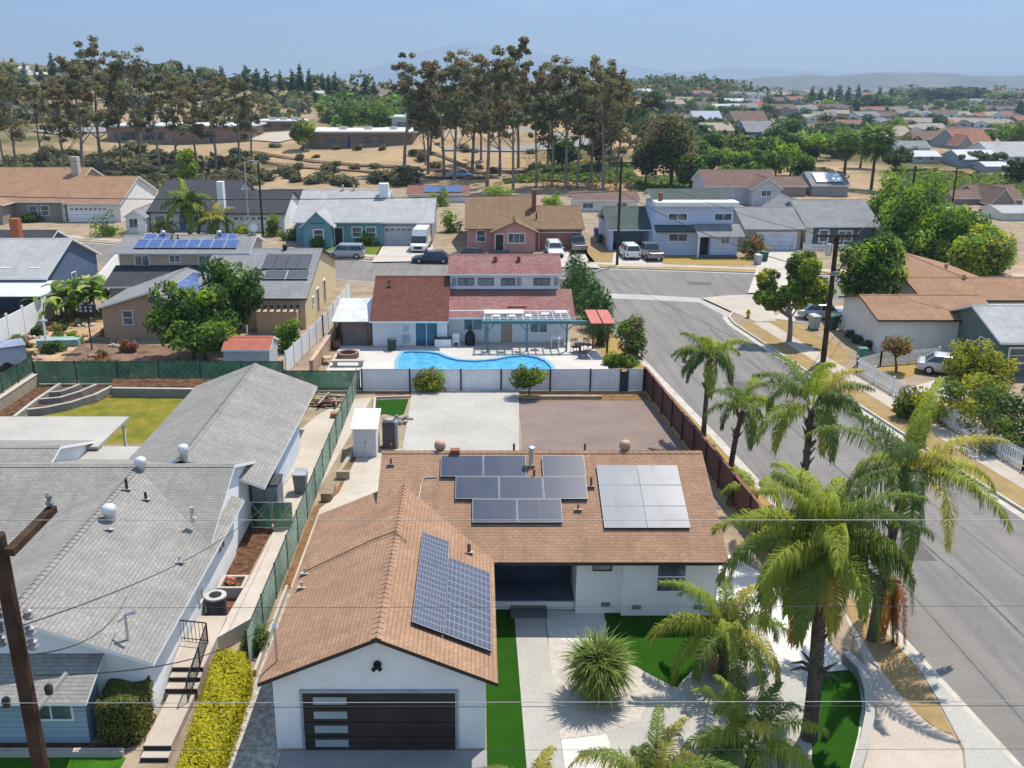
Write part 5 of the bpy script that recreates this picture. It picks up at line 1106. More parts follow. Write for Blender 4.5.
t = simple_house('small_dark_house', 'small dark-roofed outbuilding beside the teal house', 268, 300, 208, 200, 190, .3, WH2, DARKR)
# right-hand side of the side street
t = thing('brown_roofed_house', 'white-walled house with joined brown roofs at the street corner', 'house', (38, 80, 0), world=True)
wing(t, 31.2, 40.3, 72.9, 80.6, 0, 2.72, .97, 'x', .45, .35, OFFW, TANR, BLACKT)
wing(t, 37.9, 54, 80.2, 88.0, 0, 2.66, 1.0, 'x', .45, .35, OFFW, TANR, BLACKT)
wing(t, 39.2, 46.9, 84.2, 97, 0, 2.66, .99, 'y', .45, .35, OFFW, TANR, BLACKT)
for u, v in ((946, 268), (964, 279)): x, y = P(u, v, 3.7); turbine(t, x, y, 3.6, .16, M('tan_vent'))
vent_pipe(t, *P(872, 300, 3.4), 3.3, .3, .06, RUST)
t = thing('grey_roofed_cottage', 'sage green house with pale grey roof and white patio cover at the right edge', 'house', (42, 68, 0), world=True)
xw = X(1001, 66.5, 2); wing(t, xw, xw + 12, 66.5, 75, 0, 2.7, 1.5, 'x', .5, .4, GREENW, LGR, TRIMW); window(t, xw + 1.3, 66.48, 1.1, 1.3, 1.0, 0, 0, sash=True, fw=.12); window(t, xw - .02, 69, 1.2, .9, 1.0, -math.pi / 2, 0)
MB().box(38.6, 47, 75.6, 79.3, 2.35, 2.47).build('patio_roof', M('white_sheet', (.56, .57, .58), .6, .06, 1), t)
for x in (38.8, 42.5, 46.5): MB().box(x, x + .1, 75.7, 75.8, 0, 2.35).build('post', TRIMW, t)
t = thing('board_fence', 'dark red board fence between the brown roof and the sage cottage', 'fence', (38, 73, 0), world=True)
a, b, c = P(932, 343), P(985, 352), P(1003, 356); 
for p, r in ((a, b), (b, c)): MB().hexa([p, r, (r[0], r[1] + .06), (p[0], p[1] + .06)], .05, 1.8).build('panel', siding('red_boards', (.09, .035, .028), .16, .3, 'X', .5), t)
for p in (a, b, c): MB().box(p[0] - .06, p[0] + .06, p[1] - .1, p[1], 0, 1.9).build('post', M('brown_post'), t)
fo = offs(RC, -3.4)
def on_line(pl, y):
    for (xa, ya), (xb, yb) in zip(pl, pl[1:]):
        if ya <= y <= yb: return (xa + (xb - xa) * (y - ya) / (yb - ya), y)
picket('long white picket fence along the side street pavement', [on_line(fo, 40), on_line(fo, 49), on_line(fo, 60), on_line(fo, 67.5)], 1.15, .2, None, 0, .55)
picket('white picket fence across the yard with small yellow tree', [on_line(fo, 67.5), (X(880, 69.2, 0), 69.2), (X(938, 70.5, 0), 70.5)], 1.05, .22, None, 0, .75)
sheet('lawn', PL([(762, 318), (778, 318), (842, 346), (850, 362), (836, 366)]), .012, TAN); sheet('lawn', PL([(862, 368), (935, 358), (925, 372), (880, 385)]), .012, TAN2)
sheet('yard_path', PL([(886, 395), (935, 380), (1005, 372), (1010, 385), (920, 410)]), .014, M('pale_drive'))
sheet('driveway', PL([(770, 318), (800, 306), (850, 306), (842, 322), (800, 322)]), .014, M('pale_drive'))
t = thing('green_utility_box', 'small green utility box on the corner of the picket fence', 'utility box', (*P(861, 366), 0)); MB().box(-.3, .3, -.3, .3, 0, 1.35).build('body', M('utility_green', (.07, .20, .16), .5), t); MB().box(-.33, .33, -.33, .33, 1.35, 1.42).build('lid', M('utility_green'), t)
BLUEBIN = M('bin_blue_grey', (.20, .26, .30), .6); GREENBIN = M('bin_green', (.02, .09, .06), .6)
for u, v, m, lb in ((814, 329, M('bin_grey', (.42, .44, .43), .6), 'pale grey wheeled bin on the dry corner lawn'), (832, 329, GREENBIN, 'dark green wheeled bin beside the silver car'), (758, 264, M('bin_grey'), 'pale grey wheeled bin beside the red-flowering bush'), (764, 261, GREENBIN, 'dark green wheeled bin at the edge of the pale driveway'), (600, 243, GREENBIN, 'green wheeled bin beside the open garage'), (607, 246, GREYP, 'grey wheeled bin beside the open garage'), (597, 236, M('bin_blue', (.03, .06, .25), .5), 'blue wheeled bin behind the green bin')):
    t = thing('waste_bin', lb, 'bin', (*P(u, v), 0), R(20)); bin_(t, m, m, 1.2 if u in (814, 832) else 1.1)
# garden of the tan house
sheet('garden_path', PL([(18, 348), (48, 330), (75, 318), (105, 312), (108, 330), (80, 345), (60, 362), (15, 366)]), .014, M('garden_tan', (.42, .28, .17), .9, .35, .8, 6)); sheet('garden_bed', PL([(-20, 350), (36, 332), (60, 310), (105, 308), (110, 345), (200, 345), (280, 362), (280, 383), (38, 383), (30, 365)]), .008, M('garden_soil', (.20, .13, .09), 1, .5, 1.2, 6))
wf = thing('vinyl_fence', 'white vinyl fence with tall posts below the navy house', 'fence', (*P(20, 330), 0), world=True); a, b = P(-25, 362), P(54, 318)
for i in range(5):
    p = (a[0] + (b[0] - a[0]) * i / 5, a[1] + (b[1] - a[1]) * i / 5); r = (a[0] + (b[0] - a[0]) * (i + 1) / 5, a[1] + (b[1] - a[1]) * (i + 1) / 5)
    MB().hexa([p, r, (r[0] + .06, r[1]), (p[0] + .06, p[1])], .05, 2.2).build('panel', TRIMW, wf); MB().box(r[0] - .07, r[0] + .09, r[1] - .08, r[1] + .08, 0, 2.45).build('post', TRIMW, wf)
wf = thing('vinyl_fence', 'white vinyl fence between navy house and tan house', 'fence', (*P(110, 280), 0), world=True); a, b = P(100, 292), P(119, 268); MB().hexa([a, b, (b[0] + .06, b[1]), (a[0] + .06, a[1])], .05, 1.8).build('panel', TRIMW, wf); MB().box(a[0] - .08, a[0], a[1] - .08, a[1] + .08, 0, 1.95).build('post', TRIMW, wf)
bp = thing('bird_house_post', 'dark multi-room bird house on a tall black pole in the garden', 'bird house', (*P(92, 350), 0)); MB().tube((0, 0, 0), (0, 0, 3.0), .06).build('pole', DARKM, bp); q = MB(); q.box(-.62, -.16, -.25, .25, 3.0, 3.7); q.box(.16, .62, -.25, .25, 3.0, 3.7); q.box(-.16, .16, -.2, .2, 3.0, 3.9); q.build('box', DARKM, bp); q = MB()
for x in (-.39, 0, .39):
    for z in (3.15, 3.42): q.box(x - .1, x + .1, -.27, -.2, z, z + .18)
q.build('openings', M('bird_house_pale', (.4, .4, .4), .7), bp)
wr = thing('raised_bed', 'teal-edged raised vegetable bed in the garden', 'planter', (*P(60, 345), 0), .1); MB().box(-1.6, 1.6, -.6, .6, 0, .55).build('frame', M('pale_teal_boards', (.20, .33, .30), .8), wr)
tr = thing('garden_arbor', 'slender white post in the garden beside the raised bed', 'post', (*P(47, 348), 0)); MB().box(-.07, .07, -.07, .07, 0, 2.4).build('post', TRIMW, tr); MB().box(-.3, .3, -.05, .05, 2.2, 2.3).build('crossbar', TRIMW, tr)
# pale blue-grey trailer edge at the far left
tv = thing('parked_trailer', 'pale blue-grey trailer parked behind the green mesh fence', 'trailer', (*P(5, 372), 0), .55); MB().box(-3, 1.6, 0, 2.2, .5, 1.7).build('body', M('trailer_blue', (.34, .39, .47), .6), tv); MB().box(-3.05, 1.65, -.05, 2.25, 1.7, 1.85).build('roof', M('trailer_grey', (.20, .23, .30), .6), tv)
for x in (-1.5, .2): q = MB(); q.tube((x, -.1, .35), (x, .15, .35), .35, n=14); q.build('wheel', DARKM, tv)
# ---------------------------------------------------------------- vehicles (front faces -y)
TYRE = M('tyre', (.018, .018, .018), .9, .2, 3); RIM = M('rim', (.45, .46, .47), .35, .1, 3, metal=.7); CARGL = glassm('car_glass', (.012, .015, .018), .05)
LAMPW = M('headlamp', (.6, .62, .64), .15, .05, 2, spec=.8); LAMPR = M('tail_lamp', (.35, .01, .01), .2, .05, 2, spec=.6)
def loft(mb, st, mat=0, capm=None):
    """st: list of closed loops (same length)"""
    i = len(mb.v); n = len(st[0])
    for l in st: mb.v += [tuple(p) for p in l]
    for k in range(len(st) - 1):
        for j in range(n):
            m_ = mat(j, k) if callable(mat) else mat
            mb._add((i + k * n + j, i + (k + 1) * n + j, i + (k + 1) * n + (j + 1) % n, i + k * n + (j + 1) % n), m_)
    c = capm if capm is not None else (mat(0, 0) if callable(mat) else mat)
    mb._add(tuple(i + j for j in range(n)), c); mb._add(tuple(i + (len(st) - 1) * n + j for j in range(n - 1, -1, -1)), c)
def car(name, label, kind, paint, loc, rz, group=None, cat='car'):
    t = thing(name, label, cat, loc, rz, group)
    L, Wd, Hh, belt, wr = {'suv': (4.7, 1.9, 1.72, 1.0, .36), 'sedan': (4.6, 1.82, 1.42, .88, .32), 'pickup': (5.6, 1.98, 1.85, 1.05, .39), 'van': (5.9, 2.02, 2.65, 1.15, .36)}[kind]
    w = Wd / 2; b = MB()
    prof = {'suv': ((0, .5, .62), (.06, .34, .80), (.25, .28, .96), (.3, .28, 1.0), (.93, .28, 1.04), (.98, .36, 1.0), (1, .5, .8)),
            'sedan': ((0, .42, .55), (.05, .3, .70), (.27, .24, .84), (.78, .24, .90), (.96, .28, .88), (1, .45, .7)),
            'pickup': ((0, .55, .75), (.04, .4, .95), (.27, .36, 1.08), (.6, .36, 1.1), (.62, .36, 1.1), (.97, .4, 1.12), (1, .5, 1.0)),
            'van': ((0, .5, .75), (.04, .34, .95), (.13, .3, 1.15), (.2, .3, 1.25), (.97, .3, 1.25), (1, .45, 1.2))}[kind]
    st = []
    for f, zb, zt in prof:
        y = -L / 2 + f * L; k = .9 if f in (0, 1) else 1; ww = w * k
        st.append([(-ww * .92, y, zb), (ww * .92, y, zb), (ww, y, zb + (zt - zb) * .45), (ww * .95, y, zt - .04), (ww * .82, y, zt), (-ww * .82, y, zt), (-ww * .95, y, zt - .04), (-ww, y, zb + (zt - zb) * .45)])
    loft(b, st); body = b.build('body', paint, t, bevel=.02)
    cb = {'suv': (.22, .34, .9, .985), 'sedan': (.26, .40, .74, .90), 'pickup': (.25, .35, .56, .61), 'van': (.1, .24, .975, .99)}[kind]
    ys = [-L / 2 + f * L for f in cb]; c = MB(); z0, z1 = belt - .03, Hh
    def ring(y, z, wb): return None
    lo = [(-w * .9, ys[0]), (w * .9, ys[0]), (w * .92, (ys[0] + ys[3]) / 2), (w * .9, ys[3]), (-w * .9, ys[3]), (-w * .92, (ys[0] + ys[3]) / 2)]
    hi = [(-w * .72, ys[1]), (w * .72, ys[1]), (w * .76, (ys[1] + ys[2]) / 2), (w * .72, ys[2]), (-w * .72, ys[2]), (-w * .76, (ys[1] + ys[2]) / 2)]
    if kind == 'van': hi = [(-w * .84, ys[1]), (w * .84, ys[1]), (w * .86, 0), (w * .84, ys[2]), (-w * .84, ys[2]), (-w * .86, 0)]
    mid = .78 if kind != 'van' else .52
    def lp(k): return [(a[0] + (c_[0] - a[0]) * k, a[1] + (c_[1] - a[1]) * k, z0 + (z1 - z0) * k) for a, c_ in zip(lo, hi)]
    if kind == 'van':
        yv = ys[1] + .95
        lo = [(-w * .93, ys[0]), (w * .93, ys[0]), (w * .95, yv), (w * .95, ys[3]), (-w * .95, ys[3]), (-w * .95, yv)]; hi = [(-w * .84, ys[1]), (w * .84, ys[1]), (w * .86, yv), (w * .86, ys[2]), (-w * .86, ys[2]), (-w * .86, yv)]
        loft(c, [lp(0), lp(mid)], mat=lambda j, k: 1 if j in (0, 1, 5) else 0, capm=0); loft(c, [lp(mid), lp(.94), [(x * .93, y, z + .02) for x, y, z in lp(1)]], 0)
    else:
        loft(c, [lp(.0), lp(.12)], 0); loft(c, [lp(.12), lp(mid + .06)], 1); loft(c, [lp(mid + .06), lp(.95), [(x * .92, y * .96, z) for x, y, z in lp(1)]], 0)
    cab = c.build('cabin', [paint, CARGL], t)
    if kind != 'van':
        p = MB(); A, B = lp(.1), lp(.9)
        for j in range(6): p.tube(A[j], B[j], .045, n=4)
        p.build('pillar', paint, cab)
    wh = L * .31
    for sx in (-1, 1):
        for sy in (-1, 1):
            y = sy * wh; q = MB(); q.tube((sx * (w - .22), y, wr), (sx * (w + .01), y, wr), wr, n=18); to = q.build('wheel', TYRE, t); q = MB(); q.lathe([(0.01, 0)], n=3) if False else None
            r = MB(); r.tube((sx * (w + .0), y, wr), (sx * (w + .025), y, wr), wr * .62, wr * .55, n=12); r.build('rim', RIM, to)
    zf = prof[1][2] - .12
    for sx in (-1, 1):
        MB().obox((sx * w * .66, -L / 2 + .03, zf - .05), (.36, .12, .16), sx * -.2).build('headlight', LAMPW, t); MB().obox((sx * w * .74, L / 2 - .02, prof[-1][2] - .1), (.16, .1, .26)).build('tail_light', LAMPR, t)
        MB().obox((sx * (w + .08), ys[0] + .45, belt + .02), (.18, .1, .13)).build('mirror', paint, t)
    MB().box(-w * .5, w * .5, -L / 2 - .015, -L / 2 + .1, .42, .62 if kind != 'van' else .8).build('grille', DARKM, t); MB().box(-w * .85, w * .85, -L / 2 - .04, -L / 2 + .12, .28, .42).build('bumper', DARKM if kind in ('suv', 'pickup') else paint, t)
    if kind == 'pickup': MB().box(-w * .76, w * .76, ys[3] + .12, L / 2 - .12, 1.09, 1.13).build('cargo_bed', DARKM, t)
    if kind == 'suv':
        for sx in (-1, 1): q = MB(); q.tube((sx * w * .66, ys[1], Hh + .03), (sx * w * .66, ys[2], Hh + .03), .025, n=5); q.build('roof_rail', METAL, t)
    return t
def paint(name, c, metal=.2):
    m, nt, b = _new(name); b.inputs['Base Color'].default_value = (*c, 1); b.inputs['Roughness'].default_value = .3; b.inputs['Metallic'].default_value = metal
    b.inputs['Coat Weight'].default_value = .6; b.inputs['Coat Roughness'].default_value = .05; return m
PSIL = paint('silver_paint', (.42, .44, .48), .5); PWH = paint('white_car_paint', (.68, .68, .68), 0); PGR = paint('grey_car_paint', (.22, .23, .24), .5); PBK = paint('black_car_paint', (.012, .012, .014), 0); PBL = paint('pale_blue_paint', (.30, .40, .58), .2)
ST = -.105
def vp(u, v, z=-.12): return (*P(u, v, z), z)
car('parked_suv', 'silver estate SUV parked at the kerb before the teal house', 'suv', PSIL, vp(346, 258), math.pi / 2 + R(176))
car('cargo_van', 'white high-roof cargo van on the driveway of the teal house', 'van', PWH, (*P(421, 249), 0.01), R(-4), cat='van')
car('parked_car', 'white car parked on the driveway of the pink house', 'suv', PWH, (*P(554, 255), .01), R(2))
car('parked_pickup', 'silver pickup truck beside the pink house garage', 'pickup', PGR, (*P(577, 250), .01), R(182), cat='pickup')
car('parked_suv', 'white SUV with its tail to the open garage of the blue house', 'suv', PWH, (*P(629, 257), .01), R(184))
car('parked_pickup', 'grey pickup truck on the driveway of the light blue house', 'pickup', PGR, (*P(650, 258), .01), R(186), cat='pickup')
car('parked_car', 'black car on the street behind the pool house roof', 'sedan', PBK, vp(470, 259), math.pi / 2 + R(176))
car('parked_car', 'dark blue car half hidden by the pool house wall', 'sedan', paint('navy_car_paint', (.02, .03, .07)), vp(432, 262.5), math.pi / 2 + R(176))
car('parked_car', 'silver car parked behind the street tree by the corner house', 'sedan', PSIL, (*P(823, 319), .02), math.pi / 2 + R(-10))
car('parked_car', 'silver-white car half hidden by the yellow-green feathery shrub', 'sedan', paint('silver_white_paint', (.55, .56, .58), .3), (*P(950, 374), .02), math.pi / 2 + R(-25))
x, y, z = T(460, 178); car('parked_pickup', 'pale blue pickup under the eucalyptus trees on the hillside', 'pickup', PBL, (x, y, z + .05), math.pi / 2 + R(10), cat='pickup')
x, y, z = T(733, 186); car('parked_car', 'black car parked behind the grey garage roof', 'sedan', PBK, (x, y, z + .1), math.pi / 2 + R(185))
# ---------------------------------------------------------------- foliage
NR = np.random.default_rng(7)
def leaves(cen, nor, size, aspect=.5, rng=NR):
    """rhombic leaf faces at cen with normals near nor"""
    n = len(cen); size = np.broadcast_to(np.asarray(size, float), (n,))[:, None]
    a = rng.normal(size=(n, 3)); a -= (a * nor).sum(1, keepdims=True) * nor; a /= np.linalg.norm(a, axis=1, keepdims=True) + 1e-9
    b = np.cross(nor, a); l = size * .5; w = size * .5 * aspect
    V = np.stack([cen - a * l, cen + b * w + a * l * .1, cen + a * l, cen - b * w + a * l * .1], 1).reshape(-1, 3)
    return V, np.arange(n * 4).reshape(n, 4)
def shell(rng, n, c, r, inner=.55, up=.35):
    d = rng.normal(size=(n, 3)); d /= np.linalg.norm(d, axis=1, keepdims=True)
    k = inner + (1 - inner) * rng.random((n, 1)) ** .6
    p = np.asarray(c) + d * np.asarray(r) * k
    nn = d * .7 + rng.normal(size=(n, 3)) * .55 + np.array([0, 0, up]); nn /= np.linalg.norm(nn, axis=1, keepdims=True)
    return p, nn
def crown_mesh(name, parent, mats, clumps, n, size, seed=1, aspect=.55, inner=.5, wts=None):
    rng = np.random.default_rng(seed); vol = np.array([(np.prod(np.broadcast_to(np.asarray(r, float), (3,)))) ** .67 for c, r in clumps]); cnt = np.maximum(4, (n * vol / vol.sum()).astype(int))
    Vs, MI = [], []
    for (c, r), k in zip(clumps, cnt):
        p, nn = shell(rng, k, c, r, inner); v, _ = leaves(p, nn, size * (.6 + .8 * rng.random(k)), aspect, rng); Vs.append(v)
        base = rng.choice(len(mats), p=wts); mi = np.where(rng.random(k) < .7, base, rng.integers(0, len(mats), k)); MI.append(mi)
    V = np.concatenate(Vs); F = np.arange(len(V)).reshape(-1, 4)
    return npmesh(name, V, F, np.concatenate(MI), mats, parent)
def blob(rng, h0, h1, rx, ry, k, cr, flat=.8):
    """clump centres filling an egg between heights h0 and h1"""
    if h0 < .25: h0 = -.45 * h1
    out = []; hz = (h1 - h0) / 2; mz = (h0 + h1) / 2
    for _ in range(k):
        d = rng.normal(size=3); d /= np.linalg.norm(d); q = rng.random() ** .45
        r = cr * (.65 + .7 * rng.random())
        out.append(((d[0] * max(.1, rx - r) * q, d[1] * max(.1, ry - r) * q, mz + d[2] * max(.1, hz - r * flat) * q), (r, r, r * flat)))
    return out
BARK = M('bark', (.15, .11, .08), .95, .35, 3, 9); PBARK = M('pale_bark', (.30, .25, .20), .95, .4, 1.2, 6, c2=(.16, .12, .09)); PALMB = M('palm_bark', (.11, .085, .068), .95, .45, 4, 8)
def trunk_mesh(parent, h, r, limbs, bark=BARK, lean=(0, 0), name='trunk'):
    q = MB(); pts = [(lean[0] * t + .12 * r * math.sin(t * 5) * 3, lean[1] * t, h * t) for t in (0, .25, .5, .75, 1)]
    pts[0] = (0, 0, -.3); q.path(pts, [r * 1.25, r, r * .85, r * .7, r * .5], 8)
    for c in limbs:
        t = min(.95, max(.35, c[2] / h * .6)); i = t * 4; a = Vector(pts[int(i)]).lerp(Vector(pts[min(4, int(i) + 1)]), i - int(i)); b = Vector(c); m = a.lerp(b, .5) + Vector((0, 0, (b - a).length * -.05))
        q.path([a, m, b], [r * .45, r * .3, r * .1], 6)
    return q.build(name, bark, parent)
G_MID = leafm('leaf_green', (.09, .145, .027)); G_DARK = leafm('leaf_dark_green', (.032, .062, .018)); G_BRIGHT = leafm('leaf_bright_green', (.165, .225, .025)); G_YEL = leafm('leaf_yellow_green', (.24, .235, .03)); G_OLIVE = leafm('leaf_olive', (.085, .088, .035)); G_RUST = leafm('leaf_rust', (.17, .088, .038)); G_GREY = leafm('leaf_grey_green', (.10, .11, .07)); G_DEAD = leafm('leaf_dry', (.33, .185, .06)); G_ORNG = leafm('leaf_orange', (.40, .13, .04)); G_GOLD = leafm('leaf_gold', (.30, .24, .02), var=.35); G_CYP = leafm('cypress_green', (.022, .042, .018)); G_CON = leafm('juniper_green', (.04, .08, .03))
def shrub(name, label, cat, loc, clumps, n, size, mats, seed=1, trunk=None, aspect=.55, group=None, inner=.5, crown='foliage', wts=None):
    t = thing(name, label, cat, loc, 0, group)
    crown_mesh(crown, t, mats, clumps, n, size, seed, aspect, inner, wts)
    if trunk: trunk_mesh(t, trunk[0], trunk[1], [c for c, r in clumps[:trunk[2]]], trunk[3] if len(trunk) > 3 else BARK, (clumps[0][0][0] * .3, clumps[0][0][1] * .3), 'trunk' if trunk[0] > 1 else 'stem')
    return t
def rb(seed): return np.random.default_rng(seed)
# street tree with two lobes
x, y = P(789, 341)
cl = [((-1.6, 0, 4.0), (1.7, 1.5, 1.5)), ((-.4, -.6, 3.4), (1.5, 1.3, 1.1)), ((1.3, .3, 5.9), (2.0, 1.7, 1.9)), ((1.7, -.3, 4.2), (1.5, 1.4, 1.3)), ((-2.0, .5, 5.0), (1.2, 1.0, 1.1)), ((.6, 0, 4.7), (1.5, 1.4, 1.3))]
cl2 = []; r_ = rb(3)
for c, r in cl:
    for k in range(7): d = r_.normal(size=3); d /= np.linalg.norm(d); cl2.append((tuple(np.array(c) + d * np.array(r) * .62), tuple(np.array(r) * .42)))
shrub('street_tree', 'two-lobed bright green street tree on the corner verge', 'tree', (x, y, 0), cl2, 11000, .33, [G_BRIGHT, G_OLIVE, G_MID, G_YEL], 4, (3.6, .2, 16, PBARK), crown='crown')
x, y = 34.9, 84.9; shrub('broadleaf_tree', 'round dense dark green tree behind the brown corner roof', 'tree', (x, y, 0), blob(rb(8), .7, 8.2, 3.5, 3.2, 70, 1.15), 11000, .38, [G_MID, G_DARK, G_DARK, G_BRIGHT], 9, (3, .25, 12), crown='crown')
# big tree group on the right
for k, (u, v, h, rx, mats, lb) in enumerate(((904, 250, 9.0, 5.2, [G_BRIGHT, G_MID, G_DARK], 'bright green spreading tree rising behind the white picket piece'), (940, 258, 7.2, 5.4, [G_MID, G_BRIGHT, G_DARK], 'broad mid green tree in the dense right-hand clump'), (884, 234, 9.8, 4.6, [G_MID, G_DARK, G_BRIGHT], 'tall green tree beside the slate house roof'), (978, 272, 5.4, 3.8, [G_YEL, G_BRIGHT, G_MID], 'yellow-green feathery tree at the edge of the tree clump'), (922, 236, 10.6, 5.4, [G_BRIGHT, G_MID, G_MID], 'highest bright green crown of the tree clump'), (962, 250, 6.2, 4.0, [G_DARK, G_MID, G_BRIGHT], 'dark green tree behind the yellow-green feathery one'), (985, 262, 5.2, 3.8, [G_MID, G_BRIGHT, G_YEL], 'low green tree at the right end of the tree clump'))):
    x, y = P(u, v); shrub('broadleaf_tree', lb, 'tree', (x, y, 0), blob(rb(20 + k), .1, h, rx, rx * .85, 50, 1.6), 7500, .5, mats, 30 + k, (h * .45, .3, 10), crown='crown')
x, y = P(996, 275); shrub('broadleaf_tree', 'thin olive tree by the bare earth at the right edge', 'tree', (x, y, 0), blob(rb(77), .8, 4.2, 2.2, 2.4, 20, 1.0), 1800, .4, [G_OLIVE, G_YEL, G_MID], 77, (3, .15, 8), crown='crown')
sheet('bare_earth', PL([(900, 292), (1000, 262), (1100, 262), (1100, 292)]), .014, M('pinkish_earth', (.36, .26, .19), 1, .25, .5))
# left garden trees
for k, (u, v, h, rx, mats, lb) in enumerate(((193, 358, 6.4, 4.4, [G_MID, G_DARK, G_DARK, G_BRIGHT], 'leafy green tree in front of the brown gabled wing'), (238, 346, 8.0, 3.2, [G_DARK, G_MID, G_DARK], 'taller dark ash tree between brown and cream houses'), (205, 366, 3.8, 3.4, [G_BRIGHT, G_MID, G_DARK], 'low bright green tree overhanging the green fence'))):
    x, y = P(u, v); shrub('garden_tree', lb, 'tree', (x, y, 0), blob(rb(50 + k), .8, h, rx, rx * .8, 48, .95), 8500, .31, mats, 60 + k, (h * .5, .16, 10), crown='crown')
x, y = P(290, 350); shrub('garden_shrub', 'green shrub climbing over the white picket fence', 'shrub', (x, y, 0), blob(rb(90), .2, 3.2, 1.7, 1.5, 18, .7), 2000, .3, [G_MID, G_DARK, G_BRIGHT], 90, (1.2, .07, 6))
# clipped hedges
def boxhedge(name, label, loc, poly, z1, mats, n, size, seed, rz=0, top_gold=False):
    t = thing(name, label, 'hedge', loc, rz); rng = np.random.default_rng(seed)
    xs = [p[0] for p in poly]; ys = [p[1] for p in poly]; pts = []; nor = []
    def inside(px, py):
        c = False; j = len(poly) - 1
        for i in range(len(poly)):
            if (poly[i][1] > py) != (poly[j][1] > py) and px < (poly[j][0] - poly[i][0]) * (py - poly[i][1]) / (poly[j][1] - poly[i][1] + 1e-12) + poly[i][0]: c = not c
            j = i
        return c
    A = (max(xs) - min(xs)) * (max(ys) - min(ys))
    while len(pts) < n * .55:
        px, py = rng.uniform(min(xs), max(xs)), rng.uniform(min(ys), max(ys))
        if inside(px, py): pts.append((px, py, z1 - abs(rng.normal()) * .08 + .06 * math.sin(px * 5 + py * 3))); nor.append((0, 0, 1))
    per = [math.hypot(poly[(i + 1) % len(poly)][0] - p[0], poly[(i + 1) % len(poly)][1] - p[1]) for i, p in enumerate(poly)]
    while len(pts) < n:
        i = rng.choice(len(poly), p=np.array(per) / sum(per)); a, b = poly[i], poly[(i + 1) % len(poly)]; k = rng.random(); L = per[i]
        nx, ny = (b[1] - a[1]) / L, -(b[0] - a[0]) / L; d = rng.normal() * .05
        pts.append((a[0] + (b[0] - a[0]) * k + nx * d, a[1] + (b[1] - a[1]) * k + ny * d, rng.uniform(.02, z1))); nor.append((nx, ny, .2))
    nor = np.array(nor) + rng.normal(size=(n, 3)) * .45; nor /= np.linalg.norm(nor, axis=1, keepdims=True)
    V, F = leaves(np.array(pts), nor, size * (.6 + .8 * rng.random(n)), .6, rng); npmesh('foliage', V, F, rng.integers(0, len(mats), n), mats, t)
    ins = [(p[0] * .9 + sum(xs) / len(xs) * .1, p[1] * .9 + sum(ys) / len(ys) * .1) for p in poly]
    MB().hexa(ins, 0, z1 - .12).build('inner_branches', M('hedge_inner', (.03, .03, .012), 1, .4, 5), t); return t
x, y = P(122, 748); boxhedge('clipped_hedge', 'clipped square green hedge at the corner of the grey-roofed house', (x - .1, y + .1, 0), [(-.62, 0), (.62, 0), (.7, 1.35), (-.1, 1.75), (-.62, 1.35)], 1.62, [leafm('hedge_green', (.06, .082, .02)), leafm('hedge_bright', (.13, .155, .03)), leafm('hedge_brown', (.11, .08, .03))], 13000, .085, 5)
ph = [P(u, v, 1.0) for u, v in ((170, 790), (212, 790), (222, 745), (250, 668), (244, 652), (217, 648), (203, 690))]
c0 = (sum(p[0] for p in ph) / 7, sum(p[1] for p in ph) / 7); boxhedge('clipped_hedge', 'long yellow-green hedge between the steps and the white garage', (*c0, 0), [(a - c0[0], b - c0[1]) for a, b in ph][::-1] if False else [(a - c0[0], b - c0[1]) for a, b in ph], 1.0, [leafm('hedge_gold', (.34, .29, .015), var=.3), G_GOLD, leafm('hedge_gold_dark', (.19, .17, .015))], 20000, .095, 6)
sh = MB().hexa([(-8.05, 29.9), (-7.95, 29.9), (-7.95, 36), (-8.05, 36)], 0, .25); tag(sh.build('garden_edging', CONC), 'pale concrete kerb at the foot of the faded green fence', 'edging')
x, y = P(256, 648); shrub('garden_shrub', 'dark green shrub at the near end of the faded green fence', 'shrub', (x, y, 0), blob(rb(15), .1, 1.2, .6, .9, 12, .4), 1500, .14, [G_DARK, G_MID], 15, (.6, .04, 4))
# shrubs by the white panel fence
x, y = P(431, 392); shrub('garden_shrub', 'yellow-green shrub against the white panel fence', 'shrub', (x, y, 0), blob(rb(31), .1, 2.0, 1.55, .8, 26, .45), 3200, .17, [G_YEL, G_YEL, G_BRIGHT, G_OLIVE], 31, (1, .05, 8))
x, y = P(528, 398); shrub('citrus_tree', 'small round green citrus tree at the white panel fence', 'tree', (x, y, 0), blob(rb(32), .5, 2.4, 1.5, 1.2, 30, .45), 3600, .17, [G_MID, G_BRIGHT, G_OLIVE, G_DARK], 32, (1, .07, 8), crown='crown')
x, y = P(632, 358); shrub('bushy_tree', 'rounded olive-brown bushy tree beside the side street kerb', 'tree', (x, y, 0), blob(rb(33), .2, 3.7, 1.75, 1.6, 36, .6), 4800, .2, [G_OLIVE, G_MID, G_RUST, G_DARK], 33, (1.5, .12, 8), crown='crown')
for k, (u, v, h, lb) in enumerate(((612, 366, 1.6, 'low green shrub at the street end of the white panel fence'), (628, 366, 1.2, 'small bright shrub on the verge beside the panel fence'), (600, 345, 2.6, 'dark shrub under the red slatted shade roof'))):
    x, y = P(u, v); shrub('garden_shrub', lb, 'shrub', (x, y, 0), blob(rb(36 + k), .05, h, 1.0, .9, 14, .42), 1500, .18, [G_MID, G_BRIGHT, G_DARK] if k < 2 else [G_DARK, G_OLIVE], 36 + k, (.6, .05, 5))
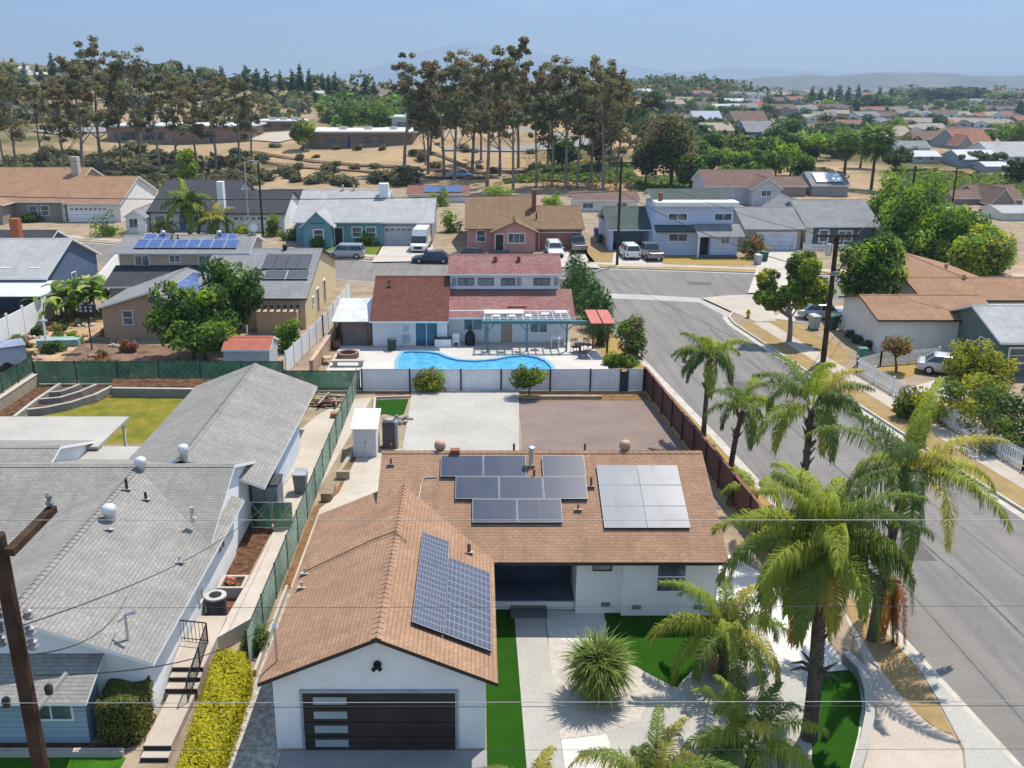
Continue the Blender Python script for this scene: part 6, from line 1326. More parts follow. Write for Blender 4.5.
# junipers
def conifer(name, label, loc, h, r, mats, n, size, seed, group=None):
    t = thing(name, label, 'tree', loc, 0, group); rng = np.random.default_rng(seed); cl = []
    for k in range(34):
        f = (k + .5) / 34; rr = r * (1 - f) ** .75 * (.85 + .3 * rng.random()) + .12; a = rng.random() * 6.28; q = rr * .55
        cl.append(((q * math.cos(a), q * math.sin(a), h * (.04 + .93 * f)), (rr * .62, rr * .62, h * .07 + .2)))
    crown_mesh('crown', t, mats, cl, n, size, seed + 1, .4, .4); MB().tube((0, 0, -.2), (0, 0, h * .7), .12, .04).build('trunk', BARK, t); return t
JN = ['at the street end of', 'second from the street in', 'third from the street in', 'in the middle of', 'second nearest the pool in', 'nearest the pool in']
for k, (u, v, h, r) in enumerate(((572, 294, 4.6, 1.3), (577, 303, 5.0, 1.5), (584, 311, 4.8, 1.5), (590, 320, 4.6, 1.5), (597, 329, 4.2, 1.4), (606, 334, 3.8, 1.3))):
    x, y = P(u, v); conifer('juniper', 'dark green juniper ' + JN[k] + ' the ragged row beside the pool house', (x, y, 0), h, r, [G_CON, G_DARK, leafm('juniper_light', (.075, .135, .04))], 1700, .28, 100 + k, 'junipers beside the pool house')
# right yards
x, y = P(896, 372); shrub('ornamental_tree', 'small yellow-brown tree in the picket-fenced yard', 'tree', (x, y, 0), blob(rb(41), 1.0, 2.9, 1.4, 1.2, 20, .5), 1800, .2, [G_OLIVE, G_RUST, G_YEL], 41, (1.4, .1, 8), crown='crown')
x, y = P(962, 372); shrub('feathery_shrub', 'large yellow-green feathery shrub in front of the silver-white car', 'shrub', (x, y - 2.4, 0), blob(rb(42), .2, 3.6, 3.4, 1.6, 40, .8), 6500, .24, [G_YEL, G_YEL, G_BRIGHT, G_OLIVE], 42, (1.2, .08, 10))
for k, (u, v, h, rx, mats, lb) in enumerate(((945, 424, 3.6, 2.6, [G_OLIVE, G_YEL, G_MID], 'olive flowering shrub behind the white picket fence'), (912, 418, 2.4, 1.5, [G_MID, G_OLIVE, G_YEL], 'green shrub beside the pale yard path'), (998, 446, 4.2, 3.0, [G_DARK, G_MID, G_OLIVE], 'large dark green shrub at the right edge behind pickets'), (1030, 440, 4.0, 2.8, [G_DARK, G_MID], 'dark shrub against the right edge'), (980, 408, 2.8, 2.2, [G_YEL, G_OLIVE, G_BRIGHT], 'yellowish shrub between olive and dark shrubs'), (1000, 362, 1.5, .9, [G_DARK, G_MID], 'dark small shrub below the sage house window'))):
    x, y = P(u, v); shrub('garden_shrub', lb, 'shrub', (x, y, 0), blob(rb(43 + k), .1, h, rx, rx * .8, 28, .6), 3600, .21, mats, 43 + k, (1, .07, 8))
for k, (u, v) in enumerate(((850, 337), (858, 343), (866, 349))):
    x, y = P(u, v); shrub('garden_shrub', ('first', 'middle', 'last')[k] + ' dark low shrub along the white corner wall', 'shrub', (x, y, 0), blob(rb(58 + k), .05, .9, .7, .6, 8, .35), 500, .2, [G_DARK, G_OLIVE], 58 + k, None, group='low shrubs along the corner wall')
# across the street
for k, (u, v, h, rx, mats, lb) in enumerate(((646 + 108, 258, 3.4, 2.1, [G_ORNG, G_RUST, G_MID, G_DARK], 'red-flowering bush before the white garage'), (108, 236, 4.2, 3.1, [G_BRIGHT, G_MID, G_DARK], 'round bright green bush beside the white garage door'), (369, 245, 2.0, 1.9, [G_MID, G_BRIGHT, G_OLIVE], 'green bush under the teal house windows'), (294, 240, 2.6, 2.3, [G_DARK, G_MID], 'dark round bush at the corner of the teal house'), (318, 248, 1.5, 1.4, [G_MID, G_DARK], 'small green bush in front of the teal gable'), (245, 236, 2.0, 2.2, [G_MID, G_YEL], 'low green bush before the charcoal-roofed garage'), (100, 216, 3.0, 1.6, [G_DARK, G_MID], 'dark shrub beside the white garage door'), (273, 236, 3.2, 1.8, [G_OLIVE, G_BRIGHT], 'olive shrub beside the utility pole'), (305, 232, 4.0, 1.6, [G_BRIGHT, G_MID], 'slim bright shrub beside the teal house'), (30, 222, 1.4, 2.2, [G_MID, G_DARK], 'low hedge-like shrub before the brown-roofed house windows'), (450, 232, 4.0, 2.2, [G_BRIGHT, G_MID, G_DARK], 'leafy bush between teal and pink houses'), (655, 228, 3.0, 2.2, [G_OLIVE, G_DARK], 'dark shrub behind the open garage'), (790, 196, 2.6, 3.0, [G_OLIVE, G_YEL, G_MID], 'low olive bush behind the grey garage roof'), (440, 206, 4.2, 2.5, [G_BRIGHT, G_MID], 'bright bush behind the teal house garage'), (497, 197, 3.0, 4.5, [G_BRIGHT, G_MID], 'long bright hedge behind the pink house roof'), (552, 206, 3.2, 2.4, [G_BRIGHT, G_MID], 'leafy bush beside the pink house chimney'))):
    x, y = P(u, v); shrub('garden_shrub', lb, 'shrub', (x, y, 0), blob(rb(70 + k), .1, h, rx, rx * .8, 16, max(.45, rx * .34)), 1100, .36, mats, 70 + k, (h * .4, .08, 5))
# garden of the tan house
for k, (u, v, h, rx, mats, lb) in enumerate(((55, 352, 1.1, 1.3, [G_DARK, G_MID], 'green squash patch in the teal raised bed'), (22, 348, .9, 1.0, [G_GREY, G_OLIVE], 'grey agave clump by the white vinyl fence'), (92, 372, 1.7, 1.9, [G_OLIVE, G_GREY, G_RUST], 'dry olive shrub behind the green fence'), (118, 374, 1.4, 1.2, [G_RUST, G_GREY], 'rusty shrub behind the green fence'), (62, 330, .8, 1.2, [G_YEL, G_OLIVE], 'yellow flowering patch on the garden path'), (38, 335, 1.0, .8, [G_OLIVE, G_DARK], 'olive shrub by the vinyl fence post'), (128, 352, 1.2, 1.0, [leafm('leaf_purple', (.20, .09, .09)), G_RUST], 'reddish shrub before the brown gabled wall'), (75, 322, .7, 1.6, [G_RUST, G_OLIVE, G_ORNG], 'reddish succulent bed beside the garden path'), (110, 335, .7, 1.0, [G_RUST, G_DEAD], 'dry red clump along the brown wall'), (180, 374, 1.5, 1.1, [G_MID, G_DARK], 'dark green shrub below the leafy garden tree'))):
    x, y = P(u, v); shrub('garden_shrub', lb, 'shrub', (x, y, .02), blob(rb(110 + k), .05, h, rx, rx * .8, 12, max(.25, h * .3)), 900, .22, mats, 110 + k, None)
for k in range(26):
    u, v = (random.Random(k).uniform(15, 135), random.Random(k + 50).uniform(322, 372)); x, y = P(u, v)
    if 40 < u < 80 and v > 338: continue
    q = MB(); r0 = random.Random(k + 9)
    for j in range(5): q.lathe([(.08, 0), (.2, .1), (.15, .22), (.03, .27)], (r0.uniform(-.5, .5), r0.uniform(-.4, .4), -.04), 6)
    o = tag(q.build('garden_rocks', [M('garden_stone_a', (.40, .33, .28), .9, .3, 4), M('garden_stone_b', (.34, .19, .13), .9, .3, 4), M('garden_stone_c', (.5, .46, .42), .9, .2, 4)][k % 3]), ('tan', 'reddish', 'pale')[k % 3] + ' heap of stones among the beds of the tan house garden', 'rocks', 'stone heaps in the garden'); o.location = (x, y, 0)
for k in range(14):
    u, v = (random.Random(k + 200).uniform(12, 130), random.Random(k + 250).uniform(324, 368)); x, y = P(u, v)
    shrub('garden_plant', ('olive', 'grey-green', 'rust', 'bright')[k % 4] + ' low plant scattered in the tan house garden', 'plant', (x, y, 0), blob(rb(600 + k), .05, .8, .7, .6, 7, .3), 380, .2, [[G_OLIVE, G_MID], [G_GREY, G_OLIVE], [G_RUST, G_ORNG, G_OLIVE], [G_BRIGHT, G_YEL]][k % 4], 600 + k, None, group='low plants in the garden')
# ---------------------------------------------------------------- palms
def frond(rng, L, az, el, droop, nl, ll, lw, V, F, M_, mat, base=(0, 0, 0), plum=.5, ret=None, sag=.75, r0=.12):
    """one feather frond appended to the arrays"""
    S = 14; p = np.array(base, float) + r0 * np.array([math.cos(az), math.sin(az), .3]); e = el; pts = [p]; dirs = []
    for k in range(S):
        d = np.array([math.cos(az) * math.cos(e), math.sin(az) * math.cos(e), math.sin(e)]); dirs.append(d); p = p + d * L / S; pts.append(p); e = max(-1.42, e - droop / S * (1 + .8 * k / S))
    dirs.append(dirs[-1]); pts = np.array(pts); dirs = np.array(dirs); side = np.array([-math.sin(az), math.cos(az), 0])
    for k in range(S):                                                    # rachis ribbon
        w = .035 * (1 - k / S) + .016; n = len(V); u = np.cross(side, dirs[k]); 
        V += [tuple(pts[k] - side * w), tuple(pts[k] + side * w), tuple(pts[k + 1] + side * w * .9), tuple(pts[k + 1] - side * w * .9)]; F.append((n, n + 1, n + 2, n + 3)); M_.append(mat)
    for i in range(nl):
        f = .14 + .86 * (i + .5) / nl; q = f * S; k = min(S - 1, int(q)); c = pts[k] + (pts[k + 1] - pts[k]) * (q - k); d = dirs[k]; upv = np.cross(d, side)
        if upv[2] < 0: upv = -upv
        l = ll * (min(1, .45 + f * 2.2) * (1 - .62 * max(0, f - .45) / .55)) * (.8 + .35 * rng.random())
        for s in (-1, 1):
            o = side * s * (.85 + .2 * rng.random()) + d * (.25 + 1.1 * f * f + .25 * rng.random()) + upv * (rng.normal() * plum * .5 + .12); o /= np.linalg.norm(o)
            m = c + o * l * .5; o2 = o * (1 - sag * .6) + np.array([0, 0, -sag]) ; o2 /= np.linalg.norm(o2); t = m + o2 * l * .55
            wv = np.cross(o, upv); wv = wv / (np.linalg.norm(wv) + 1e-9) * lw * .5; n = len(V)
            V += [tuple(c - wv * .6), tuple(c + wv * .6), tuple(m + wv), tuple(m - wv), tuple(t + wv * .25), tuple(t - wv * .25)]
            F.append((n, n + 1, n + 2, n + 3)); F.append((n + 3, n + 2, n + 4, n + 5)); M_ += [mat, mat]
PF = [leafm('palm_green', (.095, .13, .032), trans=.38), leafm('palm_bright', (.165, .195, .032), trans=.38), leafm('palm_yellow', (.225, .205, .045), trans=.38), leafm('palm_dry', (.30, .13, .035), trans=.35), leafm('palm_dark', (.055, .085, .026), trans=.38)]
def palm(name, label, loc, top, fronds, L, trunk_r=.2, nl=46, ll=.62, lw=.05, seed=1, mix=(.45, .3, .1, .0, .15), dead=0, lean=(0, 0), low=-.5, high=1.25, droop=1.7, skirt=0, boots=True, deadz=-.25, group=None, cat='palm tree', plum=.55, azs=None, sag=.75):
    t = thing(name, label, cat, loc, 0, group); rng = np.random.default_rng(seed); V, F, M_ = [], [], []
    c = (lean[0], lean[1], top)
    for k in range(fronds):
        f = (k + .5) / fronds; az = (k * 2.39996 + rng.normal() * .3) if azs is None else azs[k % len(azs)] + rng.normal() * .12
        el = low + (high - low) * f + rng.normal() * .15; mat = int(rng.choice(5, p=mix)) if f > .25 else int(rng.choice(5, p=(.42, .28, .14, .0, .16)))
        frond(rng, L * (.75 + .4 * rng.random()) * (1 - .2 * max(0, f - .75)), az, el, droop * (1.1 - .55 * f) * (.85 + .3 * rng.random()), nl, ll, lw, V, F, M_, mat, c, plum, sag=sag)
    crown = npmesh('crown', np.array(V), np.array(F), M_, PF, t)
    if dead:
        V, F, M_ = [], [], []
        for k in range(dead): frond(rng, L * .8, (rng.random() * 6.28 if deadz > -1.5 else rng.uniform(-1.0, .9)), -.9 - .5 * rng.random(), .6, nl, ll * .8, lw, V, F, M_, 3 if rng.random() < .85 else 2, (c[0] * (.3 if deadz < -1 else 1), c[1] * (.3 if deadz < -1 else 1), c[2] + deadz), .6)
        npmesh('dead_fronds', np.array(V), np.array(F), M_, PF, t)
    q = MB(); h = top; n = 9; pts = []
    for k in range(n):
        f = k / (n - 1); pts.append((lean[0] * f * f, lean[1] * f * f, -.25 + (h + .1) * f))
    q.path(pts, [trunk_r * (1.35 - .5 * (k / (n - 1)) ** .4) for k in range(n)], 12)
    for k in range(int(h / .16)):                                         # leaf scars
        z = .1 + k * .16; f = z / h; x, y = lean[0] * f * f, lean[1] * f * f
        if f < .97: r = trunk_r * (1.36 - .5 * f ** .4); q.lathe([(r * .98, 0), (r * 1.05, .03), (r * .98, .06)], (x, y, z), 12)
    if boots and h > 1.5:
        for k in range(22):
            f = .55 + .45 * rng.random(); a = rng.random() * 6.28; x, y = lean[0] * f * f, lean[1] * f * f; z = h * f; r = trunk_r * 1.0
            p0 = Vector((x + r * .8 * math.cos(a), y + r * .8 * math.sin(a), z - .1)); p1 = p0 + Vector((.22 * math.cos(a), .22 * math.sin(a), .35)); q.path([p0, p1], [.06, .025], 5)
        for k in range(skirt): a = rng.random() * 6.28; z = h * (.35 + .12 * rng.random()); f = z / h; p0 = Vector((lean[0] * f * f, lean[1] * f * f, z)); q.path([p0, p0 + Vector((.45 * math.cos(a), .45 * math.sin(a), .1)), p0 + Vector((.8 * math.cos(a), .8 * math.sin(a), -.15 + .4 * rng.random()))], [.09, .06, .02], 5)
    q.build('trunk', PALMB, t)
    return t
x, y = P(703, 441); palm('queen_palm', 'slim queen palm on the verge, farther of the two by the board fence', (x, y, 0), ZY(706, 358, y)[1], 16, 2.7, .14, 80, .68, .045, 11, low=-.3, high=1.42, droop=1.8, sag=1.1, plum=.7)
x, y = P(730, 476); palm('queen_palm', 'slim queen palm on the verge beside the board fence, nearer the camera', (x, y, 0), ZY(738, 408, y)[1], 13, 2.4, .14, 76, .62, .042, 12, lean=(.4, 0), low=-.2, high=1.42, droop=2.0, sag=1.1, plum=.7)
palm('queen_palm', 'tall queen palm on the verge just behind the biggest garden palm', (14.7, 40.2, 0), 6.7, 17, 3.3, .16, 104, .72, .04, 13, low=-.2, high=1.42, droop=1.75, sag=1.1, plum=.7)
x, y = P(872, 640); palm('queen_palm', 'queen palm leaning over the street with shaggy trunk', (x, y, 0), ZY(905, 478, y)[1], 17, 3.9, .17, 124, .78, .036, 14, lean=(.55, .2), low=-.05, high=1.45, skirt=14, droop=1.65, mix=(.5, .25, .1, 0, .15), sag=1.05, dead=7, deadz=-3.6, plum=.7)
x, y = P(809, 738); palm('queen_palm', 'largest bright queen palm with thick dark trunk in the front garden', (x, y, 0), 6.75, 40, 3.5, .22, 124, .78, .036, 16, dead=3, deadz=-.5, lean=(-.25, .2), low=-.3, high=1.5, droop=1.75, mix=(.32, .64, .02, 0, .02), skirt=6, sag=1.05, plum=.7)
palm('queen_palm', 'low queen palm with yellow fronds before the white wall', (8.7, 29.6, 0), 1.9, 20, 3.0, .18, 104, .64, .034, 17, low=-.1, high=1.45, droop=2.0, mix=(.45, .3, .25, .0, .0), dead=2, sag=.95, plum=.7)
palm('queen_palm', 'young queen palm in the middle of the front garden', (8.4, 24.8, 0), 1.1, 17, 2.6, .16, 96, .6, .032, 18, low=.1, high=1.45, droop=1.8, mix=(.5, .4, .1, 0, .0), sag=.85, plum=.7)
palm('queen_palm', 'low palm with yellowing fronds at the bottom edge', (5.0, 22.9, 0), 1.0, 19, 2.7, .16, 96, .6, .032, 19, low=.1, high=1.45, droop=1.9, mix=(.4, .3, .28, .02, .0), sag=.85, plum=.7)
palm('queen_palm', 'low palm beside the driveway at the bottom edge', (1.4, 22.0, 0), 1.0, 13, 2.5, .16, 90, .6, .032, 20, low=.05, high=1.35, droop=1.8, mix=(.45, .25, .3, .0, .0), sag=.85, plum=.7)
palm('queen_palm', 'tiny sparse palm behind the bright garden palm', (13.7, 43.6, 0), 1.0, 7, 2.2, .1, 56, .6, .04, 21, low=.2, high=1.2, droop=1.9, mix=(.4, .5, .1, 0, 0), boots=False, sag=.9)
x, y = P(597, 697); pg = thing('spiky_palm', 'dense rounded ball of spiky grey-green leaves in the gravel bed by the walkway', 'palm', (x, y, 0)); r_ = np.random.default_rng(22); V, F, M_ = [], [], []
for k in range(1700):
    az = r_.random() * 6.28; e = math.asin(r_.uniform(-.55, 1)); L = r_.uniform(.9, 1.45); p = np.array([0, 0, 1.25]) + r_.normal(size=3) * .16; sd = np.array([-math.sin(az), math.cos(az), 0]) * .03; mat = int(r_.choice(4, p=(.35, .3, .2, .15))); n = len(V)
    for j in range(6):
        w = sd * (1 - (j / 5) ** 2 * .95); V += [tuple(p - w), tuple(p + w)]; p = p + np.array([math.cos(az) * math.cos(e), math.sin(az) * math.cos(e), math.sin(e)]) * L / 5; e = max(-1.45, e - .13 - .1 * r_.random())
    for j in range(5): F.append((n + 2 * j, n + 2 * j + 1, n + 2 * j + 3, n + 2 * j + 2)); M_.append(mat)
npmesh('leaves', np.array(V), np.array(F), M_, [leafm('spike_green', (.09, .125, .035)), leafm('spike_bright', (.16, .195, .035)), leafm('spike_dark', (.06, .085, .028)), leafm('spike_pale', (.17, .18, .06))], pg); MB().tube((0, 0, -.2), (0, 0, 1.3), .24, .16, 10).build('trunk', PALMB, pg)
x, y = P(190, 237); palm('feather_palm', 'green feather palm in front of the charcoal-roofed house', (x, y, 0), 4.6, 20, 4.3, .22, 38, 1.1, .17, 23, low=-.4, droop=1.5, boots=False)
x, y = P(215, 236); palm('feather_palm', 'short feather palm beside the charcoal-roofed garage', (x, y, 0), 2.2, 14, 3.6, .2, 34, .9, .16, 24, low=-.2, droop=1.6, boots=False, mix=(.3, .1, .35, .05, .2))
x, y = P(165, 237); palm('feather_palm', 'small feather palm by the blue front door', (x, y, 0), 1.6, 12, 2.2, .16, 26, .7, .13, 25, low=-.2, droop=1.6, boots=False)
# fan palms
def fan_palm(label, loc, h, r, seed, rt=.28):
    t = thing('fan_palm', label, 'palm tree', loc); rng = np.random.default_rng(seed); V, F, M_ = [], [], []
    for k in range(46):
        f = k / 46; az = k * 2.4; el = -1.2 + 2.3 * f; d = np.array([math.cos(az) * math.cos(el), math.sin(az) * math.cos(el), math.sin(el)]); c = np.array([0, 0, h]) + d * r * .45; side = np.cross(d, [0, 0, 1]); side /= np.linalg.norm(side) + 1e-9; mat = 4 if f < .3 else int(rng.choice([0, 4, 4, 0]))
        for j in range(9):
            a = (j - 4) * .32; o = d * math.cos(a) + side * math.sin(a); e = c + o * r * .6 * (.8 + .3 * rng.random()) + np.array([0, 0, -.18 * r]); w = np.cross(o, d + np.array([.1, .2, .3])); w = w / (np.linalg.norm(w) + 1e-9) * r * .05; n = len(V)
            V += [tuple(c), tuple((c + e) / 2 + w), tuple(e), tuple((c + e) / 2 - w)]; F.append((n, n + 1, n + 2, n + 3)); M_.append(mat)
    npmesh('crown', np.array(V), np.array(F), M_, PF, t); MB().path([(0, 0, -.3), (0, 0, h * .5), (0, 0, h)], [rt * 1.2, rt, rt * .8], 8).build('trunk', PALMB, t)
    V, F, M_ = [], [], []
    for k in range(60):
        a = rng.random() * 6.28; z = h - .2 - rng.random() * r * .9; c = np.array([.35 * r * math.cos(a) * rng.random(), .35 * r * math.sin(a) * rng.random(), z]); n = len(V); V += [tuple(c), tuple(c + [.2, .1, -.6]), tuple(c + [.1, .1, -1.3]), tuple(c + [-.2, -.1, -.6])]; F.append((n, n + 1, n + 2, n + 3)); M_.append((4, 4, 0, 3)[k % 4])
    npmesh('dead_skirt', np.array(V), np.array(F), M_, PF, t); return t
for u, v, vt, r, sd, lb in ((842, 194, 140, 3.0, 1, 'shaggy fan palm with visible thin trunk above the solar roof'), (871, 190, 136, 4.2, 2, 'bushier fan palm rising behind the dense green clump')):
    x, y = P(u, v); fan_palm(lb, (x, y, 0), ZY(u, vt, y)[1], r, sd)
# banana clump
def banana(label, loc, h, n, seed, r=.9):
    t = thing('banana_plant', label, 'banana plant', loc); rng = np.random.default_rng(seed); V, F, M_ = [], [], []
    for k in range(n):
        az = rng.random() * 6.28; e = rng.uniform(.3, 1.35); L = rng.uniform(1.5, 2.4); p = np.array([rng.normal() * r * .5, rng.normal() * r * .5, h * rng.uniform(.25, .75)]); sd = np.array([-math.sin(az), math.cos(az), 0]); S = 7; pts = [p]
        for j in range(S): p = p + np.array([math.cos(az) * math.cos(e), math.sin(az) * math.cos(e), math.sin(e)]) * L / S; e -= .28; pts.append(p)
        mat = int(rng.choice(4, p=(.4, .3, .12, .18)))
        for j in range(S):
            w0, w1 = (.34 * math.sin(math.pi * (q / S) ** .8 + .12) for q in (j, j + 1)); n0 = len(V); V += [tuple(pts[j] - sd * w0 + [0, 0, .1]), tuple(pts[j]), tuple(pts[j + 1]), tuple(pts[j + 1] - sd * w1 + [0, 0, .1]), tuple(pts[j] + sd * w0 + [0, 0, .1]), tuple(pts[j + 1] + sd * w1 + [0, 0, .1])]
            F += [(n0, n0 + 1, n0 + 2, n0 + 3), (n0 + 1, n0 + 4, n0 + 5, n0 + 2)]; M_ += [mat, mat]
    npmesh('leaves', np.array(V), np.array(F), M_, [G_MID, G_BRIGHT, leafm('banana_pale', (.28, .28, .12)), G_DARK], t); q = MB()
    for k in range(6): x, y = rng.normal() * r * .4, rng.normal() * r * .4; q.tube((x, y, -.1), (x * 1.2, y * 1.2, h * .6), .11, .07, 7)
    q.build('stem', M('banana_stem', (.16, .17, .07), .8), t)
for k, (u, v, h, lb) in enumerate(((66, 320, 3.0, 'banana clump nearest the vinyl fence'), (82, 318, 3.4, 'tallest banana clump in the middle of the garden'), (97, 312, 2.8, 'banana clump nearest the tan house'))):
    x, y = P(u, v); banana(lb, (x, y, 0), h * 1.25, 52, 200 + k, 2.0)
# ---------------------------------------------------------------- hillside, eucalyptus, school, far houses and hills
rng = random.Random(42)
def place(u):
    for a, nm in ((130, 'brown-roofed house with the white garage'), (285, 'charcoal-roofed house'), (395, 'teal house'), (455, 'white van and red solar roof'), (590, 'pink house'), (720, 'light blue two-storey house'), (800, 'white garage'), (9999, 'slate blue house')):
        if u < a: return nm
EUV = []
E_R = leafm('euc_rust', (.135, .095, .045)); E_O = leafm('euc_olive', (.115, .11, .048)); E_G = leafm('euc_green', (.078, .092, .038)); E_D = leafm('euc_dark', (.04, .042, .025))
EMIX = [[E_O, E_R, E_D, E_G], [E_R, E_O, E_O, E_G], [E_G, E_O, E_R, E_G], [E_O, E_G, E_R, E_D], [E_G, E_O, E_O, E_R]]
def euc(seed, h=24., spread=6.6, bare=.40, mats=None):
    t = thing('eucalyptus_tree', 'tall eucalyptus', 'eucalyptus tree'); r = np.random.default_rng(seed); cl = []; k = 6 + seed % 4
    for i in range(k):
        a = r.random() * 6.28; f = bare + (1 - bare) * (i + .6) / k; rr = spread * (.35 + .65 * r.random()) * math.sin(min(1, (f - bare) / (1 - bare) * .9 + .25) * math.pi) ** .6
        c = np.array([rr * .62 * math.cos(a), rr * .62 * math.sin(a), h * f * .96]); s = spread * (.26 + .2 * r.random())
        for j in range(6): d = np.clip(r.normal(size=3), -1.3, 1.3) * s * .68; q_ = s * (.28 + .26 * r.random()); cl.append((tuple(c + d * [1, 1, .75]), (q_, q_, q_ * .72)))
    crown_mesh('crown', t, mats or EMIX[seed % 5], cl, 2800, .66, seed, .5, .25)
    q = MB(); rr = .27; lean = r.normal(size=2) * 1.2
    def P3(f): return (lean[0] * f * f + .25 * math.sin(f * 7 + seed), lean[1] * f * f, h * f)
    q.path([P3(0)[:2] + (-.6,)] + [P3(f) for f in (.2, .4, .6, .8)], [rr * 1.3, rr, rr * .85, rr * .6, rr * .3], 7)
    for i in range(0, len(cl), 6):
        c = cl[i][0]; f = max(.25, c[2] / h - .22); a = Vector(P3(min(f, .78))); b = Vector(c); q.path([a, a.lerp(b, .5) + Vector((0, 0, -.6)), b], [rr * .5, rr * .32, .05], 5)
    q.build('trunk', M('eucalyptus_bark', (.36, .30, .25), .9, .45, .5, 4, c2=(.17, .13, .105)), t); return t
PROT = [euc(1), euc(2, spread=5.8, bare=.46), euc(3, spread=8.2, bare=.38), euc(4, spread=4.4, bare=.5), euc(5, spread=6.8, bare=.33), euc(6, spread=5.2, bare=.44), euc(8, spread=7.2, bare=.42), euc(9, spread=6.0, bare=.36)]
used = [False] * 8
EL_ = [(18, 172, 74, 2), (42, 165, 80, 4), (66, 178, 82, 0), (86, 182, 62, 3), (103, 172, 41, 2), (122, 165, 58, 1), (142, 168, 54, 2), (160, 178, 78, 3), (178, 172, 74, 0), (196, 163, 84, 1), (217, 170, 76, 2), (240, 165, 72, 4), (252, 160, 92, 0), (4, 168, 82, 1), (405, 170, 57, 1), (428, 174, 66, 3), (443, 178, 62, 3), (456, 181, 58, 0), (472, 172, 57, 2), (488, 186, 55, 1), (499, 176, 72, 3), (518, 168, 43, 3), (513, 190, 66, 4), (536, 187, 80, 3), (552, 184, 66, 2), (566, 186, 60, 4), (578, 188, 78, 3), (592, 182, 62, 0), (603, 191, 72, 3), (617, 186, 84, 3), (636, 165, 96, 1), (548, 165, 62, 1), (481, 160, 78, 4), (425, 165, 88, 1), (610, 168, 66, 1)]
lab = {}
for u, vb, vt, k in EL_: lab.setdefault(place(u), []).append(u)
for u, vb, vt, k in EL_:
    k = (k + 5 * (int(u) % 2)) % 8; x, y, z = T(u, vb); h = ZY(u, vt, y)[1] - z; s = h / 23.2
    z2 = sorted(lab[place(u)]); i = z2.index(u)
    lb = 'eucalyptus, ' + ('only one' if len(z2) == 1 else ORD[i] if i < len(ORD) else 'number ' + str(i + 1) + ' from left') + ' of those rising above the ' + place(u)
    if i >= len(ORD): lb = 'eucalyptus, ' + ORD[len(z2) - 1 - i].replace('left', 'right') + ' of those rising above the ' + place(u)
    o = PROT[k] if not used[k] else copy_tree(PROT[k]); used[k] = True
    o.location = (x, y, z); o.scale = (s * rng.uniform(.9, 1.2),) * 2 + (s,); o.rotation_euler = (0, 0, rng.random() * 6.28); tag(o, lb, None, 'eucalyptus trees on the hillside')
def drop(o):
    for c in list(o.children): drop(c)
    bpy.data.objects.remove(o)
for k, o in enumerate(PROT):
    if not used[k]: drop(o)
def ptree(name, u, vb, vt, wpx, mats, label, seed, n=1500, size=.7, cat='tree', low=.12, group=None, crown='crown'):
    x, y, z = T(u, vb); h = max(1.2, ZY(u, vt, y)[1] - z); rx = wpx * y / FOC / 2
    return shrub(name, label, cat, (x, y, z), blob(rb(seed), h * low, h, rx, rx * .9, 22, max(.5, min(h, rx * 2) * .2)), n, size, mats, seed, (h * .5, .05 * h ** .7, 8), crown=crown, group=group)
# middle-distance trees and brush
ptree('pine_tree', 670, 188, 106, 70, [G_OLIVE, E_R, G_DARK, E_O], 'broad rust-brown tree beside the bare golden slope', 301, 3800, .8)
ptree('broadleaf_tree', 645, 186, 138, 38, [G_OLIVE, G_DARK, G_GREY], 'grey-olive tree left of the broad rust-brown tree', 302, 2200, .75)
ptree('broadleaf_tree', 690, 192, 150, 40, [G_MID, G_DARK, G_OLIVE], 'dark green tree below the broad rust-brown tree', 303, 2200, .75)
ptree('broadleaf_tree', 563, 172, 133, 40, [G_DARK, G_CYP, G_MID], 'round dark tree among eucalyptus trunks on the hillside', 304, 1900, .75)
ptree('broadleaf_tree', 598, 168, 128, 34, [G_DARK, G_OLIVE], 'dark round tree by the fence at the top of the golden slope', 305, 1500, .75)
GB = [(705, 178, 152, 34), (722, 172, 146, 36), (740, 180, 154, 36), (757, 174, 150, 34), (774, 180, 152, 36), (790, 176, 146, 34), (800, 184, 158, 26), (735, 165, 138, 26), (765, 162, 138, 30), (715, 160, 136, 24), (752, 186, 166, 30), (785, 160, 134, 30), (700, 168, 144, 24), (728, 188, 168, 28)]
for k, (u, vb, vt, w) in enumerate(sorted(GB)):
    ptree('broadleaf_tree', u, vb, vt - 5, w * 1.35, [[G_MID, G_BRIGHT, G_DARK], [G_DARK, G_MID], [G_MID, G_DARK, G_OLIVE]][k % 3], ('bright green', 'dark green', 'mid green')[k % 3] + ' tree of the dense belt, ' + ['first', 'second', 'third', 'fourth', 'fifth', 'sixth', 'seventh', 'eighth', 'ninth', 'tenth', 'eleventh', 'twelfth', 'thirteenth', 'fourteenth'][k] + ' counted from the rust-brown tree', 310 + k, 1700, .75, group='dense green trees behind the brown roofs')
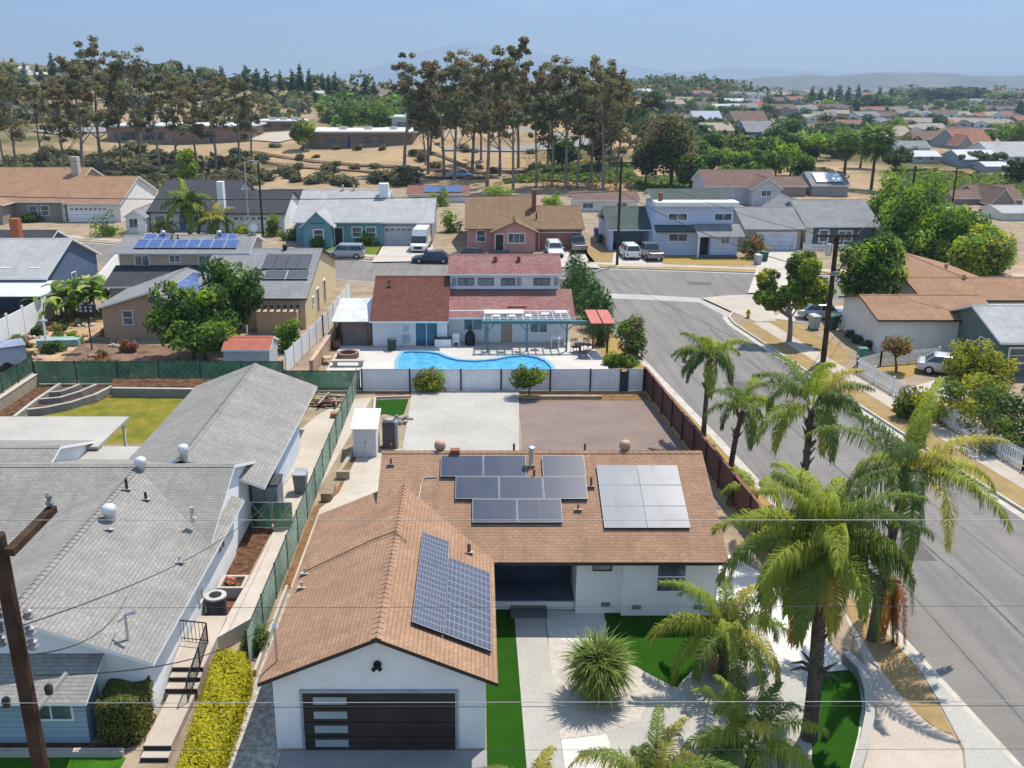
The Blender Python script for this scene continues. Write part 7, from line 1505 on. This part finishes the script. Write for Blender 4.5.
for k, (u, vb, vt, w, mats, lb) in enumerate(((783, 150, 118, 40, [G_DARK, G_MID], 'dark round tree beside the bright blue house'), (815, 160, 128, 40, [G_MID, G_BRIGHT, G_DARK], 'green tree behind the white spired gazebo'), (835, 158, 126, 36, [G_DARK, G_MID], 'dark tree left of the shaggy fan palm'), (860, 168, 128, 40, [G_MID, G_BRIGHT], 'bright tree between the two fan palms'), (895, 172, 148, 32, [G_DARK, G_OLIVE], 'dark clump beside the pale valley cottage'), (378, 132, 100, 46, [G_MID, G_DARK, G_OLIVE], 'green tree behind the flat-roofed school'), (350, 132, 104, 40, [G_DARK, G_MID], 'dark green tree at the left end of the school roof'), (303, 150, 118, 24, [G_BRIGHT, G_OLIVE], 'slim bright tree at the left corner of the school'), (430, 152, 108, 26, [G_BRIGHT, G_GREY, G_OLIVE], 'pale green slender tree right of the school'), (415, 130, 95, 26, [G_DARK, G_OLIVE], 'dark tree rising behind the right end of the school'), (188, 195, 145, 20, [G_BRIGHT, G_MID], 'bright slender tree above the charcoal roof'), (1010, 150, 120, 40, [G_MID, G_DARK, G_BRIGHT], 'green tree at the far right edge above the white roofs'), (985, 168, 152, 46, [G_DARK, G_GREY], 'grey-green clump in front of the white valley roofs'), (1015, 185, 160, 26, [G_DARK, G_OLIVE], 'dark tree at right edge above the brown gable'), (655, 120, 92, 22, [G_CYP, G_DARK], 'dark round tree on the centre rise'))):
    ptree('broadleaf_tree', u, vb, vt - 3, w * 1.25, mats, lb, 340 + k, 1700, .8)
# brush on the slope: dark belt behind the left houses and tufts on the golden hillside
SHP = []
for k in range(4):
    t = thing('brush_shrub', 'shrub', 'shrub'); crown_mesh('foliage', t, [[E_O, G_GREY, E_D], [G_OLIVE, G_RUST, G_GREY], [E_D, G_OLIVE, E_G], [G_OLIVE, E_O, G_GREY]][k], blob(rb(400 + k), 0, 1.1, 1.1, 1.0, 9, .5), 520, .3, 400 + k); SHP.append(t)
us = [False] * 4
def put_shrub(k, u, v, s, label, group):
    x, y, z = T(u, v); o = SHP[k] if not us[k] else copy_tree(SHP[k]); us[k] = True
    o.location = (x, y, z - .05); o.scale = (s * rng.uniform(.8, 1.5), s * rng.uniform(.8, 1.3), s * rng.uniform(.7, 1.1)); o.rotation_euler = (0, 0, rng.random() * 6.28); tag(o, label, None, group)
for k in range(46):
    u = rng.uniform(-5, 250); v = rng.uniform(152, 190); put_shrub((0, 2, 0, 1)[k % 4], u, v, rng.uniform(.9, 3.4), 'dark brush clump in the thicket behind the brown and charcoal roofs', 'brush thicket behind the left houses')
for k in range(13):
    u = rng.uniform(250, 405); v = rng.uniform(172, 190); put_shrub((0, 3, 0, 1)[k % 4], u, v, rng.uniform(2.0, 3.6), 'olive brush clump on the slope foot behind the teal house roof', 'brush behind the teal house')
for k in range(34):
    u = rng.uniform(255, 625); v = rng.uniform(142, 176); put_shrub((1, 3)[k % 2], u, v, rng.uniform(.9, 2.2), 'dry brown tuft of brush on the golden school hillside', 'dry tufts on the golden hillside')
for u, v, s, lb in ((822, 176, 2.2, 'brown bush on the bare slope above the solar roof, left one'), (838, 178, 1.9, 'brown bush on the bare slope above the solar roof, right one'), (402, 186, 2.6, 'dark bush at the right end of the teal house roof'), (358, 150, 1.6, 'pale shrub before the school wall'), (382, 150, 1.6, 'shrub at the right half of the school wall'), (422, 160, 2.2, 'golden shrub on the slope right of the school')):
    put_shrub(1, u, v, s, lb, None)
def carpet(name, px, n, size, mats, h=.5, seed=1):
    """low ground cover over the terrain inside the quadrilateral px"""
    r = np.random.default_rng(seed); a, b, c, d = [np.array(T(*p)[:2]) for p in px]; s, t = r.random((n, 1)), r.random((n, 1)); q = (a * (1 - s) + b * s) * (1 - t) + (d * (1 - s) + c * s) * t; q += r.normal(size=q.shape) * .8
    z = np.array([terr(x, y) for x, y in q]) + r.random(n) * h; nn = r.normal(size=(n, 3)) * .5 + [0, 0, 1]; nn /= np.linalg.norm(nn, axis=1, keepdims=True)
    V, F = leaves(np.column_stack([q, z]), nn, size * (.6 + .8 * r.random(n)), .7, r); tag(npmesh(name, V, F, r.integers(0, len(mats), n), mats), kind='stuff')
carpet('ground_cover', [(500, 184), (636, 184), (625, 164), (560, 165)], 3600, 1.4, [G_OLIVE, G_MID, leafm('iceplant', (.06, .075, .02))], .5, 1)
carpet('ground_cover', [(640, 190), (700, 190), (690, 178), (640, 178)], 1200, 1.3, [G_OLIVE, G_MID], .5, 2)
carpet('ground_cover', [(890, 196), (1060, 200), (1060, 176), (895, 168)], 5200, 1.5, [leafm('slope_green', (.085, .115, .02)), G_OLIVE, G_MID], .6, 3)
carpet('ground_cover', [(0, 190), (250, 192), (250, 160), (0, 158)], 5000, 1.8, [leafm('brush_olive', (.07, .062, .035)), E_D, E_O], .9, 4)
# bare golden slope right of the eucalyptus
carpet('dry_grass', [(545, 190), (640, 192), (600, 148), (520, 150)], 1500, .7, [leafm('dry_grass_leaf', (.20, .13, .05))], .3, 5)
def strip(name, px, w, mat, lift=.25):
    p = [T(u, v) for u, v in px]; q = []
    for a, b in zip(p, p[1:]): q += [tuple(a[i] + (b[i] - a[i]) * k / 8 for i in (0, 1)) for k in range(8)]
    q.append(p[-1][:2]); i = offs(q, w / 2); o = offs(q, -w / 2); mb = MB()
    for k in range(len(q) - 1): mb.face([(x, y, terr(x, y) + lift) for x, y in (o[k], o[k + 1], i[k + 1], i[k])])
    struct(name, mb, mat)
PATHM = M('hillside_path', (.16, .105, .07), 1, .4, .3, 3); LOTM = M('parking_asphalt', (.22, .215, .21), .9, .1, .1)
strip('path', [(252, 152), (300, 160), (360, 166), (440, 171), (540, 172), (625, 171)], 2.2, PATHM); strip('path', [(255, 160), (330, 170), (400, 176), (500, 178)], 1.6, PATHM); strip('path', [(420, 150), (450, 160), (480, 172)], 1.5, PATHM)
strip('parking_lot', [(20, 128), (70, 129), (115, 130)], 60, LOTM); strip('parking_lot', [(440, 139), (500, 138), (570, 137)], 40, LOTM); strip('parking_lot', [(250, 137), (300, 138)], 18, M('school_yard', (.40, .35, .29), .9, .1, .1))
# school buildings
SCH = M('school_brown', (.22, .16, .12), .9, .12, .3); SCHP = M('school_tan', (.27, .205, .15), .9, .1, .3); SROOF = M('pale_flat_roof', (.50, .52, .50), .8, .08, .2)
def flat_building(label, u0, u1, vb, vt, depth, wm, wins, name='school_building'):
    x, y, z = T((u0 + u1) / 2, vb); D = DD(y, z); x0, x1 = (u0 - PX) * D / FOC, (u1 - PX) * D / FOC; h = ZY(u0, vt, y)[1] - z
    t = thing(name, label, 'school', (x, y, z), world=True); MB().box(x0, x1, y, y + depth, z - 1, z + h).build('wall', wm, t); MB().box(x0 - .9, x1 + .9, y - 1.0, y + depth + .6, z + h, z + h + .45).build('roof', SROOF, t)
    for a, b, dk in wins:
        xa, xb = x0 + (x1 - x0) * a, x0 + (x1 - x0) * b
        MB().box(xa, xb, y - .06, y + .02, z + (1.1 if dk else 0.0), z + h * .72).build('window' if dk else 'door', GLASS if dk else M('blue_school_door', (.03, .06, .14), .6), t)
    for k in range(3): xx = x0 + (x1 - x0) * (.25 + .25 * k); MB().box(xx, xx + 2, y + depth * .4, y + depth * .4 + 1.5, z + h + .45, z + h + 1.2).build('roof_unit', METAL, t)
    return t
flat_building('low brown school with long pale flat roof on the golden slope', 309, 413, 147, 133, 22, SCHP, ((.16, .26, 1), (.32, .35, 1), (.37, .40, 0), (.50, .62, 1), (.64, .72, 1)))
flat_building('long pinkish school wing behind the left eucalyptus trees', 108, 250, 144, 127, 18, M('school_pink', (.33, .23, .18), .9), ((.05, .2, 1), (.25, .4, 1), (.72, .76, 0)))
flat_building('distant white school block right of the flat-roofed school', 392, 440, 133, 118, 14, M('school_white', (.5, .5, .48), .9), ((.1, .45, 1), (.55, .9, 1)))
flat_building('low tan school hut at the left of the school slope', 255, 300, 131, 122, 12, SCHP, ((.1, .4, 1), (.6, .9, 1)))
# houses of the valley on the right, single ones
SAL = shingle('salmon_shingles', (.34, .17, .12)); WROOF = M('white_roof', (.42, .43, .45), .8, .08, .3); CAMR = shingle('sand_shingles', (.40, .34, .27), var=.15)
simple_house('brown_gabled_house', 'brown-roofed house with front gable below the green slope', 980, 1023, 206, 200, 185, .4, TAUPE, BRR, front=(992, 1014, 4, 2.2)); simple_house('brown_gabled_house', 'low brown roof beside the front-gabled brown house', 955, 980, 206, 199, 190, .3, TAUPE, BRR)
simple_house('flat_pale_house', 'pale-roofed house at the right edge below the brown gable', 1002, 1040, 222, 214, 206, .2, OFFW, LGR)
simple_house('valley_cottage', 'cream cottage with white roof beyond the green slope', 913, 940, 163, 157, 151, .3, M('cream_wall', (.52, .48, .38), .9), WROOF, wins=((920, 160, 1.2, 1), (932, 160, 1.2, 1)))
simple_house('valley_house', 'grey-roofed white house behind the cream cottage', 897, 930, 155, 148, 141, .35, WH2, MGR, wins=((915, 150, 1.5, 1),))
simple_house('valley_house', 'large salmon-roofed grey house in the right valley', 958, 993, 151, 144, 129, .42, GRYW, SAL, front=(958, 972, 3, 2.6))
simple_house('valley_house', 'brown-roofed house left of the salmon-roofed one', 918, 957, 146, 140, 131, .35, TAUPE, BRR); simple_house('valley_house', 'sand-roofed house with cream gable in the right valley', 886, 912, 142, 136, 126, .4, M('cream_wall'), CAMR)
simple_house('valley_house', 'broad pale-roofed house at the right edge of the valley', 994, 1040, 163, 157, 142, .35, WH2, LGR, wins=((1005, 160, 1.5, 1), (1018, 160, 1.5, 1))); simple_house('valley_house', 'white-roofed blue-grey house in front of the broad pale roof', 962, 1000, 168, 160, 150, .3, M('valley_blue_wall', (.34, .38, .44), .9), WROOF); simple_house('valley_house', 'blue-grey hut before the right-edge pale roofs', 986, 1010, 172, 167, 162, .25, M('valley_blue_wall'), WROOF)
simple_house('valley_house', 'bright blue two-storey house among dark round trees', 746, 774, 146, 132, 121, .4, M('bright_blue_wall', (.06, .27, .50), .8), MGR); simple_house('valley_house', 'beige two-tier house left of the bright blue house', 704, 733, 141, 131, 123, .3, M('beige_wall', (.40, .31, .22), .9), CAMR, wins=((712, 136, 2.2, 1.2), (724, 136, 2.2, 1.2)))
simple_house('valley_house', 'blue-grey roofed house behind the beige two-tier house', 694, 722, 124, 119, 111, .4, WH2, M('blue_grey_roof', (.28, .31, .38), .8)); simple_house('valley_house', 'brown-grey gabled house above the bright blue house', 735, 768, 128, 122, 111, .4, TAUPE, BRR)
x, y, z = T(799, 148); g = thing('gazebo', 'white spired gazebo beside dense green trees', 'gazebo', (x, y, z)); MB().lathe([(3.4, 2.4), (1.6, 3.6), (.9, 5.2), (.35, 6.6), (.05, 8)], n=10).build('roof', WROOF, g)
for a in range(6): MB().tube((3.2 * math.cos(a * 1.047), 3.2 * math.sin(a * 1.047), -.5), (2.8 * math.cos(a * 1.047), 2.8 * math.sin(a * 1.047), 2.45), .15).build('post', TRIMW, g)
# many small far houses and trees
WC = [WH2, M('cream_wall'), TAUPE, GRYW, OFFW]; RC_ = [('brown', BRR), ('salmon', SAL), ('grey', MGR), ('white', WROOF), ('sand', CAMR)]
HP = {}
def far_house(u, v, w, rc, wc, rz, label, group):
    x, y, z = T(u, v); k = (rc, wc)
    if k not in HP:
        t = thing('far_house', label, 'house'); L = 14.; wing(t, -7, 7, -4.5, 4.5, -1.0, 3.0, 1.9, 'x', .5, .4, WC[wc], RC_[rc][1], TRIMW); wing(t, -6.2, .2, -7.5, 0, -1.0, 2.95, 1.25, 'y', .4, .4, WC[wc], RC_[rc][1], TRIMW)
        for xx, yy in ((-3, -7.5), (3.5, -4.5)): window(t, xx, yy - .02, 1.0, 1.8, 1.2, 0, 1, fw=.14)
        HP[k] = t; o = t
    else: o = copy_tree(HP[k])
    o.location = (x, y, z); o.scale = (w * y / FOC / 14,) * 3 if w else (1, 1, 1); o.rotation_euler = (0, 0, rz); tag(o, label, None, group)
FH = []
for zone, nm, lst in ((0, 'on the ridge at upper left', [(20, 74), (75, 82), (98, 84), (128, 86), (170, 82), (205, 84), (283, 99), (316, 97), (348, 99), (386, 101), (45, 78), (245, 84)]), (1, 'on the central rise', [(575, 100), (612, 104), (640, 96), (660, 100), (684, 103), (700, 98), (638, 112), (668, 110), (705, 110), (625, 122), (548, 108)])):
    for i, (u, v) in enumerate(lst): FH.append((u, v, rng.randrange(5), rng.randrange(5), nm))
for row, (v0, v1, nn, ua) in enumerate(((111, 115, 17, 715), (118, 122, 14, 800), (125, 129, 11, 842), (104, 107, 17, 700), (98, 100, 14, 720), (132, 137, 8, 905))):
    for i in range(nn): FH.append((ua + (1030 - ua) * (i + .5) / nn + rng.uniform(-6, 6), rng.uniform(v0, v1), rng.choice((0, 0, 0, 1, 1, 2, 2, 2, 3, 4, 4)), rng.randrange(5), ('of the near right valley row', 'in the right valley', 'in the right valley', 'on the far right plain', 'on the far right plain', 'of the near right valley row')[row]))
cnt = {}
FH = [f for f in FH if not (885 < f[0] < 972 and f[1] < 118)]
for f in FH: cnt.setdefault((f[4], f[2]), []).append(f[0])
for u, v, rc, wc, nm in FH:
    l = sorted(cnt[(nm, rc)]); i = l.index(u); RO = ORD + ['last']
    lb = 'far %s-roofed house %s%s' % (RC_[rc][0], nm, '' if len(l) == 1 else ', ' + ORD[min(i, 9)] + ' of its colour')
    far_house(u, v, rng.uniform(19, 27) * (1 if v > 108 else .8) * (.9 if nm.endswith('left') else 1), rc, wc, rng.uniform(-.6, .6), lb, 'far houses ' + nm)
TP = []
for k in range(5):
    t = thing('far_tree', 'tree', 'tree'); crown_mesh('crown', t, [[G_DARK, G_MID], [G_DARK, G_OLIVE], [G_MID, G_BRIGHT], [G_OLIVE, G_RUST], [G_CYP, G_DARK]][k], blob(rb(500 + k), .8, 8, 4, 4, 12, 1.9), 380, 1.25, 500 + k); MB().tube((0, 0, -1), (0, 0, 4), .3).build('trunk', BARK, t); TP.append(t)
CYP = []
for k in range(2):
    t = thing('cypress', 'cypress', 'cypress tree'); cl = [((.25 * math.cos(j * 2.4), .25 * math.sin(j * 2.4), 1 + j * .8), (1.5 * (1 - (j / 14) ** 1.6) + .25, 1.5 * (1 - (j / 14) ** 1.6) + .25, 1.1)) for j in range(14)]; crown_mesh('crown', t, [G_CYP, G_CYP, G_DARK], cl, 520, .9, 520 + k, .5, .5); MB().tube((0, 0, -1), (0, 0, 6), .25).build('trunk', BARK, t); CYP.append(t)
uu = {}
def putc(protos, k, u, vb, vt, wpx, label, group, h0, w0):
    x, y, z = T(u, vb)
    if y > 2200: return
    h = max(2, ZY(u, vt, y)[1] - z); key = (id(protos), k); o = protos[k] if key not in uu else copy_tree(protos[k]); uu[key] = 1
    o.location = (x, y, z); sw = wpx * y / FOC / w0; o.scale = (sw, sw, h / h0); o.rotation_euler = (0, 0, rng.random() * 6.28); tag(o, label, None, group)
CY = [(54, 82, 50, 11), (25, 76, 61, 6), (38, 76, 62, 6), (64, 78, 62, 6), (182, 84, 60, 9), (191, 86, 62, 8), (198, 84, 68, 6), (222, 84, 64, 9), (246, 82, 63, 9), (258, 96, 66, 12), (268, 98, 66, 12), (281, 94, 68, 8), (293, 98, 66, 9), (301, 97, 60, 10), (310, 97, 66, 9), (323, 96, 70, 8), (329, 97, 72, 7), (336, 96, 69, 7), (366, 104, 71, 13), (374, 100, 78, 7)]
for k, (u, vb, vt, w) in enumerate(CY): putc(CYP, k % 2, u, vb, vt, w, 'dark cypress on the left skyline, ' + ['first', 'second', 'third', 'fourth', 'fifth', 'sixth', 'seventh', 'eighth', 'ninth', 'tenth', 'eleventh', 'twelfth', 'thirteenth', 'fourteenth', 'fifteenth', 'sixteenth', 'seventeenth', 'eighteenth', 'nineteenth', 'twentieth'][k] + ' from the left end', 'cypresses on the left ridge', 13, 3.4)
CY2 = [(811, 106, 84, 9), (820, 106, 86, 9), (829, 106, 85, 9), (838, 107, 82, 10), (847, 107, 84, 9), (857, 106, 82, 8), (878, 106, 84, 8), (890, 106, 86, 8), (1018, 120, 96, 12)]
for k, (u, vb, vt, w) in enumerate(CY2): putc(CYP, k % 2, u, vb, vt, w, 'dark conifer on the right plain, ' + ORD[min(k, 9)] + ' of the tall row', 'tall conifers on the right plain', 13, 3.4)
for k, (u, vb, vt, w) in enumerate(((870, 112, 92, 44), (858, 113, 96, 30), (885, 110, 90, 30), (920, 100, 84, 30), (935, 102, 86, 34), (958, 102, 82, 40), (975, 102, 85, 34), (1000, 104, 88, 40), (1020, 104, 90, 30))): putc(TP, (4, 4, 0, 1, 4, 1, 4, 0, 1)[k], u, vb, vt, w, 'dark rounded tree on the right plain, ' + ORD[k] + ' of the large ones', 'large dark trees on the right plain', 8.5, 8)
for n_, u0, u1, v0, v1, zone in ((26, 0, 400, 80, 104, 'on the ridge at upper left'), (40, 560, 800, 82, 120, 'on the central rise'), (52, 700, 1030, 98, 126, 'in the right valley'), (20, 860, 1030, 126, 150, 'among the nearer right valley houses'), (14, 0, 300, 104, 128, 'on the slope behind the left eucalyptus trees'), (14, 400, 640, 100, 128, 'behind the central eucalyptus trees')):
    for k in range(n_):
        u, v = rng.uniform(u0, u1), rng.uniform(v0, v1); q = rng.randrange(5); w = rng.uniform(8, 17) * (.7 + (v - 80) / 80)
        putc(TP, q, u, v, v - w * rng.uniform(.6, 1.0), w, ('dark green', 'olive', 'bright green', 'rust-tinged', 'blackish green')[q] + ' small far tree ' + zone, 'small far trees ' + zone, 8.5, 8)
# wooded band near the horizon: one mass
def woods(name, u0, u1, v0, v1, n, seed, hmin=5, hmax=10, mats=None):
    r = np.random.default_rng(seed); cl = []
    for k in range(n):
        x, y, z = T(r.uniform(u0, u1), r.uniform(v0, v1)); h = r.uniform(hmin, hmax) ; cl.append(((x, y, z + h * .3), (h * .75, h * .75, h * .55)))
    tag(crown_mesh(name, None, mats or [G_DARK, G_OLIVE, E_O, G_CYP], cl, n * 34, 3.0, seed, .7, .6), kind='stuff')
woods('distant_woods', 540, 1040, 83.5, 98, 330, 7, 6, 12); woods('distant_woods', -20, 420, 74, 92, 110, 8, 4, 9)
woods('distant_woods', 640, 1040, 98, 114, 170, 9, 4, 7); woods('distant_woods', 700, 1040, 102, 150, 110, 10, 2.5, 4.5); woods('distant_woods', 690, 1035, 97, 111, 45, 21, 8, 13, [G_DARK, G_CYP, E_G]); woods('distant_woods', 425, 640, 86, 126, 200, 11, 4, 8); woods('distant_woods', -10, 300, 86, 126, 85, 12, 3, 7, [E_O, E_D, G_GREY, E_R]); woods('distant_woods', 328, 400, 106, 127, 60, 14, 4, 7, [G_MID, G_DARK, G_OLIVE]); woods('distant_woods', 260, 420, 96, 108, 50, 15, 3, 5, [E_O, G_DARK, E_D]); woods('distant_woods', 640, 850, 112, 160, 110, 13, 3, 6)
# hills beyond
def ridge(name, pts, y, depth, mat, seed):
    """a hill with a real slope: crest line pts (u, v) seen at distance y, falling off in front and behind"""
    r = np.random.default_rng(seed); us = np.linspace(pts[0][0], pts[-1][0], 90); V = []; rows = 9; ph = r.random(8) * 6.28
    for j in range(rows):
        f = j / (rows - 1) * 2 - 1; yy = y + f * depth
        for u in us:
            v = np.interp(u, [p[0] for p in pts], [p[1] for p in pts]); x, z = ZY(u, v, y); w = sum(math.sin(u * (.02 + .03 * i) + ph[i] + f * 3 * math.sin(i)) / (i + 1) for i in range(8))
            zz = -60 + (z + 60) * (1 - abs(f) ** 1.4) + w * 8 * (1 - abs(f)) * (1 if j != rows // 2 else .8); V.append((x * (1 + f * depth / y * .2), yy, zz))
    n = len(us); F = [(j * n + i, j * n + i + 1, (j + 1) * n + i + 1, (j + 1) * n + i) for j in range(rows - 1) for i in range(n - 1)]
    tag(npmesh(name, np.array(V), np.array(F), np.zeros(len(F)), [mat], smooth=True), kind='structure')
HILL = M('hill_scrub', (.13, .125, .09), 1, .4, .004, .05); MTN = M('mountain_rock', (.22, .22, .21), 1, .3, .001)
ridge('hills', [(480, 86), (560, 82), (640, 80), (720, 77), (800, 76.5), (860, 75), (900, 74), (960, 73.5), (1020, 74.5), (1090, 76)], 4600, 900, HILL, 1)
ridge('mountains', [(300, 84), (380, 66), (420, 52), (445, 45), (465, 40), (485, 43), (505, 53), (535, 52), (560, 55), (600, 61), (640, 68), (690, 74), (740, 80)], 13000, 1800, MTN, 2)
ridge('mountains', [(600, 82), (680, 72), (730, 68), (790, 69), (860, 71), (950, 72), (1100, 74)], 11000, 1500, MTN, 3)
# ---------------------------------------------------------------- poles and wires
WOOD = M('pole_wood', (.07, .044, .032), .95, .45, 2, 9); WIRE = M('wire', (.02, .02, .02), .6); WIREL = M('pale_wire', (.30, .30, .30), .5); INS = M('insulator', (.25, .24, .24), .4)
def pole(label, x, y, h, arms, r=.17, extra=None, z=0, lean=0, name='utility_pole'):
    """arms: (height, half length or (from, to), direction 'x'/'y')"""
    t = thing(name, label, 'utility pole', (x, y, z)); MB().tube((lean, 0, -.5), (0, 0, h), r, r * .75, 10).build('pole', WOOD, t)
    for hh, (a, b), d in arms:
        q = MB(); q.box(a, b, -r - .1, -r, hh - .07, hh + .07) if d == 'x' else q.box(r - .02, r + .1, a, b, hh - .05, hh + .05); q.build('crossarm', WOOD, t)
        for s in ((a + .08, b - .08, a + (b - a) * .3, a + (b - a) * .7) if d == 'x' else (b - .06,)):
            c = (s, -r - .05, hh + .07) if d == 'x' else (r + .04, s, hh + .07); MB().lathe([(.035, 0), (.06, .05), (.03, .1), (.055, .16), (.02, .2)], c, 8).build('insulator', INS, t)
    return t
def wire(label, a, b, sag, r=.012, m=None):
    q = MB(); A, B = Vector(a), Vector(b); q.path([tuple(A.lerp(B, k / 24) - Vector((0, 0, sag * 4 * (k / 24) * (1 - k / 24)))) for k in range(25)], r, 5)
    tag(q.build('power_line', m or WIRE), label, 'power line'); return q
# near pole at the lower left
px_, py_ = -6.05, 11.0
npole = pole('big brown wooden utility pole in the near left corner', px_, py_, 14.95, [(14.75, (-.1, 1.2), 'y')], .135, lean=.35)
q = MB(); q.tube((.1, .1, 12.3), (.38, .5, 12.6), .035); q.build('bracket', M('grey_fibreglass', (.40, .38, .35), .7), npole)
for k, (dx, hh) in enumerate(((-.27, 13.75), (.27, 13.75), (-.27, 13.55), (.27, 13.5), (-.27, 13.35), (.27, 13.3))): MB().lathe([(.05, 0), (.075, .04), (.04, .08), (.07, .12), (.02, .15)], (dx * .75 + .03, 0, hh), 8).build('insulator', INS, npole)
for k, (dx, hh) in enumerate(((-.3, 12.35), (-.45, 12.4), (.3, 12.55))): MB().lathe([(.05, 0), (.06, .1), (.03, .14)], (dx, .1, hh), 8).build('connector', DARKM, npole)
for v, x1, m, lb, sg in ((522, 1.0, WIREL, 'topmost pale power line spanning above the brown roof', .02), (605, 1.0, WIRE, 'thin power line crossing below the porch of the white house', .0), (697, 1, WIREL, 'upper of the twin power lines across the garage door', .05), (703.5, 1, WIRE, 'lower of the twin power lines across the garage door', .02), (745, 1, WIRE, 'lowest thin power line near the bottom of the garage door', .05)):
    yw = 11.0 if v < 600 else 10.6; zl = Z(v, yw); wire(lb, (-30, yw + (.3 if v < 600 else 0), zl - .1), (34, yw, zl + .05), sg, .0045 if v not in (605, 745) else .0028, m)
wire('service wire from the near pole to the white garage roof mast', (px_ + .2, py_, 12.9), (-6.5, 27.1, 4.0), .5, .012); wire('service wire from the near pole to the grey roof mast', (px_, py_, 13.2), (-11.6, 28.3, 4.1), .5, .012); wire('second service wire running from the near pole over the grey roof', (px_, py_, 13.6), (-8.6, 41.5, 3.0), .8, .01)
# poles by the cross street
pl = []
for u, vb, vt, arms, lb, r in ((617, 265, 158, [(11.6, (-1.2, 1.2), 'x')], 'brown utility pole on the verge beside the open garage', .16), (263, 236, 158, [(12.6, (-1.0, 1.0), 'x')], 'dark utility pole beside the charcoal-roofed garage', .16), (905, 245, 166, [(11.8, (-.9, .9), 'x')], 'slim utility pole rising from the right-hand tree clump', .16), (952, 205, 168, [(7, (-1.0, 1.0), 'x')], 'short utility pole on the green slope', .16), (716, 195, 158, [], 'thin utility pole behind the brown-roofed house', .13)):
    x, y = P(u, vb); h = ZY(u, vt, y)[1]; pl.append((x, y, h)); pole(lb, x, y, h, [(min(a[0], h - .5), a[1], a[2]) for a in arms], r)
x, y = P(823, 362); hp = ZY(840, 234, y)[1]; rp = pole('brown utility pole with crossarm at the corner of the side street', x, y, hp, [(hp - .1, (-1.6, 1.5), 'x')], .22)
q = MB(); q.lathe([(.2, 0), (.22, .1), (.22, .8), (.15, .9)], (-.5, 0, hp - 1.6), 10); q.build('transformer', METAL, rp); q = MB(); q.box(-.25, .25, -.4, -.2, hp - 3.0, hp - 2.7); q.build('cable_box', INS, rp); q = MB(); q.tube((-.7, -.22, hp - .1), (0, -.2, hp - .8), .03); q.tube((.7, -.22, hp - .1), (0, -.2, hp - .8), .03); q.build('brace', WOOD, rp)
A, B, C_, D4 = pl[1], pl[0], (x, y, hp), pl[2]
wire('upper power line along the cross street, left span', (-95, 125, 11.8), (A[0], A[1], A[2] - .4), .5, .03); wire('upper power line from the charcoal garage to the open garage', (A[0], A[1], A[2] - .4), (B[0], B[1], B[2] - .5), .9, .022); wire('thick telephone line along the fronts of teal and pink houses', (-95, 118, 8.6), (B[0], B[1], 8.4), 1.4, .05); wire('thick telephone line from the open garage to the right corner pole', (B[0], B[1], 8.4), (C_[0], C_[1], hp - 3), .8, .035)
wire('power line from the open garage pole to the corner pole', (B[0], B[1], B[2] - .4), (C_[0] - 1.4, C_[1], hp), .8, .02); wire('power line from corner pole towards the tree clump pole', (C_[0] + 1.4, C_[1], hp), (D4[0], D4[1], D4[2] - .4), .7, .02); wire('lower power line from corner pole towards the tree clump pole', (C_[0], C_[1], hp - 3), (D4[0], D4[1], D4[2] - 3), .8, .025); wire('power line leaving the tree clump pole to the right', (D4[0], D4[1], D4[2] - .4), (110, 110, 11), .8, .02)
wire('service line from corner pole down to the white-walled corner house', (C_[0], C_[1], hp - 2.5), (38, 73, 3.2), .5, .015)
x, y = P(250, 240); lp_ = thing('street_lamp', 'street lamp with teal-grey head beside the dark utility pole', 'street lamp', (x, y, 0)); h = ZY(250, 162, y)[1]; MB().tube((0, 0, 0), (0, 0, h), .1, .07).build('pole', METAL, lp_); q = MB(); q.path([(0, 0, h - .2), (.6, 0, h + .2), (1.2, 0, h + .1)], .05); q.build('arm', METAL, lp_); MB().obox((1.4, 0, h + .06), (.8, .35, .18)).build('lamp_head', M('lamp_teal', (.3, .42, .42), .4), lp_)
x, y = P(625, 318); fh = None; x, y = P(748, 318); fh = thing('fire_hydrant', 'yellow fire hydrant at the corner kerb', 'fire hydrant', (x, y, 0)); FHY = M('hydrant_yellow', (.45, .30, .03), .5); MB().lathe([(.2, 0), (.2, .05), (.14, .08), (.14, .6), (.18, .62), (.16, .72), (.05, .82)], n=12).build('body', FHY, fh); q = MB(); q.tube((-.24, 0, .48), (.24, 0, .48), .07); q.tube((0, -.24, .42), (0, 0, .42), .09); q.build('nozzle', FHY, fh)
# stop-sign style post near the cross street is left plain: slim verge marker with its shadow
# ---------------------------------------------------------------- air: haze round camera and scene
hz_ = MB().box(-9800, 9800, -250, 15500, -90, 800); 
hm = bpy.data.materials.new('haze_air'); hm.use_nodes = True; nt = hm.node_tree; nt.nodes.clear(); out = nt.nodes.new('ShaderNodeOutputMaterial'); pv = nt.nodes.new('ShaderNodeVolumePrincipled')
pv.inputs['Color'].default_value = (.46, .62, .83, 1); pv.inputs['Density'].default_value = .00017; pv.inputs['Anisotropy'].default_value = .2; nt.links.new(pv.outputs[0], out.inputs['Volume'])
tag(hz_.build('haze', hm), kind='stuff')
